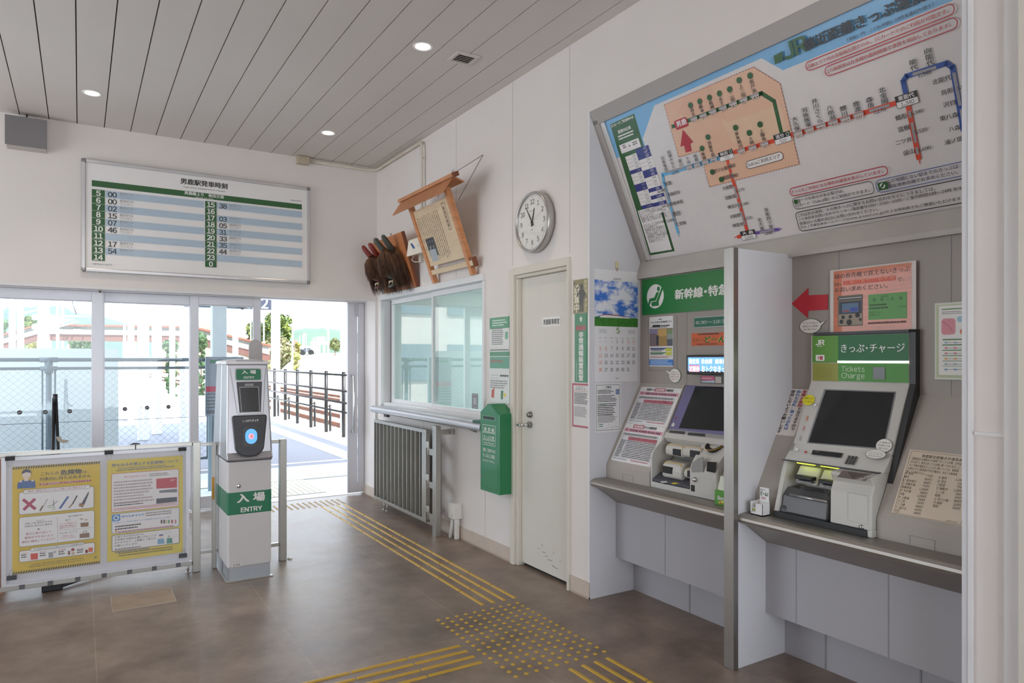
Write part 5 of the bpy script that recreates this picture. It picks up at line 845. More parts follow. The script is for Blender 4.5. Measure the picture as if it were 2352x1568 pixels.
P = Print((.0985, 0, 0), SY, UP, lift=.001); P.rrect(z6(838, 1050), z6(985, 872), .006, M('b2b0aa', .5), .0012); P.build('panel_seam', pod); c = onX(*z6(935, 1098), .096); MB().lathe([(.0, -.006), (.005, -.006), (.009, -.003), (.011, .002)], c, (1, 0, 0), STEEL, n=18).build('lock', pod)
P = Print((.168, 0, 0), SY, UP)
for u, v in ((510, 823), (690, 852)): P.rrect(z6(u - 14, v - 2), z6(u + 14, v - 14), .003, GRY, .0012); P.poly([z6(u, v - 6), z6(u + 9, v + 4), z6(u + 3, v + 4), z6(u + 3, v + 15), z6(u - 3, v + 15), z6(u - 3, v + 4), z6(u - 9, v + 4)], K)
P.build('slot_pictograms', t)
# notices round it
def arrow():
    P = Print((BX, 0, 0), SY, UP); pts = [P.c(z5(*k)) for k in ((622, 538), (772, 396), (772, 462), (949, 455), (949, 592), (770, 602), (768, 668))]; w_ = [P.P0 + P.S * a + P.T * b for a, b in pts]; t = thing('red_arrow', 'red paper arrow on the wall pointing left beside the orange poster', 'arrow', w_[-1]); MB().slab(w_, (-.0015, 0, 0), M('c42a38', .5, var=.01)).build('paper', t)
arrow()
t, P = wsheet('orange_poster', 'laminated orange poster with machine photo and green ticket above the green-headed machine', 'poster', (z5(970, 240), z5(1744, 776)), 'ddd6cf', th=.003, x=BX - .012)
P.asp = .95; WO = M('cf7350', .4, var=.14, scale=9, stretch=(1, 1, 8), coat=.5); P.rect(z5(998, 248), z5(1700, 768), WO); P.text('緑の券売機で買えないきっぷ', z5(1008, 318), z5(1688, 212), K, .01); P.text('は、', z5(1010, 378), z5(1068, 335), K, .01); P.rect(z5(1085, 372), z5(1558, 290), ink('d8503f')); P.text('左隣の紫色の券売機', z5(1090, 370), z5(1552, 298), ink('e88a70'), .02); P.text('で、', z5(1568, 338), z5(1640, 285), K, .01); P.text('お買い求めください。', z5(1010, 438), z5(1485, 372), K, .01)
P.rect(z5(1038, 470), z5(1262, 735), ink('6e6659')); P.rect(z5(1036, 505), z5(1262, 468), ink('1d1d20')); P.rect(z5(1045, 498), z5(1255, 474), ink('d6dad9')); P.rect(z5(1050, 525), z5(1250, 640), ink('3b3f52')); P.rect(z5(1075, 540), z5(1222, 610), ink('5a7896')); P.rect(z5(1085, 600), z5(1140, 608), REDI); P.rect(z5(1150, 575), z5(1215, 605), ink('3f4fae')); P.rect(z5(1045, 635), z5(1255, 725), ink('9b8f7c'))
for u, v, r in ((1085, 660, .009), (1150, 655, .009), (1215, 640, .012), (1070, 700, .01), (1140, 705, .014), (1240, 680, .007)): P.disc(z5(u, v), r, ink('1e1c1b'))
P.rect(z5(1312, 458), z5(1660, 668), ink('63a558')); P.text('乗車券', z5(1425, 485), z5(1492, 462), ink('33502e'), .0); P.text('男　鹿 → 矢　幅', z5(1350, 522), z5(1620, 490), ink('2c4828'), .0); P.greek(z5(1325, 545), z5(1500, 590), 2, ink('2c4828')); P.text('￥1,980', z5(1580, 575), z5(1655, 555), ink('2c4828'), 0); P.text('2023.-9.-1', z5(1325, 628), z5(1440, 608), ink('2c4828'), 0); P.text('00001-01', z5(1325, 650), z5(1420, 632), ink('2c4828'), 0); P.greek(z5(1310, 705), z5(1660, 722), 1, ink('5c3526'), ragged=0); P.build('print', t)
bubble('speech_sticker', 'oval speech balloon sticker under the red arrow', z5(790, 740), .062, .038, z5(935, 690), ('クレジットカードできっぷを購入される', 'お客様は左となりの券売機で', 'お買い求めください。'), x=BX)
t, P = wsheet('area_leaflet', 'white and green ticket area poster in holder at the far right wall', 'poster', (z5(1912, 535), (2240, 873)), 'd9dccd', x=BX - .004, th=.003)
P.rect(z5(1925, 552), (2240, 868), ink('b9c39a')); P.rect(z5(1945, 560), (2240, 862), ink('e9e7e2')); P.rrect(z5(1972, 595), z5(2240, 570), .006, ink('4c7f3f')); P.greek(z5(1975, 610), z5(2200, 630), 2, GRY); P.rrect(z5(1970, 818), z5(2096, 668), .012, ink('d98a93')); P.rrect(z5(2110, 705), z5(2230, 645), .012, ink('9fc3d3')); P.line([z5(1985, 700), z5(2040, 740), z5(2070, 790)], .002, ink('7a4a5c')); P.rrect(z5(2135, 820), z5(2230, 755), .02, ink('d7835b'))
for i, c_ in enumerate(('7fa3b8', 'd9707a', 'c9707a', 'd9a03f', '8fa8b5', '6f9ac0')): v = 860 + 48.5 * i; P.rect(z5(1980, v - 4), (2240, 560 + v / 3.92 + .5), ink('4c7f3f')); P.line([z5(2010, v + 28), z5(2180, v + 28)], .002, GRY); [P.rrect(z5(u - 15, v + 35), z5(u + 15, v + 21), .005, ink(c_)) for u in (2012, 2095, 2175)]
P.build('print', t)
# slanted panel items
SL = (SP0, SY, SD)
t, P = sheet('request_notice', 'slanted white notice with vertical blue and red lettering left of the green-headed machine', 'notice', *SL, (z6(430, 62), z6(435, 450)), 'ece6df') if 0 else sheet('request_notice', 'slanted white notice with vertical blue and red lettering left of the green-headed machine', 'notice', *SL, (z6(434, 62), z6(454, 446)), 'ece6df')
P.rect(z6(440, 72), z6(545, 100), ink('2f4fa0')); P.text('お 願 い', z6(452, 98), z6(535, 78), WH, .0)
def vt(a, b, s, m, w_=.0125): (xa, ya), (xb, yb_) = P.c(z6(*a)), P.c(z6(*b)); P.px = False; P.text(s, (xa - w_, yb_), (xa + w_, ya), m, .03, vert=True); P.px = True
vt((532, 112), (496, 235), '故障の原因', ink('c0282f')); vt((496, 235), (446, 405), 'となりますので', K); vt((490, 112), (402, 400), 'ぬれたお札・湿ったお札は', ink('2f67b0')); vt((449, 112), (355, 424), '使用しないようお願いします', K); P.build('lettering', t)
Q1 = Q0 + N * .0035; BEZ = (Q0 + N * .004, SY, d)
bubble('round_sticker', 'yellow oval sticker on the left edge of the machine screen frame', z6(556, 183), .033, .028, None, ('往復きっぷ', 'ここから'), plane=BEZ, col='e9df2e', rim='e9df2e')
t = thing('pointing_hand', 'small white pointing hand sticker below the yellow oval sticker', 'sticker', onP(*z6(605, 232), Q0, N)); P = Print(Q0 + N * .006, SY, d); P.disc(z6(600, 220), .0085, ink('efeeec')); P.poly([z6(598, 228), z6(592, 212), z6(632, 205), z6(632, 212), z6(612, 216), z6(612, 230)], ink('efeeec')); P.line([z6(590, 214), z6(604, 208), z6(630, 208), z6(614, 214), z6(612, 226), z6(600, 231), z6(588, 226)], .0012, K, closed=True); P.build('print', t)
bubble('white_oval_sticker', 'white oval sticker over the lower right corner of the machine screen', z6(1100, 512), .0365, .032, None, ('入場券で', '列車には', 'ご乗車できません'), plane=BEZ, col='efece6', rim='8d8a86')
bubble('white_oval_sticker', 'white oval sticker with English words beside the machine keypad', z6(1040, 575), .045, .024, None, ("You can't get on", 'the train by', 'admission ticket'), plane=((.2, 0, 1.068), SY, d3), col='efece6', rim='8d8a86')
t, P = sheet('braille_plate', 'cream metal fare plate with braille list on the slanted panel', 'plate', *SL, (z6(1290, 540), z6(1660, 1092)), 'e2d3bf', th=.004); a0 = P.rc; P.asp = 1.0
PK = ink('54493f'); P.rrect(z6(1298, 548), z6(1652, 1084), .002, ink('8a7d6e'), .0015); P.text('男鹿駅近距離点字運賃表', z6(1370, 595), z6(1664, 600 + 22), PK, .01)
for i, s in enumerate(('当駅周辺の主要駅までの運賃です(こども半額、10円未', '切り捨て)。駅名はあいうえお順に書いてあります。ご', 'ICご利用の運賃及びここにない駅については、駅係員', 'お尋ね下さい(駅係員が不在の場合は、お近くの駅係員', '駅にてお尋ね下さい)。')): P.tx(s, *z6(1300 - 10 * i, 610 + 23.5 * i), .0094, PK, 0, kx=.62)
nm = ['あ 和田', '　 峰吉', 'い 泉外旭川', 'う 羽後牛島', '　 羽後本荘', 'お 大久保', '　 大曲', 'か 上飯島', '　 上二田', 'つ 土崎', 'て 出戸浜', '　 天王']; fr = ['770円', '860円', '680円', '770円', '1,520円', '680円', '1,690円', '590円', '330円', '590円', '420円', '240円']; n2 = ['の 能代', 'は 羽立', '　 八郎潟', 'ひ 東能代', 'ふ 二田', '　 船越', 'よ 四ツ小屋', 'わ 脇本', '　 和田']; f2 = ['1,340円', '150円', '770円', '1,340円', '330円', '240円', '860円', '210円', '990円']
for i in range(12): P.tx(nm[i], *z6(1252 - 7 * i, 716 + 24.5 * i), .0094, PK, 0, kx=.8); P.tx(fr[i], *z6(1447 - 8 * i, 742 + 24.5 * i), .0094, PK, 0, 'r', kx=.8)
for i in range(9): P.tx(n2[i], *z6(1490 - 5 * i, 748 + 25.5 * i), .0094, PK, 0, kx=.8); P.tx(f2[i], *z6(1685 - 5 * i, 773 + 25.5 * i), .0094, PK, 0, 'r', kx=.8)
P.text('2023. 5.27', z6(1545, 1058), z6(1625, 1075), PK, 0); P.build('lettering', t)
# card holder
a = onZ(*z6(110, 1003), .757); b = onZ(*z6(172, 1014), .757); t = thing('card_holder', 'small white open cardboard holder with a card, at the left end of the right counter', 'card holder', (a.x + .02, (a.y + b.y) / 2, .757)); x0 = a.x; ya, yb = a.y, onZ(*z6(236, 1008), .757).y; ya, yb = -4.885, -4.955; x0 = .045
MB().box((x0, ya, .758), (x0 + .055, yb, .762), WHITE).box((x0, ya, .758), (x0 + .055, ya - .002, .82), WHITE).box((x0, yb, .758), (x0 + .055, yb + .002, .82), WHITE).box((x0 + .053, ya, .758), (x0 + .055, yb, .825), WHITE).box((x0, ya - .03, .758), (x0 + .002, yb, .815), WHITE).box((x0, ya, .758), (x0 + .002, ya - .03, .772), WHITE).build('holder', t)
MB().box((x0 + .01, ya - .006, .762), (x0 + .025, ya - .028, .792), M('e6e5df', .5)).box((x0 + .009, ya - .006, .776), (x0 + .0255, ya - .028, .784), M('a8b83a', .5)).build('small_cards', t)
cd_ = thing('promo_card', 'small white card with green brush lettering standing in the white holder', 'card', (x0 + .045, (ya + yb) / 2, .765)); MB().box((x0 + .044, ya - .02, .765), (x0 + .0455, yb - .002, .888), WHITE).build('card', cd_); P = Print((x0 + .0437, 0, 0), SY, UP, px=False); yk = -(ya - .024); P.text('どーん！', (yk, .848), (yk + .044, .868), ink('2f5b1f'), .05); P.text('●ポイント', (yk + .002, .872), (yk + .03, .880), K, .01); P.greek((yk + .006, .83), (yk + .035, .842), 2, ink('b8464a')); P.build('print', cd_)
# ================================================================ ENTRY GATE
zg = Z(420, 960, 3.92); z5 = Z(470, 810, 6.03)
SIL = M('b9b8bd', .34, metal=.75, var=.015); GW = M('dad7d8', .4, var=.01); x0, x1 = -1.875, -1.588; SIGN = M('1f7a55', .4, var=.01)
def gate(label, word, en, fy, by):
    """a slim ticket reader; fy is the y of its face, by of its back"""
    s = 1 if fy < by else -1; Sx = V((s, 0, 0)); t = thing('ticket_gate', label, 'ticket gate', ((x0 + x1) / 2, (fy + by) / 2, 0), 'ticket readers at the passage')
    lo, hi = min(fy, by), max(fy, by)
    MB().box((x0 + .012, lo + .015 , 0), (x1 - .006, hi - .015, .1), M('b3b8be', .35, metal=.6)).box((x0 - .012, lo - .004, 0), (x0 + .012, hi, .008), STL).box((x0 - .005, fy - s * .012, 0), (x1 + .01, fy + s * .03, .006), STL).build('base', t, bevel=.002)
    MB().box((x0, lo, .09), (x1, hi, .815), GW).build('body', t, bevel=.012, seg=3)
    MB().box((x0 - .0012, lo - .0012, .445), (x1 + .0012, hi, .611), SIGN).build('green_band', t, bevel=.012, seg=3)
    MB().box((x0 - .002, lo - .004, .812), (x1 + .002, hi, .818), DGREY).build('seam', t)
    w0, w1 = x0 - .008, x1 + .006
    P = lambda x, yy, z_: (x, fy + s * yy, z_)
    D_ = (by - fy) * s
    prof = [(-.018, .818), (-.02, .835), (.0, .872), (.062, 1.466), (.069, 1.482), (D_, 1.482), (D_, .818)]
    vs_ = []; n = len(prof); fl = lambda z_: .016 * max(0, (z_ - .9) / .6)
    for a, z_ in prof: vs_.append(P(w0 + fl(z_), a, z_))
    for a, z_ in prof: vs_.append(P(w1 - fl(z_), a, z_))
    MB().add(vs_, [tuple(range(n)), tuple(range(2 * n - 1, n - 1, -1))] + [(i, (i + 1) % n, n + (i + 1) % n, n + i) for i in range(n)], SIL).build('head', t, bevel=.012, seg=3)
    m_ = (w0 + w1) / 2; cap = [(w0 + .012 + (w1 - w0 - .024) * k / 8, 1.484 + .026 * math.sin(math.pi * (.12 + .76 * k / 8))) for k in range(9)]
    MB().prism([(w0 + .006, 1.472)] + cap + [(w1 - .006, 1.472)], 'y', fy + s * .058, by, M('d8d6d8', .35, metal=.2)).build('top_cap', t, bevel=.005)
    MB().box((w0 + .07, fy + s * .062, 1.492), (w1 - .05, fy + s * .0565, 1.495), M('8b898c', .4)).box((w0 + .07, fy + s * .062, 1.499), (w1 - .05, fy + s * .0565, 1.502), M('8b898c', .4)).build('speaker_slot', t)
    T3 = V((0, s * .062, .594)).normalized(); FP = V(((x0 + x1) / 2, fy + s * .0043, .914)); cx = 0
    def pr(lift): q = Print(FP, Sx, T3, px=False, lift=lift); q.T = q.T * 1.07; return q
    H_ = .571; q = pr(.001); q.rrect((-.085, .50), (.088, .418), .014, M('b9b8ba', .4)); q.rrect((-.08, .494), (.083, .424), .012, SIGN); q.text(word, (-.044, .463), (.052, .488), WH, .025); q.text(en, (-.03, .432), (.04, .447), WH, .02)
    q.line([(-.118, .50), (-.078, .215), (-.066, .203), (.085, .203), (.094, .212), (.116, .50)], .0022, ink('57535a')); q.build('sign_plate', t)
    sc_ = MB(); W_ = lambda a, b, c_: FP + Sx * a + T3 * (b * 1.07) + Sx.cross(T3) * c_
    sc_.slab([W_(-.078, .412, 0), W_(.09, .412, 0), W_(.078, .214, 0), W_(-.062, .214, 0)], Sx.cross(T3) * .006, M('4a484e', .4)).build('screen_housing', t, bevel=.004)
    q = pr(.007); q.rect((-.026, .399), (.032, .384), M('9b999c', .4)); q.poly([(-.062, .379), (.066, .379), (.070, .213), (-.052, .213)], M('b6b4b6', .4)); q.poly([(-.058, .375), (.062, .375), (.066, .217), (-.048, .217)], M('191a1b', .15)); q.build('screen', t)
    pts = [(-.104, .196), (-.112, .188), (-.112, .17), (-.098, .01)] + [(-.004 + .094 * math.cos(R(a)), -.005 + .062 * math.sin(R(a))) for a in range(185, 356, 14)] + [(.092, .01), (.112, .17), (.112, .188), (.104, .196)]
    MB().slab([W_(a, b, -.004) for a, b in pts], Sx.cross(T3) * .034, M('2c2d33', .38)).build('reader_pod', t, bevel=.008, seg=3)
    q = pr(.0305); q.poly([(a * .9, b * .93 + .004) for a, b in pts], M('3a3a40', .42)); q.text('しっかりタッチ', (-.048, .152), (.055, .168), WH, .02); q.disc((.004, .062), .084, M('2a2a2f', .4), w=.0018, n=40)
    q.poly([(-.046, .118), (.056, .118), (.056, .0), (-.046, .0)], M('08070c', .2)); q.rrect((-.034, .012), (.044, .108), .038, M('58a4f2', .3, var=0, em=.75)); q.disc((.005, .06), .019, M('e2a3b4', .3, var=0, em=.6)); q.poly([(.004, .066), (.014, .066), (.014, .062), (.009, .062), (.009, .058), (.014, .058), (.014, .054), (.004, .054)], M('c8283a', .3, var=0, em=.5)); q.build('reader_face', t)
    q = Print((0, fy - s * .0015, 0), Sx, UP, px=False, lift=.001); c0 = (x0 + x1) / 2 * s
    q.text(word, (c0 - .085, .53), (c0 + .1, .592), WH, .035); q.text(en, (c0 - .06, .465), (c0 + .08, .497), WH, .04); q.build('lettering', t)
    q = Print((0, fy, 0), Sx, UP, px=False); q.rect((c0 - .115, .118), (c0 - .055, .102), WHITE); q.text('監視盤', (c0 - .11, .105), (c0 - .062, .1165), K, .01); q.build('small_label', t)
    c = V(((x0 + x1) / 2 - s * .072, fy, .645)); MB().lathe([(.0, -.004), (.009, -.004), (.013, -.002), (.015, 0), (.016, .002)], c, (0, s, 0), CHROME, n=20).build('lock', t)
    return t
gate('silver and white ticket reader with green ENTRY band in the room middle', '入 場', 'ENTRY', -2.14, -1.865); g2 = gate('second ticket reader standing back to back behind the ENTRY reader', '出 場', 'EXIT', -1.585, -1.86)
a = onY(571, 825, -1.6); b = onY(602, 825, -1.6); cc = (a.x + b.x) / 2; r = (b.x - a.x) / 2; zt = onY(588, 780, -1.6).z
MB().prism([(cc - r, 1.49), (cc + r, 1.49)] + [(cc + r * math.cos(R(k)), zt - r + r * math.sin(R(k))) for k in range(0, 181, 15)], 'y', -1.612, -1.6, M('bcb8b9', .5)).build('round_topped_plate', g2, bevel=.002)
# railing posts beside the gate
t = thing('rail_stand', 'low stainless rail with square post to the right of the ENTRY reader', 'railing', (-1.5, -1.797, 0)); MB().box((-1.455, -1.822, 0), (-1.405, -1.772, .91), STL).build('post', t, bevel=.003)
for z_ in (.895, .125): MB().box((-1.588, -1.811, z_ - .0135), (-1.456, -1.783, z_ + .0125), STL).build('rail', t, bevel=.002)
MB().lathe([(0, .012), (.012, .01), (.02, .003), (.02, 0)], (-1.375, -1.79, 0), (0, 0, 1), STL, n=16).build('floor_plate', t)
t = thing('poster_railing', 'stainless railing carrying the yellow danger posters, left of the ENTRY reader', 'railing', (-2.6, -1.74, 0)); MB().box((-2.045, -1.775, 0), (-1.994, -1.725, .922), STL).build('post', t, bevel=.003); MB().box((-1.915, -1.755, 0), (-1.885, -1.725, .91), STL).build('post', t, bevel=.003); MB().box((-1.917, -1.757, .50), (-1.9, -1.755, .66), M('d79a2c', .4)).build('orange_strip', t)
for z_, h in ((.908, .028), (.062, .03)): MB().box((-3.7, -1.755, z_ - h / 2), (-2.0455, -1.727, z_ + h / 2 - .0005), STL).build('rail', t, bevel=.002)
for z_ in (.9, .13): MB().box((-1.9935, -1.753, z_ - .012), (-1.877, -1.727, z_ + .009), STL).build('rail', t, bevel=.002)
for k in range(7): MB().box((-3.05 + .15 * k, -1.758, .05), (-3.02 + .15 * k, -1.724, .08), M('77777c', .5)).build('rail_joint', t)
MB().cyl((-2.073, -1.745, 0), (-2.073, -1.745, .06), .008, STL).lathe([(0, .006), (.018, .004), (.018, 0)], (-2.073, -1.745, 0), (0, 0, 1), STL).build('foot', t)
MB().prism([(-2.44, .925), (-2.41, .938), (-2.37, .932), (-2.375, .925)], 'y', -1.75, -1.735, BLACK).cyl((-2.40, -1.758, .86), (-2.40, -1.758, .925), .003, BLACK).build('hook', t)
yP = -1.785; zb = Z(0, 980, 3.733)
t = thing('poster_board', 'white board hung on the stainless railing behind the two danger posters', 'board', (-2.6, -1.77, .08)); MB().box((-3.14, -1.776, .085), (-2.068, -1.76, .893), M('dfe1ea', .45, var=.01)).build('board', t, bevel=.002)
for a, b in (((-3.14, .085), (-3.115, .893)), ((-2.09, .085), (-2.068, .893)), ((-3.115, .872), (-2.09, .893)), ((-3.115, .085), (-2.09, .1))): MB().box((a[0], -1.782, a[1]), (b[0], -1.7625, b[1]), M('d5d5da', .35, metal=.3)).build('edge_trim', t)
PL = ((0, yP, 0), (1, 0, 0), UP); YE = 'e0c02c'
t, P = sheet('danger_poster', 'yellow poster with man crossing his arms and a red cross, left of two', 'poster', *PL, (zb(106, 345), zb(858, 1168)), YE, film=True); X0, Y0, X1, Y1 = P.rc; P.px = False; Wd, Ht = X1 - X0, Y1 - Y0; X = lambda f: X0 + f * Wd; Y = lambda f: Y1 - f * Ht
P.rect((X(0), Y(.02)), (X(1), Y(0)), ink('d9b92a')); 
def stripes(f0, f1):
    n = 36
    for k in range(n): P.poly([(X(k / n), Y(f1)), (X((k + .55) / n), Y(f1)), (X(min(1, (k + 1.0) / n)), Y(f0)), (X((k + .45) / n), Y(f0))], K)
stripes(.0, .024); stripes(.976, 1); P.px = True; P.asp = .95; P.minb = .008
def bxs(a, tl, b): P.rr3(zb(*a), zb(*tl), zb(*b), .012, K); x0_, y0_ = P.c(zb(*a)); y1_ = P.c(zb(*tl))[1]; x0_ = min(x0_, P.c(zb(*tl))[0]); x1_ = P.c(zb(*b))[0]; P.px = False; P.rrect((x0_ + .0018, y0_ + .0018), (x1_ - .0018, y1_ - .0018), .011, ink('efefef')); P.px = True
BL2 = ink('2f63a8'); SK = ink('ead9cc'); CR = ink('b02a5a')
P.poly([zb(148, 530), zb(152, 480), zb(200, 455), zb(245, 455), zb(300, 470), zb(305, 520)], BL2); P.poly([zb(212, 430), zb(242, 430), zb(245, 462), zb(208, 465)], SK); P.disc(zb(228, 412), .022, SK, .026); P.poly([zb(185, 405), zb(192, 378), zb(225, 360), zb(262, 372), zb(270, 402), zb(258, 392), zb(225, 388), zb(198, 400)], ink('2c3c63')); P.poly([zb(165, 482), zb(178, 456), zb(292, 498), zb(282, 524)], ink('4b5560')); P.poly([zb(168, 482), zb(178, 462), zb(288, 500), zb(280, 520)], ink('3a70b5')); P.poly([zb(290, 452), zb(304, 478), zb(190, 526), zb(178, 505)], ink('4b5560')); P.poly([zb(288, 458), zb(300, 478), zb(192, 521), zb(183, 506)], ink('3a70b5')); P.poly([zb(165, 460), zb(185, 452), zb(192, 468), zb(172, 478)], SK); P.poly([zb(268, 456), zb(288, 450), zb(292, 462), zb(272, 470)], SK)
P.text('これらの', zb(352, 418), zb(505, 388), K, .01); P.text('危険物', zb(518, 415), zb(700, 358), K, .03); P.text('は、', zb(708, 395), zb(760, 365), K, .01); P.text('列車内に持ち込めません', zb(340, 465), zb(780, 410), K, .01); P.rect(zb(338, 500), zb(780, 452), CR); P.text('法令・運送約款により禁止されています', zb(350, 498), zb(770, 460), ink('f4dfe6'), .01)
bxs((162, 755), (162, 562), (806, 640)); bxs((205, 574), (198, 540), (774, 520)); P.text('適切に梱包されていない刃物・工具・鋭利なもの', zb(238, 562), zb(738, 515), CR, .01)
P.line([zb(203, 625), zb(300, 700)], .017, CR); P.line([zb(296, 620), zb(208, 706)], .017, CR)
P.line([zb(408, 618), zb(365, 690)], .004, GRY); P.line([zb(366, 680), zb(345, 716)], .010, ink('7d6a58')); P.line([zb(458, 625), zb(462, 685)], .003, K); P.line([zb(495, 635), zb(435, 680)], .003, K); P.disc(zb(424, 682), .009, ink('8fae8d'), w=.003); P.disc(zb(460, 698), .009, ink('8fae8d'), w=.003); P.line([zb(582, 600), zb(515, 695)], .012, BL2); P.line([zb(660, 590), zb(622, 660)], .008, ink('33353a')); P.line([zb(620, 660), zb(592, 692)], .007, ink('8d6a4c')); P.poly([zb(760, 550), zb(762, 570), zb(722, 668), zb(698, 655)], ink('3d4454')); P.poly([zb(682, 650), zb(722, 660), zb(712, 690), zb(675, 680)], ink('9c7350'))
bxs((168, 1031), (163, 776), (810, 840)); P.line([zb(492, 770), zb(495, 985)], .0015, GRY); P.line([zb(500, 885), zb(800, 862)], .0015, GRY)
P.text('やむをえず', zb(308, 810), zb(382, 785), K, 0); P.text('刃物・工具・鋭利なものを', zb(212, 838), zb(448, 805), K, 0); P.text('列車内に持ち込む場合は', zb(212, 862), zb(448, 830), K, 0); P.poly([zb(318, 872), zb(345, 870), zb(332, 882)], K); P.text('直ちに取り出して', zb(222, 928), zb(440, 890), CR, .01); P.text('使用ができないよう', zb(210, 962), zb(455, 922), CR, .01); P.text('適切に梱包してください', zb(185, 998), zb(475, 945), CR, .01)
P.text('適切な梱包の例', zb(585, 772), zb(705, 752), K, 0); P.text('包丁', zb(560, 808), zb(606, 788), K, .01); P.text('ケースに収納または、', zb(507, 838), zb(660, 818), CR, 0); P.text('刃物全体を梱包した', zb(507, 858), zb(660, 834), CR, 0); P.text('状態でカバンの中へ', zb(507, 874), zb(660, 848), CR, 0); P.text('カッターナイフ', zb(510, 920), zb(660, 890), K, .01); P.text('刃先をしまい', zb(535, 942), zb(635, 922), CR, 0); P.text('ペンケースの中へ', zb(520, 960), zb(650, 936), CR, 0)
P.poly([zb(690, 822), zb(760, 816), zb(758, 852), zb(692, 858)], ink('8d6a4c')); P.disc(zb(738, 795), .009, ink('c49a6c'), .004); P.disc(zb(700, 788), .011, ink('8c8478'), .003); P.poly([zb(684, 915), zb(765, 905), zb(768, 945), zb(682, 952)], ink('8a6b58')); P.disc(zb(728, 900), .011, ink('8a6b58'), w=.003)
bxs((166, 1162), (164, 1064), (812, 1040)); bxs((266, 1066), (260, 1038), (722, 1005)); P.text('その他車内持ち込みが禁止されている危険物の例', zb(285, 1058), zb(705, 1010), K, 0)
for u, s in ((180, '可燃性液体'), (342, '高圧ガス'), (502, '火薬類'), (660, '毒物・劇物')): v = 1092 - (u - 180) * .09; P.text(s, zb(u, v), zb(u + 60, v - 14), CR, 0); P.greek(zb(u, v + 3), zb(u + 55, v + 32), 2, K)
P.poly([zb(262, 1085), zb(325, 1080), zb(325, 1132), zb(265, 1138)], ink('d8452f')); P.poly([zb(415, 1075), zb(455, 1070), zb(458, 1115), zb(418, 1122)], ink('9b9da3')); P.disc(zb(470, 1070), .008, ink('b9bcc2')); P.rect(zb(582, 1095), zb(602, 1060), ink('8a5a46')); P.disc(zb(625, 1050), .01, ink('a9333f')); P.disc(zb(628, 1082), .01, ink('c9b7a0')); P.poly([zb(758, 1035), zb(796, 1030), zb(795, 1068), zb(758, 1072)], ink('dd6c3a')); P.rect(zb(732, 1080), zb(752, 1050), ink('8c2f2f'))
P.text('上記のほか、他のお客さまに危害を及ぼすおそれのあるもの、', zb(262, 1185), zb(718, 1112), K, 0); P.text('列車内を破損するおそれのあるものなどは、持ち込みできません。', zb(248, 1205), zb(732, 1130), K, 0); P.text('JR', zb(800, 1128), zb(835, 1110), ink('3f7f5a'), .03); P.build('print', t)
t, P = sheet('danger_poster', 'pale yellow information poster with blue circle box, right of two on the railing', 'poster', *PL, (zb(920, 288), zb(1568, 1072)), 'e3cf55', film=True); P.asp = .95; P.minb = .008
P.text('持ち込みを禁止する危険物について', zb(958, 345), zb(1530, 282), ink('5a6a9c'), .02); P.greek(zb(1010, 352), zb(1500, 345), 2, GRY); P.text('危険物とは、列車内への持ち込みが、法令により禁止されています。', zb(992, 385), zb(1500, 340), ink('6c6a55'), 0)
def bx2(a, tl, b, cl): P.rr3(zb(*a), zb(*tl), zb(*b), .012, ink(cl)); x0_, y0_ = P.c(zb(*a)); y1_ = P.c(zb(*tl))[1]; x0_ = min(x0_, P.c(zb(*tl))[0]); x1_ = P.c(zb(*b))[0]; P.px = False; P.rrect((x0_ + .003, y0_ + .003), (x1_ - .003, y1_ - .003), .010, ink('efedee')); P.px = True
bx2((958, 738), (954, 402), (1535, 500), 'c8495a'); P.text('持ち込めないもの', zb(1062, 440), zb(1258, 405), ink('d890a8'), .02); P.greek(zb(1280, 402), zb(1480, 415), 2, GRY); P.poly([zb(1340, 445), zb(1518, 430), zb(1518, 520), zb(1340, 530)], ink('c8495a')); P.text('必ず', zb(1462, 465), zb(1500, 442), WH, .0); P.poly([zb(1365, 545), zb(1518, 530), zb(1518, 560), zb(1365, 565)], ink('7c7f88')); P.poly([zb(1340, 615), zb(1518, 600), zb(1518, 640), zb(1340, 660)], ink('454a58')); P.greek(zb(975, 655), zb(1240, 665), 2, K); P.greek(zb(975, 700), zb(1520, 670), 2, ink('c8737f'), ragged=0); P.greek(zb(975, 470), zb(1320, 640), 8, ink('b9a9ae'))
bx2((958, 918), (957, 748), (1537, 800), '3f8fd0'); P.rrect(zb(962, 812), zb(1032, 748), .008, ink('3f8fd0')); P.disc(zb(996, 780), .0165, WH, w=.006); P.text('持ち込めるもの', zb(1042, 780), zb(1238, 740), ink('3f8fd0'), .03); P.greek(zb(1250, 735), zb(1520, 745), 2, GRY); P.text('日用品として小売店等で購入できる可燃性液体や高圧ガスを含む製品', zb(980, 830), zb(1460, 768), ink('3f8fd0'), 0); P.greek(zb(985, 850), zb(1225, 868), 2, K); P.poly([zb(980, 905), zb(1010, 902), zb(995, 880)], ink('d9a06a')); P.greek(zb(1015, 895), zb(1490, 860), 1, ink('c8737f'), ragged=0)
for u, c_ in ((1385, '6c3a3a'), (1408, '3a3a3c'), (1428, 'd8c9a0'), (1448, '6f9a6a'), (1475, 'b0404f'), (1505, 'c98a94')): P.rect(zb(u - 7, 828), zb(u + 7, 795), ink(c_))
bx2((960, 1070), (958, 930), (1538, 950), '3a3f46')
for i, (s, u1) in enumerate((('お客さまの安全のため、', 1240), ('手荷物の点検をお願いすることが', 1342), ('ありますので、ご理解とご協力を', 1335), ('お願いいたします。', 1185))): P.text(s, zb(982, 955 + 25 * i), zb(u1, 935 + 25 * i - (u1 - 982) * .09), K, 0)
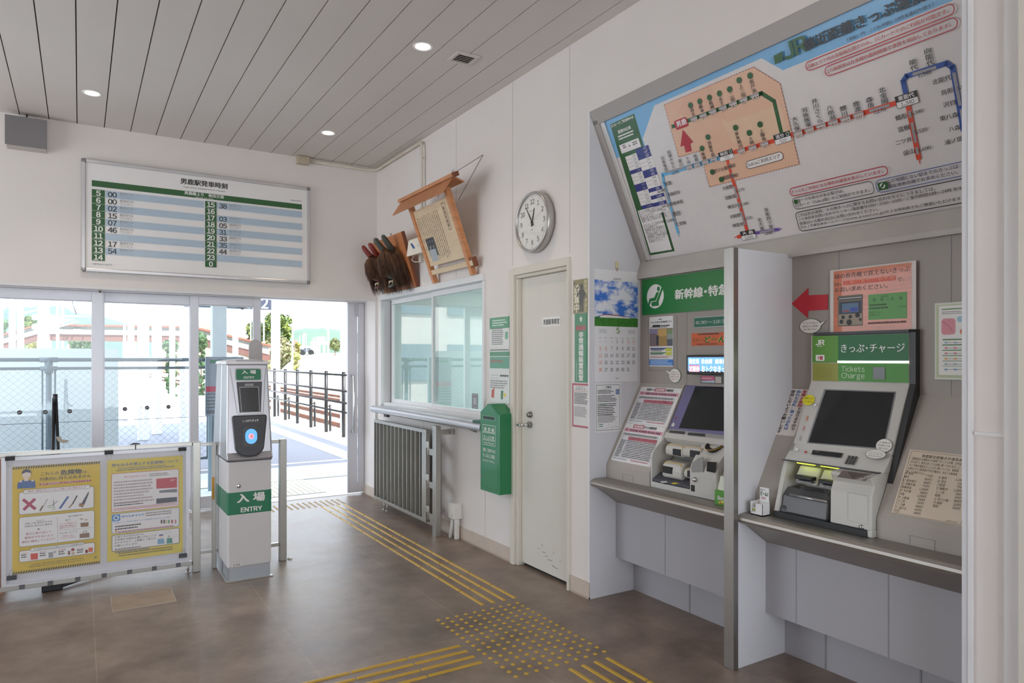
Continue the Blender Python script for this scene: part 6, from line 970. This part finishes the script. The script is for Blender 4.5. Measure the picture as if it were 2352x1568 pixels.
P.poly([zb(1350, 1005), zb(1352, 960), zb(1405, 955), zb(1410, 1000)], ink('7fb0d0')); P.disc(zb(1382, 942), .009, SK); P.poly([zb(1362, 935), zb(1402, 930), zb(1398, 920), zb(1366, 922)], ink('3f5f9a')); P.poly([zb(1428, 1000), zb(1430, 955), zb(1475, 950), zb(1480, 995)], ink('4f9a8a')); P.disc(zb(1448, 938), .009, ink('c9c4bc')); P.rrect(zb(1405, 915), zb(1470, 890), .006, GRY, .001); P.rrect(zb(1480, 945), zb(1518, 920), .006, GRY, .001); P.greek(zb(985, 1045), zb(1280, 1055), 2, GRY); P.greek(zb(1015, 1080), zb(1480, 1060), 2, ink('8d7f45'), ragged=0); P.build('print', t)
where = ('at the upper left corner of the poster board', 'at the top middle of the poster board', 'at the upper right corner of the poster board', 'at the lower left corner of the poster board', 'at the lower right corner of the poster board')
for k, (u, v) in enumerate(((86, 272), (934, 220), (1564, 191), (101, 1294), (1570, 1104))):
    c = onY(*zb(u, v), -1.79); sg = -1 if k < 3 else 1; t = thing('binder_clip', 'black binder clip ' + where[k], 'clip', (c.x, -1.78, c.z), 'binder clips on the poster board'); h = .012
    MB().hexa([(c.x - .025, -1.800, c.z - h), (c.x + .025, -1.800, c.z - h), (c.x + .025, -1.752, c.z - h), (c.x - .025, -1.752, c.z - h), (c.x - .025, -1.794, c.z + h), (c.x + .025, -1.794, c.z + h), (c.x + .025, -1.758, c.z + h), (c.x - .025, -1.758, c.z + h)] if k >= 0 else [], BLACK).build('jaw', t)
    MB().tube([(c.x - .014, -1.802, c.z + sg * h), (c.x - .011, -1.803, c.z + sg * .035), (c.x - .007, -1.803, c.z + sg * .05), (c.x + .007, -1.803, c.z + sg * .05), (c.x + .011, -1.803, c.z + sg * .035), (c.x + .014, -1.802, c.z + sg * h)], .0012, STL, n=6).build('handle', t)
# black stand behind the railing
t = thing('display_stand', 'black folded rod stand leaning up behind the poster railing', 'stand', (-2.88, -1.69, 0)); f = onZ(*zb(445, 1400)); a1 = onZ(*zb(978, 1246)); yk = -1.69; top = onY(126, 906, yk)
MB().box((f.x - .055, f.y - .03, 0), (f.x + .06, f.y + .05, .055), M('17171b', .45)).build('foot_block', t, bevel=.006); MB().tube([(f.x + .05, f.y, .02), (f.x + .05 + (a1.x - f.x - .05) * .85, f.y + (a1.y - f.y) * .85, .03), (a1.x, a1.y, .012)], .012, M('1d1d22', .4)).build('leg', t); MB().cyl((f.x, f.y + .01, .05), (f.x, f.y + .01, .14), .014, M('1d1d22', .4)).build('upright', t)
b1 = onY(122, 1040, yk); b2 = onY(133, 1040, yk); k1 = top + (b1 - top) * 2.2; k2 = top + (b2 - top) * 2.2; MB().tube([k1, top + V((-.004, 0, -.02))], .0105, M('1b1a20', .4)).build('rod', t); MB().tube([k2, top + V((.006, 0, -.02))], .0095, M('1b1a20', .4)).build('rod', t); MB().tube([top + V((.002, 0, -.05)), top + V((.002, 0, .004))], .014, M('3a393d', .4)).build('rod_cap', t); MB().box((top.x - .01, yk - .02, .13), (top.x + .012, yk + .02, .16), DGREY).build('joint', t)
q = onY(137, 1008, yk - .02); MB().slab([onY(*k, yk - .02) for k in ((128, 1003), (141, 1002), (142, 1009), (158, 1010), (156, 1015), (146, 1018), (133, 1013))], (0, .004, 0), M('b9b3a4', .5)).build('paper_tag', t)
t = tag(MB().box((-3.7, -1.64, 0), (-3.135, -1.45, .87), M('a67c68', .55, var=.1, scale=4, stretch=(1, 1, 6))).build('wooden_box', bevel=.004), 'brown wooden box behind the poster railing at the left picture edge', 'box')
# ================================================================ OUTSIDE
PAVE = M('d9dde2', .7, var=.03, scale=3); ASP = M('8e8d95', .85, var=.08, scale=40); CONC = M('dfdfdd', .8, var=.05, scale=2); GRND = M('bdbcab', .9, var=.25, scale=.25); BALL = M('cbb9a3', .95, var=.3, scale=8)
struct(MB().box((-200, .46, -1.2), (300, 500, -.62), GRND).build('ground'))
mb = MB(); mb.box((-30, .44, -.6), (1.28, 2.8, -.002), PAVE).box((-30, 2.8, -.6), (1.28, 24, -.002), ASP).box((1.28, .44, -.6), (1.85, 24, .004), CONC).box((-30, 1.632, -.1), (1.28, 1.648, .0), M('7c7c80', .8))
for y in (.98, 1.3, 2.0, 2.35): mb.box((-30, y, -.1), (1.28, y + .006, -.0012), M('b9bdc4', .8))
for k in range(12): mb.box((-5.2 + .6 * k, .6, -.1), (-5.194 + .6 * k, 2.8, -.0012), M('b9bdc4', .8))
struct(mb.build('platform_path', recalc=False))
CRM = M('e2dccc', .75, var=.04, scale=6); mb = MB(); mb.box((.68, 2.82, -.01), (.98, 23, .006), CRM).box((-.95, .68, -.01), (-.35, 1.62, .005), CRM).box((-3, 1.66, -.01), (.66, 2.25, .005), CRM).box((-2.0, .68, -.01), (-.95, .98, .005), CRM)
DOT = M('d6cfba', .7)
for i in range(9):
    for j in range(15): mb.sph((-.91 + .065 * i, .72 + .065 * j, .005), (.014, .014, .006), DOT, 8, 3, top=True)
for i in range(24):
    for j in range(8): mb.sph((-1.0 + .065 * i, 1.72 + .065 * j, .005), (.014, .014, .006), DOT, 8, 3, top=True)
struct(mb.build('platform_tactile_path', recalc=False))
def gz(x, y):
    if x < 1.85 and y < 24: return 0
    for (a, b), (c, d) in zip(BANK, BANK[1:]):
        if a <= x <= c: return b + (d - b) * (x - a) / (c - a)
    return -.62
BANK = [(10.3, -.62), (12, 1.2), (18, 2.1), (300, 2.6)]
struct(MB().prism(BANK + [(300, -1.2), (10.3, -1.2)], 'y', 10, 480, GRND).build('bank_ground'))
# platform fence
FB = M('0d0d0e', .45); FR_ = M('332e2f', .4, metal=.3); t = thing('platform_fence', 'black post and rail fence along the sunny platform edge', 'fence', (1.6, 9, 0))
for k in range(9): y = 7.09 - 1.121 * 1 + 1.121 * k; MB().cyl((1.6, y, 0), (1.6, y, 1.25), .037, FB, n=12).sph((1.6, y, 1.25), (.04, .04, .02), FB, 12, 4).build('post', t)
for k in (1, 2, 4, 5, 6): y = 7.09 + 1.121 * (k - 1) + .12; MB().cyl((1.72, y, 0), (1.72, y, .56), .025, FB, n=8).cyl((1.72, y, .54), (1.62, y, .5), .015, FB, n=6).build('brace', t)
for z_, r in ((1.205, .02), (.9, .022), (.675, .022), (.495, .02)): MB().cyl((1.555, 5.2, z_), (1.555, 15.4, z_), r, FR_ if z_ in (.9, .675) else FB, n=8).build('rail', t)
# tracks
RST = M('5e3626', .7, var=.2, scale=3); RTOP = M('b08a76', .4, metal=.3); SLP = M('a89a88', .9)
struct(MB().box((2.0, 3, -.65), (12, 120, -.56), BALL).build('ballast_ground'))
for nm, xs_, lb in (('railway_track', (3.95, 5.02), 'rusty railway track nearest the platform fence'), ('railway_track', (8.0, 9.07), 'rusty railway track beyond the first one')):
    t = thing(nm, lb, 'railway track', ((xs_[0] + xs_[1]) / 2, 30, -.56))
    for x in xs_: MB().prism([(x - .055, -.56), (x + .055, -.56), (x + .055, -.54), (x + .012, -.52), (x + .012, -.46), (x + .032, -.445), (x + .032, -.42), (x - .032, -.42), (x - .032, -.445), (x - .012, -.46), (x - .012, -.52), (x - .055, -.54)], 'y', 4, 110, RST).build('rail', t)
    mb = MB()
    for k in range(90): mb.box(((xs_[0] + xs_[1]) / 2 - 1, 5 + .66 * k, -.59), ((xs_[0] + xs_[1]) / 2 + 1, 5.22 + .66 * k, -.55), SLP)
    s = mb.build('sleepers', t); s['kind'] = 'stuff'
# chain-link fence in front of the left doors
PB_ = M('525f67', .45, metal=.2, var=.03); yF = 2.6; xr = onY(492, 830, yF).x; xp = onY(112, 830, yF).x; zt1, zt2 = onY(112, 826, yF).z, onY(112, 846, yF).z
t = thing('chain_link_fence', 'grey blue pipe fence with chain link mesh outside the left glass doors', 'fence', (-4, yF, 0)); x0_ = -9.0
MB().cyl((x0_, yF, zt1), (xr, yF, zt1), .0225, PB_).build('top_rail', t); MB().cyl((x0_, yF, zt2), (xr, yF, zt2), .017, PB_).build('rail', t); MB().cyl((x0_, yF, .23), (xr, yF, .23), .017, PB_).build('rail', t)
for x in (xp, xp - 2.2, xp - 4.4, xr - .02):
    MB().cyl((x, yF, 0), (x, yF, zt1), .03, PB_).build('post', t); MB().cyl((x, yF, zt1 - .03), (x, yF, zt2 - .055), .042, PB_, n=16).cyl((x - .09, yF, zt1 - .0), (x + .09, yF, zt1), .03, PB_).cyl((x - .085, yF, zt2), (x + .085, yF, zt2), .026, PB_).build('rail_joint', t)
    for s_ in (-.062, .062): MB().cyl((x + s_, yF, .23), (x + s_, yF, zt2), .01, PB_, n=8).build('mesh_frame', t)
mb = MB(); WR = M('4a5154', .5); dx = .086; dz_ = .078; z0_, z1_ = .24, zt2 - .01; n = int((z1_ - z0_) / (dz_ / 2)); wv = .0017
m_ = int((xr - x0_) / dx)
for k in range(m_ + 1):
    x = x0_ + k * dx
    pth = [(x + (dx / 2 if i % 2 else 0), yF + (.004 if i % 2 else -.004), z0_ + (z1_ - z0_) * i / n) for i in range(n + 1)]; mb.tube(pth, wv, WR, n=4)
    if k: pth = [(x - (dx / 2 if i % 2 else 0), yF + (-.004 if i % 2 else .004), z0_ + (z1_ - z0_) * i / n) for i in range(n + 1)]; mb.tube(pth, wv, WR, n=4)
mb.tube([(x0_, yF - .006, onY(100, 971, yF).z), (xr, yF - .006, onY(100, 971, yF).z)], .003, WR, n=5)
mb.build('mesh', t, recalc=False)
yW = 3.7; zt = onY(150, 800, yW).z; xw = onY(272, 900, yW).x; t = thing('windbreak_wall', 'plain white windbreak wall behind the chain link fence', 'wall', (-7, yW, 0)); MB().box((-14, yW, 0), (xw, yW + .06, zt), M('c3cac8', .6, var=.02)).build('panel', t)
# information board by the passage
yI = 1.45; a, b = onY(472, 819, yI), onY(560, 952, yI); t = thing('information_board', 'blue grey information board on legs outside the third glass door', 'board', ((a.x + b.x) / 2, yI, 0)); MB().box((a.x, yI, b.z), (b.x, yI + .04, a.z), M('8893a0', .45)).build('panel', t, bevel=.004); q = Print((0, yI, 0), (1, 0, 0), UP, lift=.001); q.rect((482, 834), (540, 826), ink('2f6f55')); q.rect((473, 900), (540, 886), ink('b33a55')); q.rect((473, 950), (540, 902), ink('5a6570')); q.greek((475, 945), (540, 905), 5, ink('8d9aa6')); q.build('printed_face', t)
for x in (a.x + .05, b.x - .05): MB().box((x - .02, yI + .005, 0), (x + .02, yI + .035, b.z), M('8fa3b0', .5)).build('leg', t)
# canopy posts and poles: (left px, right px, distance, height, look)
WP = M('eef1f4', .55, var=.01); BP = M('dfe9f6', .55, var=.01)
def postpx(u0, u1, d, ht, name, label, cat, m=WP, base=-.6, square=True, group=None):
    a, b = onD(u0, 824, d), onD(u1, 824, d); w_ = (b - a).length; c = (a + b) / 2; base = gz(c.x, c.y); t = thing(name, label, cat, (c.x, c.y, base), group); k = w_ / 2
    if square: MB().box((c.x - k * .86, c.y - k * .86, base), (c.x + k * .86, c.y + k * .86, ht), m).build('shaft', t, bevel=.01)
    else: MB().cyl((c.x, c.y, base), (c.x, c.y, ht), k * 1.05, m, r1=k * .8, n=12).build('shaft', t)
    return t, c, k
postpx(484, 520, 9.6, 4.2, 'canopy_post', 'broad grey white canopy post seen through the third glass door', 'post', M('b4bcc0', .5)); postpx(534, 547, 15, 4.6, 'canopy_post', 'slender pale canopy post right of the broad one through the third door', 'post', BP)
postpx(623, 643, 20.5, 5.5, 'canopy_post', 'white canopy post at the far end of the platform fence', 'post', BP); postpx(782, 797, 16.4, 4.5, 'canopy_post', 'pale blue canopy post beside the open door handle', 'post', BP)
for u0, u1, d, lb in ((283, 289, 24, 'first white post of the row seen through the second door'), (293, 308, 17, 'second white post of the row seen through the second door'), (316, 342, 13, 'third and widest white post seen through the second door'), (349, 371, 14, 'fourth white post of the row seen through the second door'), (389, 402, 20, 'fifth white post of the row seen through the second door'), (413, 433, 12.5, 'last white post of the row seen through the second door')): postpx(u0, u1, d, 4.4, 'canopy_post', lb, 'post', group='white posts behind the second glass door')
INS = M('c4ced6', .4)
def mast(u0, u1, d, lb, ins):
    t, c, k = postpx(u0, u1, d, 9.5, 'utility_pole', lb, 'pole', square=False, group='railway poles behind the windbreak wall')
    for v in ins: q = onD((u0 + u1) / 2, v, d); MB().cyl(q + V((-k * 1.5, -k, 0)), q + V((k * 1.5, -k, 0)), .04, INS, n=8).box(q + V((-k * 1.8, -k * 1.3, -.03)), q + V((k * 1.8, -k * .8, .02)), M('9fb0bb', .5)).build('insulator', t)
    return c
mast(-3, 7, 19, 'railway pole at the left picture edge with insulators', (688,)); mast(21, 35, 20, 'pole second from the left behind the windbreak wall', (706,)); mast(40, 54, 19, 'pole third from the left behind the windbreak wall', (718, 688)); mast(88, 112, 15, 'thick twin pole in the middle behind the windbreak wall', (726, 732, 748, 754, 690)); mast(129, 136, 22, 'thin pole right of the thick one behind the windbreak wall', ()); mast(141, 147, 40, 'farthest slim pole behind the footbridge', ())
mb = MB(); WI = M('e6ecef', .5)
for (u0, v0, d0), (u1, v1, d1) in (((45, 704, 19), (104, 690, 15)), ((60, 718, 19), (150, 694, 40)), ((98, 726, 15), (212, 726, 40)), ((104, 732, 15), (170, 734, 40)), ((108, 739, 15), (160, 736, 40)), ((110, 745, 15), (168, 734, 40)), ((110, 757, 15), (180, 738, 40)), ((112, 751, 15), (160, 735, 40))): mb.tube([onD(u0, v0, d0), onD(u1, v1, d1)], .03, WI, n=5)
mb.tube([onD(166, 692, 30), onD(175, 722, 30)], .03, DGREY, n=5); tag(mb.build('overhead_wires', recalc=False), 'pale overhead wires strung between the poles behind the windbreak wall', 'wires')
LP = M('e3edee', .5)
for u, v0, v1, d, lb in ((606, 712, 822, 56, 'tall white lamp pole left of the big tree trunk line'), (672, 745, 822, 53, 'white lamp pole right of the big leafy tree'), (754, 752, 824, 52, 'white lamp pole before the distant wooded hill'), (576, 735, 815, 70, 'thin white pole through the third door')):
    a, b = onD(u, v0, d), onD(u, v1, d); gb = gz(a.x, a.y); t = thing('lamp_pole', lb, 'pole', (a.x, a.y, gb), 'lamp poles outside'); MB().cyl((a.x, a.y, gb), a, .06 if u != 754 else .075, LP, n=10).build('shaft', t); MB().box((a.x - .12, a.y - .1, gb - .02), (a.x + .12, a.y + .1, gb + .2), M('d6dcdf', .7)).build('base_block', t); MB().cyl(a + V((-.03, 0, -.1)), a + V((-.3, 0, -.05)), .05, LP, n=8).build('lamp_head', t)
# platform number sign
yS2 = 4.6; a, b = onY(596, 676, yS2), onY(623.5, 711.5, yS2); t = thing('platform_sign', 'dark grey hanging platform sign with white figure 2', 'sign', ((a.x + b.x) / 2, yS2, b.z)); MB().box((a.x - .03, yS2, b.z), (b.x, yS2 + .09, a.z + .25), M('6e7186', .45)).build('sign_box', t, bevel=.004); MB().cyl((a.x + .02, yS2 + .045, a.z + .25), (a.x + .02, yS2 + .045, 3.85), .02, DGREY).cyl((b.x - .1, yS2 + .045, a.z + .25), (b.x - .1, yS2 + .045, 3.85), .02, DGREY).build('hanger', t); q = Print((0, yS2, 0), (1, 0, 0), UP); q.text('2', (599.5, 708.5), (616.5, 684), WH, .03); q.build('number', t)
a, b = onY(456, 698, yS2), onY(580, 709.5, yS2); t = thing('direction_sign', 'slim blue grey hanging direction sign through the third glass door', 'sign', ((a.x + b.x) / 2, yS2, b.z)); MB().box((a.x - .2, yS2, b.z), (b.x + .02, yS2 + .09, b.z + .3), M('5f6e7a', .45)).build('sign_box', t); MB().cyl((a.x + .2, yS2 + .045, b.z + .3), (a.x + .2, yS2 + .045, 3.85), .02, DGREY).build('hanger', t); q = Print((0, yS2, 0), (1, 0, 0), UP); q.text('for 2', (567, 709), (580, 704.5), WH, .01); q.build('lettering', t)
MB().sph(onY(557, 704, 4.58), .05, DGREY, 12, 8).build('camera_dome', t)
# footbridge across the tracks
yB = 34; BRN = M('5e3e38', .7, var=.06, scale=.6); BW = M('ece8e4', .7, var=.06, scale=.3); RF = M('6e4538', .7, var=.08, scale=.5); t = thing('footbridge', 'covered station footbridge with brown girder and red roof in the distance', 'bridge', (-14, yB, 0))
def bseg(u0, v0, u1, v1, lo, hi, m, nm, dpt=2.2, off=0):
    q = [onY(u0, v0 + lo, yB), onY(u1, v1 + lo, yB), onY(u1, v1 + hi, yB), onY(u0, v0 + hi, yB)]; MB().slab([k + V((0, off, 0)) for k in q], (0, dpt, 0), m).build(nm, t)
for u0, v0, u1, v1, st in ((88, 767, 440, 772, 'span'), (440, 772, 620, 815, 'stair'), (-30, 800, 88, 767, 'stair')):
    bseg(u0, v0, u1, v1, -.5, 13, BRN, st + '_girder'); bseg(u0, v0, u1, v1, -12, -.5, BW, st + '_wall', off=.1); bseg(u0, v0, u1, v1, -19, -12, M('8a9294', .6), st + '_window_band', off=.15); bseg(u0, v0, u1, v1, -23, -18.5, RF, st + '_roof', dpt=2.8, off=-.3)
for u in (125, 168, 400, 410): 
    if u < 300: a, b = onY(u, 755, yB), onY(u + 18, 764.5, yB); MB().box((a.x, yB - .05, b.z), (b.x, yB + .05, a.z), M('bcd2dc', .3)).build('window', t)
for u, d in ((100, 0), (300, 0), (440, 0)): a = onY(u, 780, yB); MB().box((a.x - .3, yB + .4, -.6), (a.x + .3, yB + 1.4, a.z), BW).build('pier', t)
# trees, shrubs and hills
def tree(name, label, u0, u1, v0, v1, d, cols, n=700, trunk=True, group=None, clumps=16, sz=1.0, cat='tree'):
    a, b = onD(u0, v1, d), onD(u1, v0, d); c = (a + b) / 2; wd = (onD(u1, v1, d) - a).length / 2; ht = (b.z - a.z) / 2; rr = random.Random(u0 * 7 + v0); gb = gz(c.x, c.y); t = thing(name, label, cat, (c.x, c.y, gb), group); ms = [M(k, .7, var=.25, scale=2) for k in cols]
    cl = []; mb = MB()
    for i in range(clumps):
        th = rr.uniform(0, 6.28); ph = rr.uniform(-1, 1); rad = rr.uniform(.35, .8); cc_ = V((c.x + wd * rad * math.cos(th) * math.sqrt(1 - ph * ph * .8), c.y + wd * rad * math.sin(th) * math.sqrt(1 - ph * ph * .8), c.z + ht * ph * .72)); r = wd * rr.uniform(.28, .42); cl.append((cc_, r)); mb.sph(cc_, (r * .86, r * .86, r * .7), ms[0], 8, 6)
    mb.sph(c, (wd * .7, wd * .7, ht * .8), ms[0], 10, 8)
    cl += [(c, wd * .74)] * max(2, clumps // 3); nk = len(cl)
    for i in range(int(n * 1.3)):
        cc_, r = rr.choice(cl); dv = V((rr.gauss(0, 1), rr.gauss(0, 1), rr.gauss(0, 1) + .2)).normalized(); p_ = cc_ + dv * r * rr.uniform(.85, 1.15); s_ = r * rr.uniform(.2, .34) * sz; e1_ = V((rr.gauss(0, 1), rr.gauss(0, 1), rr.gauss(0, 1))).normalized() * s_; e2_ = e1_.cross(V((rr.gauss(0, 1), rr.gauss(0, 1), rr.gauss(0, 1)))).normalized() * s_; mb.add([p_ - e1_, p_ + e2_ * .6, p_ + e1_, p_ - e2_ * .6], [(0, 1, 2, 3)], rr.choice(ms))
    if a.z - gb > .4:
        for i in range(int(10 + 8 * (a.z - gb) / wd)):
            q_ = V((c.x + rr.uniform(-.5, .5) * wd, c.y + rr.uniform(-.5, .5) * wd, gb + (a.z + wd * .3 - gb) * rr.random())); r = wd * rr.uniform(.25, .4); cl.append((q_, r)); mb.sph(q_, (r * .8, r * .8, r * .8), ms[0], 8, 6)
    for i in range(n):
        cc_, r = rr.choice(cl[nk:] or cl); dv = V((rr.gauss(0, 1), rr.gauss(0, 1), rr.gauss(0, 1) + .2)).normalized(); p_ = cc_ + dv * r; s_ = r * rr.uniform(.2, .34) * sz; e1_ = V((rr.gauss(0, 1), rr.gauss(0, 1), rr.gauss(0, 1))).normalized() * s_; e2_ = e1_.cross(dv).normalized() * s_; mb.add([p_ - e1_, p_ + e2_ * .6, p_ + e1_, p_ - e2_ * .6], [(0, 1, 2, 3)], rr.choice(ms))
    f = mb.build('foliage', t, recalc=False)
    MB().cyl((c.x, c.y, gb - .03), (c.x, c.y, max(c.z, gb + .3)), wd * .09, M('6b5644', .9), r1=wd * .05, n=8).build('trunk', t)
GR1, GR2 = ('3c5026', '5f6e30', '2e421f', '747e3c'), ('34502e', '56683c', '284026')
tree('leafy_tree', 'big leafy tree right of the platform sign post', 598, 673, 716, 806, 62, GR1, 2600, clumps=26); tree('leafy_tree', 'green tree half behind the third door frame above the footbridge stair', 563, 612, 738, 782, 76, GR1, 900); tree('leafy_tree', 'green tree left of the broad grey canopy post', 446, 478, 756, 808, 30, GR2, 900); tree('leafy_tree', 'yellow green trees behind the footbridge at the far left', 44, 92, 728, 766, 60, ('4f6430', '6a7434', '3c5228'), 900, trunk=False)
tree('leafy_tree', 'dark green tree at the left picture edge behind the poles', 2, 20, 730, 760, 58, GR2, 500, trunk=False); tree('leafy_tree', 'green trees under the footbridge girder', 160, 212, 780, 800, 55, GR2, 700, trunk=False); tree('leafy_tree', 'bright yellow green shrub under the footbridge', 62, 90, 780, 802, 40, ('77742f', '666828', '828040'), 500, trunk=False, cat='shrub'); tree('leafy_tree', 'green shrubs through the gaps of the white posts', 372, 412, 783, 806, 36, GR2, 500, trunk=False, cat='shrub')
tree('pampas_shrub', 'pale feathery shrub at the foot of the big leafy tree', 600, 672, 782, 824, 58, ('8a8862', '737a52', '96947a', '7c715e'), 1500, trunk=False, cat='shrub', sz=1.3); tree('low_shrub', 'yellow green low shrub right of the pale feathery one', 676, 692, 785, 800, 60, ('6c6928', '7a7430'), 300, trunk=False, cat='shrub'); tree('low_shrub', 'olive bushes before the hill at the open door', 754, 785, 775, 808, 60, ('5a623a', '706e48', '4a5532'), 700, trunk=False, cat='shrub'); tree('low_shrub', 'low yellow grass clump by the lamp pole base', 668, 692, 810, 826, 54, ('84844e', '777c46'), 300, trunk=False, cat='shrub')
def hill(label, pts, d, col, dep, var=.2, scale=.05):
    q = [onD(u, v, d) for u, v in pts]; n = len(q); vs_ = []; fs = []; rr = random.Random(d); m_ = 14
    fw = V((F_.x, F_.y, 0))
    for j in range(m_ + 1):
        f = j / m_
        for i, p_ in enumerate(q): hgt = -1 + (p_.z + 1) * math.sin(f * math.pi / 2); vs_.append((p_.x - fw.x * dep * (1 - f), p_.y - fw.y * dep * (1 - f), hgt + (rr.uniform(-.02, .02) * p_.z if 0 < j < m_ else 0)))
        if j: fs += [((j - 1) * n + i, (j - 1) * n + i + 1, j * n + i + 1, j * n + i) for i in range(n - 1)]
    for i, p_ in enumerate(q): vs_.append((p_.x + fw.x * dep, p_.y + fw.y * dep, -1))
    k = (m_ + 1) * n; fs += [(m_ * n + i, m_ * n + i + 1, k + i + 1, k + i) for i in range(n - 1)]
    o = MB().add(vs_, fs, M(col, .9, var=var, scale=scale), True).build('hill', recalc=False); tag(o, label, 'hill'); struct(o)
def interp(p, n=40): 
    o = []
    for k in range(n + 1):
        u = p[0][0] + (p[-1][0] - p[0][0]) * k / n
        for (a, b), (c, d) in zip(p, p[1:]):
            if a <= u <= c: o.append((u, b + (d - b) * (u - a) / (c - a) + random.uniform(-.8, .8))); break
    return o
hill('distant wooded hill beyond the open platform door', interp([(640, 775), (676, 760), (700, 756), (712, 753), (730, 756), (745, 752), (765, 755), (780, 758), (830, 765), (900, 790)]), 190, '465a4c', 30)
hill('pale blue green mountain range beyond the left glass door', interp([(-400, 735), (0, 722), (55, 704), (85, 708), (110, 700), (125, 697), (150, 706), (180, 724), (212, 718), (260, 735), (420, 760), (520, 775)]), 420, '3d504b', 60, scale=.02); hill('hazy brown hillside behind the footbridge stair', interp([(440, 750), (470, 736), (520, 733), (575, 735), (600, 760)]), 120, '7d6a5c', 15)
# small buildings and a van far behind
def house(label, u0, u1, v0, v1, d, wallc, roofc, name='house'):
    a, b = onD(u0, v1, d), onD(u1, v0, d); t = thing(name, label, 'house', ((a.x + b.x) / 2, a.y, -.6)); ax = V((R_.x, R_.y, 0)); fw = V((F_.x, F_.y, 0)); w_ = (b - a).dot(ax); h = b.z; o_ = V((a.x, a.y, -.6)); he = -.6 + (h + .6) * .62
    P_ = lambda s_, f_, z_: V((o_.x, o_.y, 0)) + ax * s_ + fw * f_ + V((0, 0, z_))
    MB().hexa([P_(0, 0, -.6), P_(w_, 0, -.6), P_(w_, w_ * .7, -.6), P_(0, w_ * .7, -.6), P_(0, 0, he), P_(w_, 0, he), P_(w_, w_ * .7, he), P_(0, w_ * .7, he)], M(wallc, .7)).build('wall', t); e_ = w_ * .08
    MB().slab([P_(-e_, -e_, he), P_(w_ + e_, -e_, he), P_(w_ * .85, w_ * .35, h), P_(w_ * .15, w_ * .35, h)], (0, 0, .12), M(roofc, .6)).slab([P_(-e_, w_ * .7 + e_, he), P_(w_ * .15, w_ * .35, h), P_(w_ * .85, w_ * .35, h), P_(w_ + e_, w_ * .7 + e_, he)], (0, 0, .12), M(roofc, .6)).build('roof', t)
    for k in (.15, .6): MB().slab([P_(w_ * k, -.02, he * .45), P_(w_ * (k + .22), -.02, he * .45), P_(w_ * (k + .22), -.02, he * .85), P_(w_ * k, -.02, he * .85)], fw * -.03, M('5f7484', .3)).build('window', t)
house('grey roofed house at the left picture edge behind the poles', 2, 34, 764, 812, 52, 'd9dcdc', '6f7d88'); house('dark roofed house beyond the yellow green shrub', 54, 88, 786, 814, 56, 'd0d0cc', '7b858f'); house('red roofed low house under the footbridge', 146, 182, 786, 812, 66, 'd8cdc8', 'c4737a'); house('pale long shed under the footbridge', 152, 214, 793, 816, 60, 'dfe3e3', 'c4ccd0'); house('brown roofed hut right of the big tree', 672, 684, 783, 803, 62, 'a9938a', '8a6f68')
# sunlit gateway and van
t = thing('road_gantry', 'white frame structure with pale blue panel before the distant hill', 'gantry', onD(737, 808, 80)); 
def bd(u0, u1, v0, v1, d, m, nm, th=.5):
    a, b = onD(u0, v1, d), onD(u1, v0, d)
    if nm == 'leg' and v1 > 795: a.z = gz(a.x, a.y)
    ax = V((R_.x, R_.y, 0)); MB().slab([a, a + ax * (b - a).dot(ax), b, b - ax * (b - a).dot(ax)], V((F_.x, F_.y, 0)) * th, m).build(nm, t)
bd(714, 762, 784, 791, 80, WP, 'beam'); bd(727, 745, 773, 785, 80, M('cfe4ee', .5), 'panel'); bd(727, 733, 791, 822, 80, WP, 'leg'); bd(742, 745, 791, 812, 80, WP, 'leg'); bd(719, 721, 775, 812, 80, WP, 'leg')
t = thing('lattice_tower', 'thin pale signal mast before the distant hill', 'mast', onD(700, 812, 90)); bd(698, 699, 762, 812, 90, LP, 'leg', .1); bd(703, 704, 766, 812, 90, LP, 'leg', .1); bd(694.8, 695.6, 768, 808, 90, LP, 'leg', .1); bd(688, 689, 770, 800, 90, LP, 'leg', .1)
for k in range(5): bd(698, 704, 768 + 8 * k, 769 + 8 * k, 90, LP, 'brace', .1)
VZ = 812
t = thing('van', 'small white van parked far beyond the tracks', 'van', onD(705, 812, 70)); VM = M('f0f0f2', .3, coat=.5); bd(686, 722, 799, 808, 70, VM, 'body', 2.2); bd(690, 720, 794, 800, 70, VM, 'cabin', 2.0); DW = M('3f4550', .2)
for a_ in ((689, 694, 800.5, 807), (697, 703, 799, 809), (704.5, 713, 799, 803), (705, 712, 804.5, 808)): bd(*a_, 69.9, DW, 'window', .05)
for u in (694, 714): c = onD(u, 809, 69.9); MB().cyl(c, c + V((F_.x, F_.y, 0)) * .3, .28, BLACK, n=16).build('wheel', t)
# building out to the left, seen mirrored in the ticket window
t = thing('apartment_house', 'cream apartment house beside the tracks, mirrored in the ticket window', 'building', (-11, 16, -.6)); AB = M('a39d96', .7); MB().box((-17, 14, -.6), (-5.4, 22, 7.5), AB).build('wall', t); MB().box((-17.2, 13.8, 7.5), (-5.3, 22.2, 7.8), M('b98f80', .7)).build('roof', t)
for k in range(6):
    for r_ in range(3): MB().box((-16.4 + 1.85 * k, 13.93, .8 + 2.2 * r_), (-15.1 + 1.85 * k, 14.0, 2.0 + 2.2 * r_), M('4f5c66', .25)).build('window', t)
# canopy beam that carries the hanging signs
q0, q1 = onD(500, 690, 9.6), onD(633, 690, 20.5)
struct(MB().box((-3.4, .75, 4.1), (2.0, 8.5, 4.2), M('c9ced3', .6)).build('canopy_roof', recalc=False))
tag(MB().box((-3.2, 4.5, 3.85), (1.9, 4.8, 4.1), WP).box((q0.x - .12, 4.8, 3.85), (q0.x + .12, 8.4, 4.1), WP).build('canopy_beam', recalc=False), 'white canopy beam above the platform that carries the hanging signs', 'beam')
